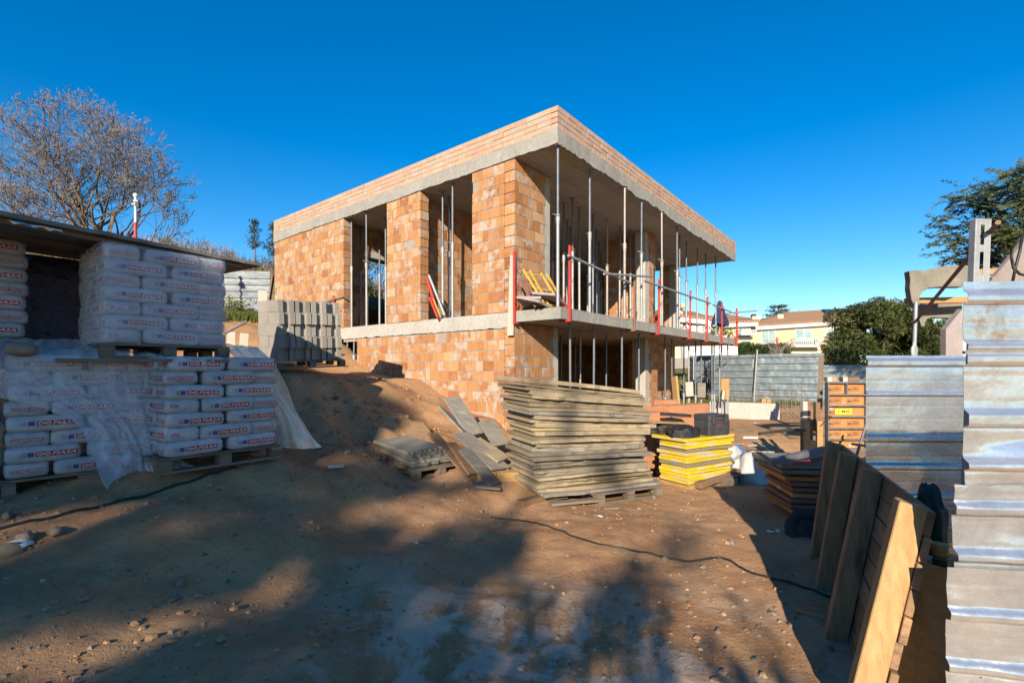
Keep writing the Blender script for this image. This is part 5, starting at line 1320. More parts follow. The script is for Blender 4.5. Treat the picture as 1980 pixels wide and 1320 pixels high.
# tyre half behind the panel
p = P(1562, 1024, 4.75); t = thing('barrow_wheel', 'black rubber wheel of a barrow lying in the shade by the timber panel', 'wheel', (p.x,p.y,p.z), 0); t.rotation_euler = (R(62),R(14),R(-28))
rows = []
for i in range(29):
    a = 2*math.pi*i/28; rows.append([Vector(((.15+.055*math.cos(b))*math.cos(a),(.15+.055*math.cos(b))*math.sin(a),.06*math.sin(b))) for b in [2*math.pi*k/14 for k in range(15)]])
MB().grid(rows).build('tyre', MT['rubber'], t); MB().tube((0,0,-.02),(0,0,.02),.108,n=20).tube((0,0,-.06),(0,0,.06),.02,n=8).build('rim', MT['dark_steel'], t)
a = P(1538,998,4.95); b = P(1545,1012,4.95); o = MB().tube((0,0,0),b-a,.012).build('green_rod', MT['green'], loc=a); tag(o,'short green rod stuck beside the barrow wheel','rod')
# pinkish tiles on the ground
c = G(1560,1185); 
for k in range(4):
    o = MB().box((-.11,-.02,0),(.11,.02,.02)); 
    for q in range(2): o.box((-.108,-.017+.02*q,.02),(.108,-.003+.02*q,.024))
    o = o.build('ceramic_strip', MT['hollow_brick'], loc=(c.x+.026*k+.02, c.y+.036*k-.04, c.z+.008+.006*(k%2)), rot=(0,.03,-.62+.05*k)); tag(o,'reddish ribbed ceramic strip on the shaded ground, %s from the barrow wheel' % ORD1[k],'tile','ceramic strips on the ground')

# ------------------------------------------------------------------ concrete footing wall, rebar and far hoarding
a = P(1372,800,17.6); b = P(1508,800,16.9); zt_ = zpx(779,17.2); m = MB().prism([Vector((0,0,-.4)), b-a+Vector((0,0,-.4)), Vector((b.x-a.x,b.y-a.y,zt_-a.z)), Vector((0,0,zt_-a.z+.02))], (.05,.3,0)); o = m.build('footing_wall', MT['conc_pale'], loc=a, bevel=.01); tag(o,'low concrete footing wall with rebar starter bars behind','wall')
rb = random.Random(8)
for i in range(16):
    px = 1395+i*10.2+rb.uniform(-2,2); p = P(px, 790, 17.9); h = zpx(752+rb.uniform(-8,8), 17.9)
    o = MB().tube((0,0,-.4),(rb.uniform(-.04,.04),0,h-p.z),.012,n=5).build('starter_bar', MT['rusty'], loc=p); tag(o,'rusty starter bar behind the footing wall, %s from the house' % ORD1[i],'steel bar','starter bars behind the footing')
m = MB(); c = P(1512,812,16.9)
for k in range(6): z_ = .1*k; m.tube((0,0,z_),(.62,-.1,z_),.01,n=5)
for k in range(5): m.tube((.03+.14*k,-.02*k,-.2),(.03+.14*k,-.02*k,.75),.01,n=5)
o = m.build('rebar_mesh', MT['rail_steel'], loc=c); tag(o,'rebar grid sticking out of the footing wall end','rebar')
pts = [P(1495,810,16.7),P(1497,790,16.7),P(1498,778,16.7)]; o = MB().tube((0,0,0), P(1498,790,16.7)-pts[0], .035, n=6).tube(P(1498,790,16.7)-pts[0], P(1499,812,16.6)-pts[0], .03, n=6).build('hand_tool', MT['navy_cloth'], loc=pts[0]); tag(o,'dark blue handled tool standing against the footing wall','tool')
for i, (px, s_) in enumerate(((1473,.16),(1483,.14))):
    p = P(px, 778, 17.4); o = MB().box((0,0,-.02),(s_,.12,.14)).build('timber_block', MT['wood'], loc=p); tag(o,['timber block on the footing wall, left of two','timber block on the footing wall, right of two'][i],'timber')
HG = 'far hoarding of corrugated sheets'
def hoard(pa_, da, pb_, db, top, bot, label, seed, n=8, mat='fence'):
    a = P(pa_, 0, da); b = P(pb_, 0, db); H = top-bot
    return ribbed('hoarding_sheet', (a.x,a.y), (b.x,b.y), bot, top, [(bot+H*(k+.55)/n, .022) for k in range(n)], mat, label, 'hoarding', HG, .05, .02, seed, nx_=60)
hoard(1334,22.0,1456,20.2,.62,-1.6,'far hoarding sheet behind the lower props, left of the bend',31)
hoard(1457,20.2,1592,18.6,.63,-1.5,'far hoarding sheet right of the bend, leaning over the rebar',32)
hoard(1586,20.5,1712,20.4,.18,-1.4,'lower far hoarding sheet under the dark trees',33,7)
for i, (pa_, pb_, d, lb) in enumerate((((1456,782),(1464,676),20.0,'slanting steel post at the bend of the far hoarding'),((1341,780),(1341,688),21.6,'steel post at the left end of the far hoarding'),((1370,780),(1370,700),21.0,'dark post in front of the far hoarding behind the props'))):
    a = P(*pa_, d); b = P(*pb_, d); o = MB().tube((0,0,-.3), b-a, .035, n=8).build('hoarding_post', MT['dark_steel' if i == 2 else 'galv'], loc=a); tag(o, lb, 'post')
a = P(1341,760,21.4); b = P(1369,724,21.0); o = MB().tube((0,0,0), b-a, .03, n=6).build('brace', MT['dark_steel'], loc=a); tag(o,'dark slanting brace before the far hoarding','brace')
# left hoarding on the bank, and leaning board
ribbed('hoarding_sheet', tuple(P(300,0,14.5).xy), tuple(P(522,0,14.9).xy), 1.7, 3.02, [(2.22+.2*k,.026) for k in range(4)], 'fence_shaded', 'blue grey hoarding sheet on the grassy bank behind the cement', 'hoarding', None, .04, .02, 41)
a = P(519,574,14.75); b = P(525,540,14.8); o = MB().bar((0,0,-.3), b-a+Vector((.05,0,.1)), .12,.04).build('plank', MT['pallet'], loc=a); tag(o,'old plank leaning at the end of the bank hoarding','plank')
# lamp or camera pole on the bank
p = P(262, 470, 11.5); t = thing('camera_pole', 'white and red pole with a small camera box on the bank', 'pole', (p.x,p.y,p.z-.9))
zf2 = lambda py: zpx(py, 11.5)-t.location.z
MB().tube((0,0,0),(0,0,zf2(430)),.034,n=10).build('red_base', MT['red'], t); MB().tube((0,0,zf2(430)),(0,0,zf2(382)),.027,n=10).build('white_tube', MT['print_white'], t)
MB().blob((0,0,zf2(378)),.05,.05,.055,0,12,8,0).build('dome', MT['print_white'], t); MB().box((.03,-.05,zf2(402)),(.11,.03,zf2(392))).build('box', MT['plastic_black'], t); MB().box((-.06,-.05,zf2(397)),(.05,.03,zf2(394))).box((-.02,-.05,zf2(391)),(.09,.03,zf2(388))).build('bracket', MT['galv'], t)

# loose offcuts tied to the far props, leaning board at the ground floor pier
a = P(1309,785,13.3); b = P(1304,728,13.5); o = MB().bar((0,0,0), b-a, .22,.07,(1,.3,0)).build('timber', MT['wood'], loc=a, bevel=.004); tag(o,'broad new timber leaning beside the ground floor pier','timber')
for i, (px, py, d, w_, h_, mt) in enumerate(((1334,766,14.1,.24,.42,'pale_board'),(1357,768,15.3,.28,.45,'ply_grey'),(1402,755,16.6,.30,.42,'wood'),(1406,772,16.6,.14,.35,'wood'),(1398,772,16.6,.09,.4,'pale_board'))):
    p = P(px, py, d); o = MB().box((-w_/2,0,0),(w_/2,.03,h_)).build('offcut', MT[mt], loc=p, rot=(0,.04*i-.05,.2)); tag(o, ['pale offcut tied to a lower prop beside the leaning timber','grey offcut tied to a lower prop before the hoarding','large wooden offcut hanging on the outermost props','small wooden offcut low on the outermost props','narrow pale offcut low on the outermost props'][i], 'offcut')
# ------------------------------------------------------------------ neighbouring houses
def tile_mat():
    t = NT('roof_tiles'); co = t.coord(); sp = t.new('ShaderNodeSeparateXYZ'); t.l.new(co, sp.inputs[0])
    c = t.mix(t.ramp(t.noise(co, 2.2, 6, .7), [(.3,0.0),(.7,1.0)]), (.40,.235,.135), (.56,.36,.22))
    wv = t.math('SINE', t.math('MULTIPLY', sp.outputs['X'], 19.0))
    c = t.mix(t.ramp(wv, [(0,.55),(.5,0.0)]), c, (.20,.10,.06))
    return t.fin(c, .9, 0, t.bump(wv, .8, .05), .15)
MT['tiles'] = tile_mat()
MT['cream'] = pm('cream_render', (.74,.57,.33), (.80,.63,.39), .5, .9, bump=.1)
MT['cream_pale'] = pm('pale_cream_render', (.74,.63,.42), (.80,.70,.50), .5, .9, bump=.1)
MT['white_wall'] = pm('white_render', (.78,.77,.74), (.82,.81,.79), .5, .9, bump=.1)
MT['win'] = pm('window_glass', (.20,.30,.30), (.32,.42,.41), 2, .15, bump=.02, spec=.6)
MT['dark_win'] = pm('dark_opening', (.03,.03,.03), (.06,.05,.05), 2, .3, bump=.02)
MT['solar'] = pm('solar_glass', (.012,.022,.07), (.02,.035,.10), 2, .12, bump=.02, spec=.7)
def px2(px, py, d, o): return P(px, py, d)-o
def villa(name, label, d, wx0, wx1, wy0, wy1, eave, ridge, wall, thick=9):
    o_ = P((wx0+wx1)/2, wy1, d); t = thing(name, label, 'house', o_)
    a = px2(wx0, wy1, d, o_); b = px2(wx1, wy0, d, o_)
    MB().box((a.x, 0, a.z-3), (b.x, thick, b.z)).build('wall', MT[wall], t)
    # roof: eave polyline left/right (px,py), ridge left/right (px,py) set back
    e0, e1 = [px2(*q, d, o_) for q in eave]; r0, r1 = ridge
    def back(q, dd):
        return P(q[0], q[1], d+dd)-o_
    e0.y = e1.y = -.7
    R0, R1 = back(r0, thick/2), back(r1, thick/2)
    B0, B1 = e0+Vector((0, thick+1.4, 0)), e1+Vector((0, thick+1.4, 0))
    m = MB()
    def quad(p, q, r, s):
        m.add([p,q,r,s], [(0,1,2,3)])
    quad(e0,e1,R1,R0); quad(B1,B0,R0,R1); quad(B0,e0,R0,R0); quad(e1,B1,R1,R1)
    dz = Vector((0,0,-.25)); m.add([e0+dz,e1+dz,B1+dz,B0+dz],[(3,2,1,0)]); 
    for p,q in ((e0,e1),(e1,B1),(B1,B0),(B0,e0)): m.add([p,q,q+dz,p+dz],[(0,1,2,3)])
    rf = m.build('roof', MT['tiles'], t)
    MB().bar(e0+Vector((.3,.25,-.55)), e1+Vector((-.3,.25,-.55)), .3, .55).build('fascia', MT['white_wall'], rf)
    return t, o_
def window(t, o_, d, x0, y0, x1, y1, mull=1, mat='win', yo=-.02):
    a = px2(x0, y1, d, o_); b = px2(x1, y0, d, o_); W = b.x-a.x; H = b.z-a.z
    m = MB(); f_ = .09
    m.box((0,-.08,0),(W,.04,f_)).box((0,-.08,H-f_),(W,.04,H)).box((0,-.08,f_),(f_,.04,H-f_)).box((W-f_,-.08,f_),(W,.04,H-f_))
    for k in range(mull): x = W*(k+1)/(mull+1); m.box((x-.06,-.09,f_),(x+.06,.04,H-f_))
    w_ = m.build('window', MT['white_wall'], t, loc=(a.x, yo, a.z))
    MB().box((f_,-.03,f_),(W-f_,.03,H-f_)).build('pane', MT[mat], w_)
def balustrade(t, o_, d, x0, y0, x1, y1, out=1.0, slab=True, solid=False):
    a = px2(x0, y1, d, o_); b = px2(x1, y0, d, o_); W = b.x-a.x; H = b.z-a.z; m = MB()
    m.box((0,-.1,H-.1),(W,.02,H)); n = max(4, int(W/.28))
    for k in range(n+1): m.box((W*k/n-.045,-.08,0),(W*k/n+.045,.0,H-.1))
    for x in (0, W):
        for q in range(4): m.box((x-.04,out*q/4,0),(x+.04,out*q/4+.08,H-.1))
        m.box((x-.05,.03,H-.1),(x+.05,out,H))
    bl = m.build('balustrade', MT['white_wall'], t, loc=(a.x,-out,a.z))
    if slab: MB().box((-.2,-.2,-.28),(W+.2,out,-.002)).build('balcony_slab', MT['white_wall'], bl)
def chimney(t, o_, d, x0, y0, x1, y1, dd=3.0):
    a = P(x0,y1,d+dd)-o_; b = P(x1,y0,d+dd)-o_
    c = MB().box((0,0,-1.5),(b.x-a.x,b.x-a.x,(b.z-a.z)*.72)).build('chimney', MT['cream_pale'], t, loc=a)
    W = b.x-a.x; H = b.z-a.z
    MB().box((-.06,-.06,H*.72),(W+.06,W+.06,H*.78)).box((.04,.04,H*.78),(W-.04,W-.04,H)).build('cap', MT['dark_win'], c)
D1 = 75
t, o_ = villa('villa', 'cream villa with tiled hip roof and solar panels beside the dark trees', D1, 1452, 1655, 626, 700, ((1443,629),(1668,615)), ((1522,603),(1650,595)), 'cream')
window(t,o_,D1,1471,638,1499,665); window(t,o_,D1,1537,636,1569,667,1); window(t,o_,D1,1598,636,1624,652,1)
MB().box((0,-.03,0),(3.5,.0,.0+3.1)).build('recess_panel', MT['cream_pale'], t, loc=px2(1592,664,D1,o_))  # flat paler panel marking the recess
balustrade(t,o_,D1,1529,655,1574,668,1.3); balustrade(t,o_,D1,1593,650,1640,659,.8,False)
a = px2(1516,675,D1,o_); MB().box((0,-.25,0),(11.5,-.0,.42)).build('cornice', MT['white_wall'], t, loc=a)
window(t,o_,D1,1540,682,1565,700,1,'dark_win')
chimney(t,o_,D1,1504,601,1515,622,1.5)
a = P(1594,611.5,D1+2.2)-o_; b = P(1640,601,D1+4.3)-o_
m = MB(); 
for k in range(3):
    u0, u1 = k/3+.01, (k+1)/3-.01; x0 = a.x+(b.x-a.x)*u0; x1 = a.x+(b.x-a.x)*u1
    m.add([Vector((x0,a.y-.3,a.z+.25)),Vector((x1,a.y-.3,a.z+.25)),Vector((x1+.6,b.y-.3,b.z+.25)),Vector((x0+.6,b.y-.3,b.z+.25))],[(0,1,2,3)])
m.build('solar_panel', MT['solar'], t)
m = MB().box((0,0,0),(.35,.02,1.0)).tube((.9,0,-.6),(.9,0,.9),.03); 
MB().box((0,-.06,0),(.5,-.02,.9)).box((.12,-.1,.9),(.34,-.02,1.15)).build('red_awning', MT['red'], t, loc=px2(1498,666,D1,o_))
D2 = 66
t, o_ = villa('villa', 'cream villa with balconies half hidden behind the far guard posts', D2, 1403, 1452, 624, 690, ((1398,622),(1466,619)), ((1406,607),(1448,614)), 'cream_pale')
window(t,o_,D2,1427,631,1443,640,1); balustrade(t,o_,D2,1426,639,1452,645,1.2)
a = px2(1420,656,D2,o_); MB().box((0,-.2,0),(2.4,0,.35)).build('cornice', MT['white_wall'], t, loc=a)
window(t,o_,D2,1432,659,1452,672,0,'dark_win'); chimney(t,o_,D2,1455,607,1463,620,.5)
q = P(1467,614,D2+1)-o_; MB().blob(q,.35,.1,.35,0,12,8,0).tube(q+Vector((-.3,0,-.8)),q,.04).build('satellite_dish', MT['white_wall'], t)
q = P(1464,620,D2+1)-o_; MB().tube(q,q+Vector((0,0,2.6)),.025).tube(q+Vector((-.3,0,2.4)),q+Vector((.3,0,2.4)),.02).build('antenna', MT['galv'], t)
t, o_ = villa('villa', 'cream villa with white railings seen between the far props', 58, 1285, 1366, 614, 690, ((1270,606),(1373,615)), ((1280,594),(1345,603)), 'cream_pale')
window(t,o_,58,1318,623,1340,634,1,'dark_win'); window(t,o_,58,1345,622,1362,636,1); balustrade(t,o_,58,1316,632,1366,641,1.2); chimney(t,o_,58,1312,588,1320,602,.5)
MB().blob(P(1321,592,58)-o_, .35,.3,.35,0,10,8,0).build('roof_ball', MT['cream'], t)
t, o_ = villa('villa', 'gabled pale villa just behind the navy parasol', 62, 1356, 1404, 618, 692, ((1350,616),(1407,622)), ((1362,609),(1392,612)), 'cream_pale')
window(t,o_,62,1368,640,1382,652,1)
# white boundary wall, stone base and dark car beyond the lawn
a = P(1318,689,30); b = P(1424,686,31); o = MB().bar((0,0,.2), b-a+Vector((0,0,.2)), .25, (HY-667)/F*30-(HY-689)/F*30+.3).build('garden_wall', MT['white_wall'], loc=a); tag(o,'white garden wall seen under the balcony slab','wall')
a = P(1296,706,29.5); b = P(1338,704,29.6); o = MB().bar((0,0,.1), b-a+Vector((0,0,.1)), .3, .62).build('stone_wall', MT['block'], loc=a); tag(o,'low tan stone wall beside the white garden wall','wall')
c = P(1312, 709, 58); t = thing('parked_car', 'dark blue car parked beyond the lawn under the balcony', 'car', (c.x-.85,c.y,c.z), .05)
prof = [(0,.3),(.1,.62),(.9,.85),(1.35,1.32),(2.9,1.36),(3.6,.92),(4.2,.8),(4.3,.3)]
MB().prism([Vector((x,0,z_)) for x,z_ in prof],(0,1.7,0)).build('body', MT['navy_cloth'], t, bevel=.06)
MB().prism([Vector((x,-.01,z_)) for x,z_ in ((1.05,.88),(1.42,1.26),(2.8,1.29),(3.35,.92))],(0,.008,0)).build('side_window', MT['dark_win'], t)
for x in (.85,3.4):
    w_ = MB().tube((x,-.03,.32),(x,.2,.32),.32,n=20).build('wheel', MT['rubber'], t); MB().tube((x,-.036,.32),(x,-.031,.32),.2,n=14).build('rim', MT['galv'], w_)

# ------------------------------------------------------------------ trees, bushes, grass
vr = random.Random(33)
def quad_leaf(m, c, s, r, rn, asp=1.0, mi=0):
    a = Vector((r.gauss(0,1), r.gauss(0,1), r.gauss(0,1))).normalized(); b = a.orthogonal().normalized()
    b.rotate(Matrix.Rotation(r.uniform(0,6.28), 3, a)); c2 = a.cross(b)
    p = Vector(c); m.add([p-b*s*asp-c2*s*.3, p+c2*s*.15-b*s*.1, p+b*s*asp, p-c2*s*.45], [(0,1,2,3)], mi, rn)
def crown(m, clumps, per, s, r, asp=1.3, hollow=.55):
    """leaf clumps; each clump (centre, radius) is filled mostly near its surface"""
    for c, rad in clumps:
        tone = r.gauss(.5, .16)
        n = int(per*rad.x*rad.z/(.5*.5)) if isinstance(rad, Vector) else int(per*(rad/.5)**2)
        rv_ = rad if isinstance(rad, Vector) else Vector((rad, rad, rad))
        for _ in range(n):
            d = Vector((r.gauss(0,1), r.gauss(0,1), r.gauss(0,1))).normalized(); k = hollow+(1-hollow)*r.random()**.6
            k *= 1+.25*mnoise.noise(d*2.3+Vector(c)*.7)
            p = Vector(c)+Vector((d.x*rv_.x*k, d.y*rv_.y*k, d.z*rv_.z*k))
            quad_leaf(m, p, s*r.uniform(.6,1.3), r, (min(1,max(0,tone+r.gauss(0,.13))), 0, 0), asp)
MT['leaf_dark'] = leaf_mat('dark_foliage', [(0,(.022,.034,.010)),(.5,(.055,.075,.020)),(.85,(.12,.125,.035)),(1,(.17,.15,.05))])
MT['leaf_olive'] = leaf_mat('olive_foliage', [(0,(.03,.05,.014)),(.5,(.075,.105,.03)),(1,(.17,.17,.06))])
MT['leaf_hedge'] = leaf_mat('hedge_foliage', [(0,(.018,.035,.008)),(.6,(.04,.07,.016)),(1,(.08,.11,.03))])
MT['leaf_grass'] = leaf_mat('green_grass', [(0,(.05,.075,.015)),(.5,(.10,.13,.025)),(1,(.19,.20,.05))])
MT['leaf_dry'] = leaf_mat('dry_grass', [(0,(.20,.135,.075)),(.5,(.34,.24,.145)),(1,(.48,.36,.25))])
MT['leaf_bud'] = leaf_mat('autumn_buds', [(0,(.12,.085,.03)),(.5,(.22,.15,.045)),(1,(.32,.24,.07))])
MT['twig'] = pm('twigs', (.17,.145,.13), (.28,.245,.22), 9, .9, bump=.2)
def branch(m, p, d, L, r0, lev, r, tips, spread=.55, up=.12, seg=4, kids=(2,4), shrink=.68, flat=None):
    pts = [Vector(p)]; rad = [r0]; dd = Vector(d).normalized()
    if flat:
        q = Vector(p)+dd*L-Vector(flat[0]); e = math.sqrt((q.x/flat[1])**2+(q.y/flat[2])**2+(q.z/flat[3])**2)
        if e > 1: L *= max(.25, 1-1.1*(e-1)); dd = (dd-q.normalized()*.35*min(1,e-1)).normalized()
    for k in range(seg):
        dd = (dd+Vector((r.gauss(0,.13), r.gauss(0,.13), r.gauss(0,.09)+up*.35))).normalized()
        pts.append(pts[-1]+dd*L/seg); rad.append(max(.009, r0*(1-.5*(k+1)/seg)))
    m.path(pts, rad, 5 if lev > 2 else (4 if lev > 1 else 3), 0 if lev > 1 else 1)
    if lev == 0: tips.append((pts[-1], dd)); return
    n = r.randint(*kids) if lev > 2 else r.randint(2,3)
    for k in range(n):
        i = r.randint(max(1, seg//2), seg) if k else seg
        ax = dd.orthogonal().normalized(); ax.rotate(Matrix.Rotation(r.uniform(0, 6.28), 3, dd))
        nd = (dd*1.0+ax*spread*r.uniform(.6,1.5)).normalized()
        branch(m, pts[i], nd, L*shrink*r.uniform(.75,1.2), rad[i]*.72, lev-1, r, tips, spread, up, max(2, seg-1) if lev < 4 else seg, kids, shrink, flat)
def bare_tree(name, label, base, stems, seed, lev=5, budn=1, cat='tree', env=None):
    r = random.Random(seed); t = thing(name, label, cat, base); m = MB(); tips = []
    for d, L, r0 in stems: branch(m, (0,0,0), d, L, r0, lev, r, tips, .55, .08, 5, (2,3) if lev < 7 and False else (2,4), .72, env)
    m.build('trunk', [MT['bark'], MT['twig']], t)
    b = MB()
    for p, d in tips:
        for k in range(budn):
            quad_leaf(b, p-Vector(d)*r.uniform(0,.25)+Vector((r.gauss(0,.04),r.gauss(0,.04),r.gauss(0,.04))), r.uniform(.02,.05), r, (r.random(),0,0))
    b.build('buds', MT['leaf_bud'], t)
    return t, tips
bt = P(168, 470, 20); bt.z = gz(bt.x, bt.y)-.2
Hs = (HY-440)/F*20-bt.z
t, tips = bare_tree('bare_tree', 'bare winter tree with twiggy spreading crown on the left bank', (bt.x+.3,bt.y,bt.z+.0), 
  [((-.75,.1,1.0),2.5,.13),((-.28,-.2,1.2),2.7,.14),((.10,.2,1.35),2.6,.14),((.55,-.15,1.05),2.6,.13),((1.0,.1,.80),2.5,.11),((-1.05,-.1,.62),2.1,.09),((.2,.6,1.0),2.3,.1),((-.1,-.5,1.5),2.5,.11),((.32,-.2,1.5),2.6,.12),((.7,.3,1.3),2.5,.10),((-.45,.4,1.3),2.5,.1)], 17, 6, 1, env=((-.1,0,3.55),3.1,2.7,3.1))
def sapling(px, pyb, pyt, d, seed, label, leafy=True):
    p = P(px, pyb, d); zt = (HY-pyt)/F*d; r = random.Random(seed); z0_ = gz(p.x,p.y)
    t = thing('sapling', label, 'young tree', (p.x,p.y,z0_)); H = zt-z0_
    m = MB(); m.path([Vector((0,0,0)),Vector((.03,0,H*.4)),Vector((-.02,.02,H*.75)),Vector((.02,0,H))],[.03,.025,.015,.006],6)
    lf = MB()
    for k in range(46):
        z_ = H*(.45+.55*r.random()); a = r.uniform(0,6.28); L = (.16+.62*(1-(z_/H-.45)/.55)*r.random())*H*.24
        q = Vector((0,0,z_)); e_ = q+Vector((math.cos(a)*L, math.sin(a)*L, L*.8)); m.path([q,e_],[.008,.003],4)
        for _ in range(9): quad_leaf(lf, q.lerp(e_, r.uniform(.35,1.05))+Vector((r.gauss(0,.05),r.gauss(0,.05),r.gauss(0,.06))), r.uniform(.03,.06), r, (r.random()*.6,0,0), 1.5)
    m.build('trunk', MT['bark'], t); lf.build('foliage', MT['leaf_dark'], t)
sapling(492,520,428,17.6,5,'young leafy sapling on the bank, well clear of the house wall'); sapling(527,520,436,18.2,9,'young leafy sapling half behind the far wall corner')
def tree_cl(name, label, base, H, clumps, per, s, mat, seed, cat='tree', trunkr=.2, asp=1.3, lim=10):
    r = random.Random(seed); t = thing(name, label, cat, base); m = MB()
    m.path([Vector((0,0,-.2)),Vector((.05,0,H*.3)),Vector((0,.05,H*.6))],[trunkr,trunkr*.8,trunkr*.45],8)
    for c, rad in r.sample(clumps, min(lim, len(clumps))):
        z0_ = H*r.uniform(.25,.55); m.path([Vector((.02,0,z0_)), Vector((c[0]*.5,c[1]*.5,(z0_+c[2])/2+.1)), Vector(c)],[trunkr*.4,trunkr*.25,trunkr*.08],5)
    m.build('trunk', MT['bark'], t); f_ = MB(); crown(f_, clumps, per, s, r, asp); f_.build('foliage', MT[mat], t); return t
# big dark bush behind the hoarding
def blobs(x0, x1, dep, prof, n, rad, seed):
    """clumps under an outline prof(u)->height"""
    r = random.Random(seed); out = []
    for _ in range(n):
        u = r.random(); x = x0+(x1-x0)*u; h = prof(u); z_ = h*(1-r.random()**1.7*.98)
        rr = rad*r.uniform(.6,1.25); 
        out.append((Vector((x, r.uniform(-dep,dep), max(rr*.4, z_-rr*.5))), Vector((rr, rr, rr*.8))))
    return out
d = 28
bx = lambda px: (px-HX)/F*d
bz = lambda py: (HY-py)/F*d
gb = gz(bx(1690), d); o_ = Vector((bx(1690), d, gb))
def outline(pts):
    return lambda u: np.interp(u, [p[0] for p in pts], [p[1] for p in pts])
cl = blobs(bx(1598)-o_.x, bx(1790)-o_.x, 1.6, outline([(0,bz(672)-gb),(.16,bz(640)-gb),(.25,bz(600)-gb),(.48,bz(570)-gb),(.65,bz(588)-gb),(.85,bz(592)-gb),(1,bz(640)-gb)]), 90, .62, 3)
tree_cl('evergreen_tree', 'dense dark evergreen with sunlit olive top behind the hoarding', o_, 3.5, cl, 380, .10, 'leaf_dark', 4, lim=14)
o2 = Vector((bx(1815), d+2, gz(bx(1815),d+2)))
cl = blobs(bx(1765)-o2.x, bx(1900)-o2.x, 1.5, outline([(0,bz(640)-o2.z),(.2,bz(590)-o2.z),(.6,bz(600)-o2.z),(1,bz(640)-o2.z)]), 60, .62, 13)
tree_cl('evergreen_tree', 'dark evergreen under the hooked brackets', o2, 3.2, cl, 380, .10, 'leaf_dark', 14, lim=10)
d = 25; gb = gz(bx(1625), d); o3 = Vector((bx(1625), d, gb))
cl = blobs(bx(1578)-o3.x, bx(1660)-o3.x, .9, outline([(0,bz(690)-gb),(.2,bz(672)-gb),(.6,bz(668)-gb),(1,bz(690)-gb)]), 34, .42, 23)
tree_cl('bush', 'low dark bush at the foot of the evergreen behind the hoarding', o3, 1.5, cl, 150, .07, 'leaf_dark', 24, 'bush', .1, lim=6)
# feathery tree at the right edge
d = 13; r = random.Random(44); g4 = gz(bx(1990), d); o4 = Vector((bx(2010), d, g4))
clumps = []
for _ in range(300):
    px = r.uniform(1850, 2190); top = np.interp(px, [1850,1880,1935,1990,2100,2200],[408,372,345,318,300,340]); bot = np.interp(px,[1850,1900,1960,2060,2200],[470,500,500,520,520])
    py = r.uniform(top, bot); 
    if px < 1868 or (px < 1900 and r.random() < .6): continue
    if px < 1875 and (py < 420 or py > 468) and r.random() < .6: continue
    clumps.append((Vector((bx(px)-o4.x, r.uniform(-1.2,1.4), bz(py)-o4.z)), Vector((.36,.3,.15))*r.uniform(.7,1.2)))
t = thing('feathery_tree', 'feathery olive leaved tree rising at the right edge', 'tree', o4); m = MB()
m.path([Vector((0,0,-.2)),Vector((.1,0,2.2)),Vector((0,.1,4.0))],[.2,.16,.1],8)
for c, rad in clumps[::3]: m.path([Vector((.02,.05,2.2+r.random()*1.6)), Vector((c.x*.55,c.y*.5,c.z-.35)), c],[.05,.03,.008],5)
m.build('trunk', MT['bark'], t); lf = MB(); m2 = MB()
for c, rad in clumps:
    tone = r.gauss(.5,.2); ax = Vector((c.x*.6-.5, r.gauss(0,.3), r.gauss(-.15,.25))).normalized()
    tws = []
    for _ in range(6):
        s0 = c+Vector((r.gauss(0,.5)*rad.x, r.gauss(0,.5)*rad.y, r.gauss(0,.6)*rad.z))-ax*.18; s1 = s0+(ax+Vector((r.gauss(0,.4),r.gauss(0,.4),r.gauss(0,.35)))).normalized()*r.uniform(.3,.55); tws.append((s0,s1)); m2.path([s0, s0.lerp(s1,.5)+Vector((0,0,.03)), s1],[.006,.005,.003],3)
    for _ in range(190):
        s0, s1 = r.choice(tws); k_ = r.random(); p = s0.lerp(s1, k_)+Vector((0,0,.03*4*k_*(1-k_))); dd = ((s1-s0).normalized()*.7+Vector((r.gauss(0,.6),r.gauss(0,.6),r.gauss(-.1,.5)))).normalized(); w_ = dd.orthogonal().normalized()*.016
        L = r.uniform(.08,.16); q = p+dd*L
        lf.add([p, p.lerp(q,.5)+w_, q, p.lerp(q,.5)-w_], [(0,1,2,3)], 0, (min(1,max(0,tone+r.gauss(0,.15))),0,0))
lf.build('foliage', MT['leaf_olive'], t); m2.build('twigs', MT['twig'], t)
# hedge, lawn bush, far trees
d = 36; gb = gz(bx(1470), d)
o5 = Vector((bx(1470), d, min(gb, bz(690))))
cl = []
r = random.Random(50)
for _ in range(150): cl.append((Vector((r.uniform(bx(1402),bx(1518))-o5.x, r.uniform(-.6,.6), r.uniform(bz(692),bz(668))-o5.z)), Vector((.34,.34,.26))))
tree_cl('hedge', 'clipped green hedge above the far hoarding', o5, 1.0, cl, 420, .08, 'leaf_hedge', 51, 'hedge', .06, 1.1, 4)
d = 34; cl = []
for _ in range(26): cl.append((Vector((r.uniform(-.9,.9), r.uniform(-.3,.3), r.uniform(-.1,.9))), Vector((.26,.26,.22))))
p = P(1503, 679, 34); t = thing('shrub', 'half bare reddish shrub at the end of the hedge', 'shrub', p); f_ = MB(); crown(f_, cl, 34, .05, r, 1.5); f_.build('foliage', MT['leaf_dry'], t)
m = MB()
for k in range(40): a = r.uniform(0,6.28); m.path([Vector((r.uniform(-.5,.5),0,-.6)), Vector((math.cos(a)*.5,math.sin(a)*.2,.2)), Vector((math.cos(a)*1.0,math.sin(a)*.3,.2+r.random()))],[.02,.014,.005],4)
m.build('branches', MT['twig'], t)
p = P(1391, 645, 40); cl = [(Vector((r.uniform(-.55,.95), r.uniform(-.3,.3), r.uniform(-.5,.75))), Vector((.36,.3,.2))) for _ in range(18)]
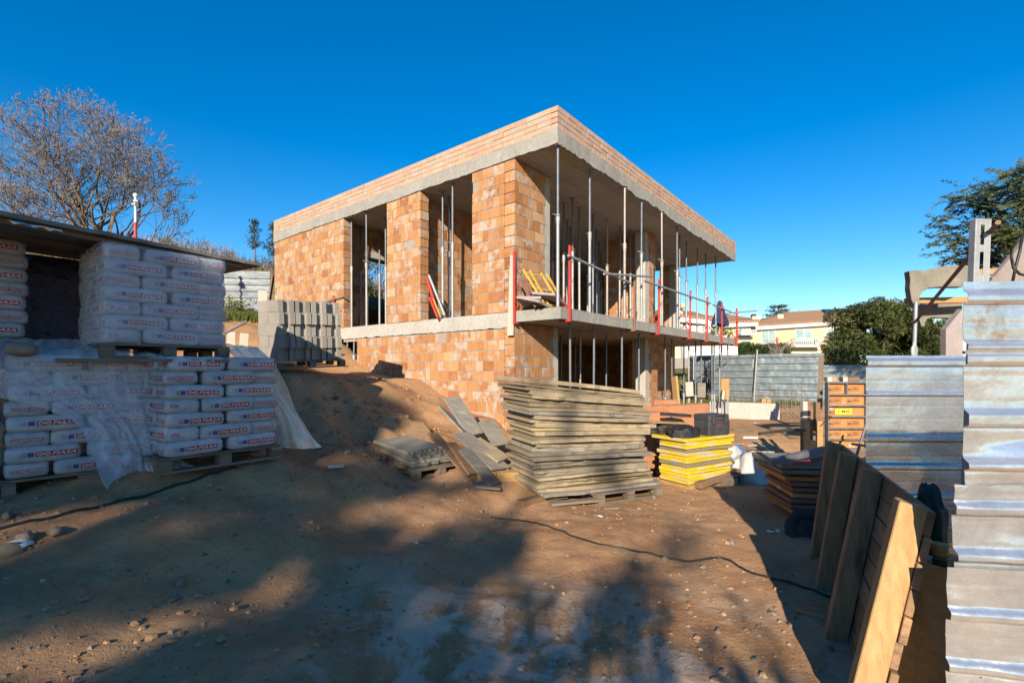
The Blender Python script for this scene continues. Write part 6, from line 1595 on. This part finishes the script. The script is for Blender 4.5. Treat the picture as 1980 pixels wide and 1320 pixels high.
t = thing('palm_shrub', 'yellow green spiky shrub under the navy parasol', 'shrub', p); f_ = MB(); crown(f_, cl, 70, .10, r, 2.2); f_.build('foliage', MT['leaf_grass'], t); MB().path([Vector((.2,0,-2.2)),Vector((.3,0,-.8)),Vector((.1,0,.2))],[.15,.12,.08],7).path([Vector((.3,0,-.9)),Vector((1.0,0,.1))],[.1,.05],6).build('trunk', MT['bark'], t)
p = P(1505, 600, 98); p.z = 4; t = thing('monkey_puzzle_tree', 'tiered conifer top showing above the villa roof', 'tree', p); m = MB().tube((0,0,0),(0,0,9),.25,.1); lf = MB(); zt = (HY-590)/F*98-4
m.tube((0,0,8.8),(0,0,zt-.3),.15,.05)
for k in range(4):
    z_ = zt-.3-k*.85; L = [1.6,2.1,2.6,3.0][k]
    for q in range(7):
        a = 6.28*q/7+k; e_ = Vector((math.cos(a)*L, math.sin(a)*L, z_+.1)); m.path([Vector((0,0,z_-.3)), e_],[.06,.03],4)
        for _ in range(40): quad_leaf(lf, Vector((0,0,z_-.1)).lerp(e_, r.uniform(.45,1.05))+Vector((r.gauss(0,.2),r.gauss(0,.2),r.gauss(0,.14))), .22, r, (r.random()*.7,0,0))
m.build('trunk', MT['bark'], t); lf.build('foliage', MT['leaf_dark'], t)
for i, px in enumerate((1545, 1554)):
    p = P(px, 610, 110); p.z = 6; zt = (HY-(597+4*i))/F*110-6; t = thing('cypress', ['taller of two dark cypress tips above the villa roof','shorter of two dark cypress tips above the villa roof'][i], 'tree', p)
    lf = MB(); crown(lf, [(Vector((0,0,zt-.7-.6*k)), Vector((.25+.12*k,.25+.12*k,.6))) for k in range(8)], 26, .14, r); lf.build('foliage', MT['leaf_dark'], t); MB().tube((0,0,-2),(0,0,zt-.8),.2,.05).build('trunk', MT['bark'], t)
# reeds and bushes behind the house, seen through its back window
for i, (s, tt) in enumerate(((4.2,11.6),(5.0,12.4),(5.9,11.8),(4.9,13.5),(6.2,13.4))):
    q = H2W(s, tt); q.z = gz(q.x, q.y)-.1; cl = [(Vector((r.uniform(-.7,.7), r.uniform(-.5,.5), r.uniform(.2,3.9))), Vector((.4,.4,.45))) for _ in range(30)]
    t = thing('shrub', 'tangled shrub behind the house, seen through its back window, %s from the left' % ORD1[i], 'shrub', q); f_ = MB(); crown(f_, cl, 60, .06, r, 1.8); f_.build('foliage', MT['leaf_olive'], t)
    m = MB(); [m.path([Vector((r.uniform(-.5,.5),r.uniform(-.3,.3),0)), Vector((r.uniform(-.8,.8),r.uniform(-.4,.4),r.uniform(1.5,2.6)))],[.02,.006],4) for _ in range(14)]; m.build('branches', MT['twig'], t)
# grass on the bank
def blades(m, n, fn, h0, h1, w_, r, lean=.5):
    for _ in range(n):
        p = fn(r)
        if p is None: continue
        a = r.uniform(0,6.28); h = r.uniform(h0,h1); d = Vector((math.cos(a), math.sin(a), 0)); s = Vector((-d.y, d.x, 0))*w_*h
        l = d*h*lean*r.random(); b = p+l*.35+Vector((0,0,h*.6)); e_ = p+l+Vector((0,0,h))
        tone = min(1,max(0,r.gauss(.5,.25)))
        m.add([p-s, p+s, b+s*.7, e_, b-s*.7], [(0,1,2,4),(4,2,3)], 0, (tone,0,0))
gl = []
def on_ground(xr, yr, cond=None):
    xs = np.array([vr.uniform(*xr) for _ in range(6000)]); ys = np.array([vr.uniform(*yr) for _ in range(6000)]); zs = ground(xs, ys, False)
    pts = [Vector(q) for q in zip(xs, ys, zs)]
    if cond: pts = [p for p in pts if cond(p)]
    return lambda r: r.choice(pts) if pts else None
def outside(p):
    s = (p.x-HC.x)*SD.x+(p.y-HC.y)*SD.y; tt = (p.x-HC.x)*TD.x+(p.y-HC.y)*TD.y
    return not (s > -.15 and s < 11.6 and tt > -.1 and tt < 9.5)
m = MB(); f1 = on_ground((-10.5,-6.6), (12.2,14.4), lambda p: outside(p) and p.z > 1.2)
blades(m, 16000, f1, .05, .20, .06, vr); o = m.build('green_grass', MT['leaf_grass']); tag(o, 'green weeds and grass on the bank below the left hoarding', 'grass', kind='stuff')
m = MB(); f2 = on_ground((-27,-7.5), (17.3,33), lambda p: outside(p)); blades(m, 15000, f2, .2, .9, .016, vr, .8); f3 = on_ground((-9.5,-7.4),(15.2,17),lambda p: outside(p) and p.z > 2.0); blades(m, 260, f3, .15, .4, .025, vr, .7)
o = m.build('dry_grass', MT['leaf_dry']); tag(o, 'tall dry grass along the crest of the left bank', 'grass', kind='stuff')
m = MB(); f5 = on_ground((8.5,16), (20.5,29)); blades(m, 9000, f5, .08, .25, .07, vr); o = m.build('lawn_grass', MT['leaf_grass']); tag(o, 'green lawn behind the ground floor props', 'grass', kind='stuff')
m = MB(); f6 = on_ground((6.5,11.5), (17.9,19.6)); blades(m, 1800, f6, .06, .22, .06, vr); o = m.build('sparse_grass', MT['leaf_grass']); tag(o, 'sparse grass strip behind the footing wall', 'grass', kind='stuff')
for i, (px, py, d, rad, mt, lb) in enumerate(((447,578,14.2,.36,'leaf_dry','dry brown tuft below the left hoarding'),(462,592,13.9,.34,'leaf_grass','green weed clump above the pale boards'),(444,598,13.8,.3,'leaf_grass','green weed clump just right of the tall cement stack'),(505,515,18,.6,'leaf_olive','olive bush on the crest beside the house'))):
    p = P(px, py, d); p.z = gz(p.x,p.y); cl = [(Vector((r.uniform(-rad,rad), r.uniform(-.2,.2), r.uniform(.05,rad*1.3))), Vector((rad*.5,rad*.5,rad*.4))) for _ in range(10)]
    t = thing('weed_clump', lb, 'weeds', p); f_ = MB(); crown(f_, cl, 130, .045, r, 2.2); f_.build('foliage', MT[mt], t)
for i, (px, d, rad) in enumerate(((30,24,1.3),(95,26,1.4),(230,24,1.2),(310,23,1.1),(350,22,.9),(395,21,.7),(430,20.5,.6),(60,30,1.6))):
    p = P(px, 0, d); p.z = gz(p.x,p.y); rr = random.Random(i+70); m = MB(); tp = []
    for k in range(16): branch(m, (rr.uniform(-rad,rad)*.6,rr.uniform(-.4,.4),-.1), (rr.gauss(0,.5),rr.gauss(0,.4),1), rad*.75, .018, 2, rr, tp, .5, .1, 3, (2,4), .7)
    t = thing('dry_shrub', 'dry twiggy shrub on the left crest, %s from the picture edge' % ORD1[[0,2,3,4,5,6,7,1][i]], 'shrub', p, group='dry shrubs on the crest'); m.build('branches', [MT['twig'], MT['twig']], t)
    f_ = MB(); [quad_leaf(f_, q[0], rr.uniform(.03,.06), rr, (rr.random(),0,0)) for q in tp for _ in range(3)]; f_.build('foliage', MT['leaf_dry'], t)
# ------------------------------------------------------------------ cables, stones and pebbles on the ground
def cable(name, pxs, r, label):
    pts = [G(*q) for q in pxs]; c = pts[0]; out = []
    line = loft([pts], 0, 8*len(pts))[0] if False else None
    L = [pts[0]]+pts+[pts[-1]]
    for i in range(len(pts)-1):
        for k in range(8):
            q = cr(L[i], L[i+1], L[i+2], L[i+3], k/8); q = Vector((q.x+.012*mnoise.noise(q*3), q.y+.012*mnoise.noise(q*3+Vector((5,0,0))), 0)); q.z = float(ground(q.x, q.y)[0])+r*.9; out.append(q-c)
    out[0].z = max(out[0].z, 0)
    o = MB().path(out, r, 6).build(name, MT['cable'], loc=c); tag(o, label, 'cable')
cable('cable', [(-60,1040),(60,1012),(150,992),(220,976),(300,952),(370,932),(420,915),(462,903)], .011, 'black cable running across the dirt to the cement pallets')
cable('cable', [(950,1000),(1010,1006),(1062,1020),(1110,1036),(1160,1054),(1215,1062),(1260,1074),(1310,1083),(1360,1082),(1398,1080),(1450,1106),(1500,1122),(1560,1140),(1620,1160),(1680,1180)], .009, 'thin black cable crossing the dusty middle of the yard')
st = random.Random(61)
stones = [(930,990,.05,'rounded stone left of the tall board stack foot'),(985,992,.04,'reddish stone below the tall board stack'),(1340,1278,.032,'small tan stone in the sunlit dust, nearest the camera'),(1495,1187,.035,'brown stone on the edge of the slanting shadow'),(1528,1210,.03,'dim stone in shade beside the slanting shadow'),
 (1602,1258,.045,'round grey stone at the foot of a timber post'),(1415,1050,.06,'grey stone in the shadow before the barrow wheel'),(1312,1045,.05,'dark lump on the dusty ground by the cable'),(1230,1085,.045,'grey lump just under the thin cable'),(1285,1082,.05,'pale lump lying on the thin cable'),(1265,963,.06,'brown stone under the broken pallet end'),
 (1235,984,.045,'darker stone in front of the broken pallet'),(20,1068,.10,'large stone at the left picture edge'),(50,1045,.09,'stone beside the large one at the left edge'),(110,1030,.075,'stone along the black cable at the left'),(15,1000,.07,'stone under the front left pallet'),(285,975,.045,'reddish stone beside the black cable'),(275,1008,.02,'little stone below the reddish one'),
 (350,1128,.07,'earth clod in the middle of the shaded ground'),(335,1160,.05,'second earth clod just below the first'),(650,770,.08,'pale stone on the dark side of the dirt bank'),(668,708,.07,'stone at the crest of the bank by the block pallet'),(640,838,.06,'stone at the foot of the dirt bank'),(605,832,.05,'darker stone at the foot of the dirt bank near the film'),
 (766,943,.06,'reddish stone before the low pallet'),(745,935,.045,'tan stone left of the low pallet corner'),(855,938,.05,'stone right of the low pallet corner'),(692,1095,.03,'dark clod on the brown ground left of the dust'),(955,1005,.025,'little clod at the end of the thin cable'),(720,870,.035,'pale chip left of the low pallet'),(696,940,.03,'pale chip below the low pallet'),(1475,1270,.018,'small stone with long shadow in the sunlit dust')]
for i, (px, py, s, lb) in enumerate(stones):
    p = G(px, py); o = MB().blob((0,0,0), s*.62*st.uniform(.9,1.4), s*.62*st.uniform(.7,1.0), s*.45, i*1.3+2, 8, 6, .6).build('stone', MT['stone'], loc=p+Vector((0,0,s*.16)), rot=(st.uniform(-.4,.4),0,st.uniform(0,6))); tag(o, lb, 'stone', 'stones on the ground')
for i, (px, py, s, lb) in enumerate(((42,1052,.07,'bluish plastic scrap at the left picture edge'),(15,1060,.06,'grey plastic scrap beside the large stone'),(1490,1028,.03,'white scrap in shade left of the barrow wheel'),(1505,1027,.03,'second white scrap nearer the barrow wheel'),(1160,998,.025,'whitish foam scrap below the board stack'),(805,1050,.02,'pale scrap in the lit patch of dirt'),(1457,1272,.02,'small green scrap lying in the sunlit dust'))):
    p = G(px, py); o = MB().blob((0,0,0), s*1.3, s*.8, s*.35, i+40, 8, 5, .6).build('scrap', MT['green' if i == 6 else 'print_white'], loc=p+Vector((0,0,s*.15)), rot=(0,0,st.uniform(0,6))); tag(o, lb, 'litter')
for i, (pa_, pb_, lb) in enumerate((((1335,1032),(1383,1047),'thin pale stick on the dirt near the shadow edge'),((1280,1035),(1300,1042),'short dark stick on the dirt'),((790,1048),(822,1050),'thin stick in the lit patch of dirt'))):
    a = G(*pa_); b = G(*pb_); o = MB().tube((0,0,.01), b-a+Vector((0,0,.01)), .007, n=5).build('stick', MT['pallet'], loc=a); tag(o, lb, 'stick')
pb = MB(); pr = random.Random(77)
xs = np.array([pr.uniform(-5.5,4.5) for _ in range(17000)]); ys = np.array([1.9+8.0*pr.random()**1.6 for _ in range(17000)]); zs = ground(xs, ys)
ph = mnoise.noise
for x, y, z_ in zip(xs, ys, zs):
    k = mnoise.noise(Vector((x*.8, y*.8, 3)))
    if pr.random() > .16+.8*k+(.25 if x < -1.5 else 0): continue
    s = .005+.017*pr.random()**3
    if pr.random() < .02: s *= 2.2
    a = pr.uniform(0,3); c_, q_ = math.cos(a)*s*1.2, math.sin(a)*s*1.2
    t_ = pr.random(); h = s*pr.uniform(.5,.9)
    pb.add([(x-c_,y-q_,z_-.002),(x+q_,y-c_,z_-.002),(x+c_,y+q_,z_-.002),(x-q_,y+c_,z_-.002),(x-c_*.5,y-q_*.5,z_+h),(x+q_*.6,y-c_*.6,z_+h*.9),(x+c_*.5,y+q_*.5,z_+h*.8)], [(0,1,5,4),(1,2,6,5),(2,3,6),(3,0,4,6),(4,5,6)], 0, (t_, 0, 0))
o = pb.build('pebbles', MT['pebble']); tag(o, 'scattered pebbles and clods on the dirt yard', 'pebbles', kind='stuff')
cl_ = MB()
for k in range(900):
    px, py = pr.uniform(560,980), pr.uniform(740,930)

for i, (px, py, w_, h_, a_, mt, lb) in enumerate(((1452,862,.5,.12,.3,'pale_board','thin pale offcut on the sunlit dirt by the white pipe'),(1436,832,.6,.1,-.2,'ply_grey','grey slat on the sunlit dirt nearer the footing wall'),(1492,842,.45,.08,.6,'pallet','brown slat on the dirt near the black pipe'),(1420,858,.35,.2,.1,'wood','small plywood offcut right of the yellow boards'),(1462,818,.4,.1,.9,'pale_board','pale slat on the lit ground before the footing wall'),(650,905,.16,.07,.4,'pale_board','small pale chip of wood left of the low pallet'),(1180,985,.2,.05,.2,'pallet','wood splinter before the tall board stack'))):
    p = G(px, py); o = MB().box((-w_/2,-h_/2,0),(w_/2,h_/2,.02)).build('offcut', MT[mt], loc=p+Vector((0,0,.012)), rot=(.03,.02,a_)); tag(o, lb, 'offcut', 'offcuts lying on the ground')

cl_ = MB(); cr_ = random.Random(88)
cx = np.array([cr_.uniform(-4.8,3.6) for _ in range(3200)]); cy = np.array([2.0+7.6*cr_.random()**1.5 for _ in range(3200)]); cz = ground(cx, cy)
for x, y, z_ in zip(cx, cy, cz):
    mound = math.exp(-(((x+2.2)/1.5)**2+((y-7.2)/1.5)**2)); left = 1 if x < -1.4 else 0
    if cr_.random() > .10+.75*mound+.22*left+.5*max(0, mnoise.noise(Vector((x*.9, y*.9, 9)))): continue
    s = .006+.020*cr_.random()**2.5*(1+1.2*mound)
    cl_.blob((x, y, z_+s*.25), s*cr_.uniform(.9,1.5), s*cr_.uniform(.8,1.2), s*.7, cr_.uniform(0,50), 6, 4, .7, smooth=False)
o = cl_.build('clods', MT['dirt']); tag(o, 'crumbly earth clods over the yard and bank', 'clods', kind='stuff')
# ------------------------------------------------------------------ the trees behind the viewer that shade the yard
TRX, TRZ = math.tan(SUN_AZ), math.tan(SUN_EL)/math.cos(SUN_AZ)
YT = -18.0
def sunward(xs, zs, y): return Vector((xs+TRX*(y-YT), y, zs-TRZ*(y-YT)))
ztop_x = [-14,-9,-8,-7.4,-7.0,-6.3,-5.6,-5.0,-4.5]; ztop_z = [10.3,10.5,10.5,10.25,9.95,9.5,8.9,8.45,7.9]
tr = random.Random(404)
def density(x, z):
    if x < -4.5:
        d = 1.0 if z < np.interp(x, ztop_x, ztop_z)+.18*mnoise.noise(Vector((x*2.5, z*2.5, 8))) else 0
        n = mnoise.noise(Vector((x*.85, z*2.0, 2.2)))+.45*mnoise.noise(Vector((x*2.4, z*4.2, 6.1)))
        lim = -.12 if x > -6.9 else -.34
        if x < -7.1 and z > 7.9: lim = -2
        return d*min(1, max(0.02, (n-lim)*3.0))
    n = mnoise.noise(Vector((x*1.25, z*2.3, 4.4)))+.4*mnoise.noise(Vector((x*3, z*5, 1.1)))
    k = max(0, 1-math.hypot((x+3.62)/.55, (z-7.15)/.42)); k2 = max(0, 1-math.hypot((x+4.25)/.45, (z-6.9)/.6)); k3 = max(0, 1-math.hypot((x+3.05)/.25, (z-7.7)/.3)); k4 = max(0, 1-math.hypot((x+4.16)/.16, (z-9.2)/.55)); k5 = max(0, 1-math.hypot((x+3.72)/.3, (z-8.62)/.28)); k6 = max(0, 1-math.hypot((x+4.62)/.22, (z-9.6)/.16))
    return min(1, 1.1*k+.9*k2+1.2*k3+1.4*k4+1.2*k5+1.4*k6)*(.75+.5*n)
def shade_tree(name, label, bx_, by_, xr, zr, n, trunk, seed, yr):
    r = random.Random(seed); zb_ = gz(bx_, by_); t = thing(name, label, 'tree', (bx_, by_, zb_)); o_ = Vector(t.location)
    m = MB(); [m.path([p-o_ for p in pts], rad, 9) for pts, rad in trunk]; 
    lf = MB(); cs = []
    while len(cs) < n:
        x, z = r.uniform(*xr), r.uniform(*zr)
        if r.random() > density(x, z): continue
        p = sunward(x, z, r.uniform(*yr)); cs.append(p)
    for p in cs:
        for _ in range(4): quad_leaf(lf, p+Vector((r.gauss(0,.07), r.gauss(0,.07), r.gauss(0,.05)))-o_, r.uniform(.07,.15), r, (r.random(),0,0), 1.2)
    for p in cs[::60]:
        q = trunk[0][0][-2]; m.path([q-o_, q.lerp(p,.5)+Vector((0,0,.3))-o_, p-o_], [.045,.03,.008], 5)
    m.build('trunk', MT['bark'], t); lf.build('crown', MT['leaf_dark'], t)
bx_, by_ = sunward(-5.05, 0, YT).x, YT
g0 = gz(bx_, by_)
pts = [Vector((bx_, by_, g0-.2)), Vector((bx_+.05, by_, 3.5)), Vector((bx_-.02, by_+.1, 6.5)), Vector((bx_+.12, by_, 7.6)), Vector((bx_+.45, by_, 8.6))]
side = [([pts[1]+Vector((0,0,2)), sunward(-4.2,6.7,-17.5), sunward(-3.4,7.2,-17.2), sunward(-2.9,7.9,-17)],[.07,.05,.03,.01]), ([pts[1]+Vector((0,0,1.9)), sunward(-4.6,7.0,-18.4), sunward(-5.2,8.2,-18.6)],[.09,.06,.02]), ([pts[4], sunward(-4.2,9.0,-18), sunward(-4.15,9.8,-18)],[.05,.04,.01])]
shade_tree('shade_tree', 'slender thin leaved tree behind the viewer, casting streaks over the yard', bx_, by_, (-4.9,-2.6), (6.2,9.8), 125, [(pts,[.14,.12,.10,.07,.05])]+side, 5, (-18.9,-17.1))
bx_ = -8.4; g0 = gz(bx_, -19)
pts = [Vector((bx_, -19, g0-.2)), Vector((bx_+.1,-19,2.6)), Vector((bx_,-18.9,5.0)), Vector((bx_+.1,-19,8.0))]
shade_tree('shade_tree', 'broad leafy tree behind the viewer, shading the cement stacks', bx_, -19, (-13.5,-4.4), (5.2,10.6), 9500, [(pts,[.3,.25,.2,.08])], 6, (-21.5,-16.5))

# small bare tree added out of view to throw crisp thin shadows mid-yard
r9 = random.Random(91)
p9 = Vector((-1.75, -7.0, gz(-1.75, -7.0)))
t = thing('added_shadow_tree', 'unseen half bare tree added behind the viewer to draw fine twig shadows', 'tree', p9); m = MB(); tp = []
m.path([Vector((0,0,-.1)), Vector((.05,0,1.2)), Vector((0,.05,2.3))], [.07,.06,.05], 7)
for k in range(8):
    a = k*.785+.3; branch(m, (0,.05,2.0+.05*k), (math.cos(a)*.75, math.sin(a)*.5, .72), .82, .042, 4, r9, tp, .5, .05, 4, (2,3), .72)
m.build('trunk', [MT['bark'], MT['twig']], t); lf = MB()
for q, d in tp:
    if q.z > 5.0: continue
    for _ in range(6): quad_leaf(lf, q+Vector((r9.gauss(0,.06), r9.gauss(0,.06), r9.gauss(0,.05))), r9.uniform(.04,.08), r9, (r9.random(),0,0), 1.4)
lf.build('foliage', MT['leaf_olive'], t)
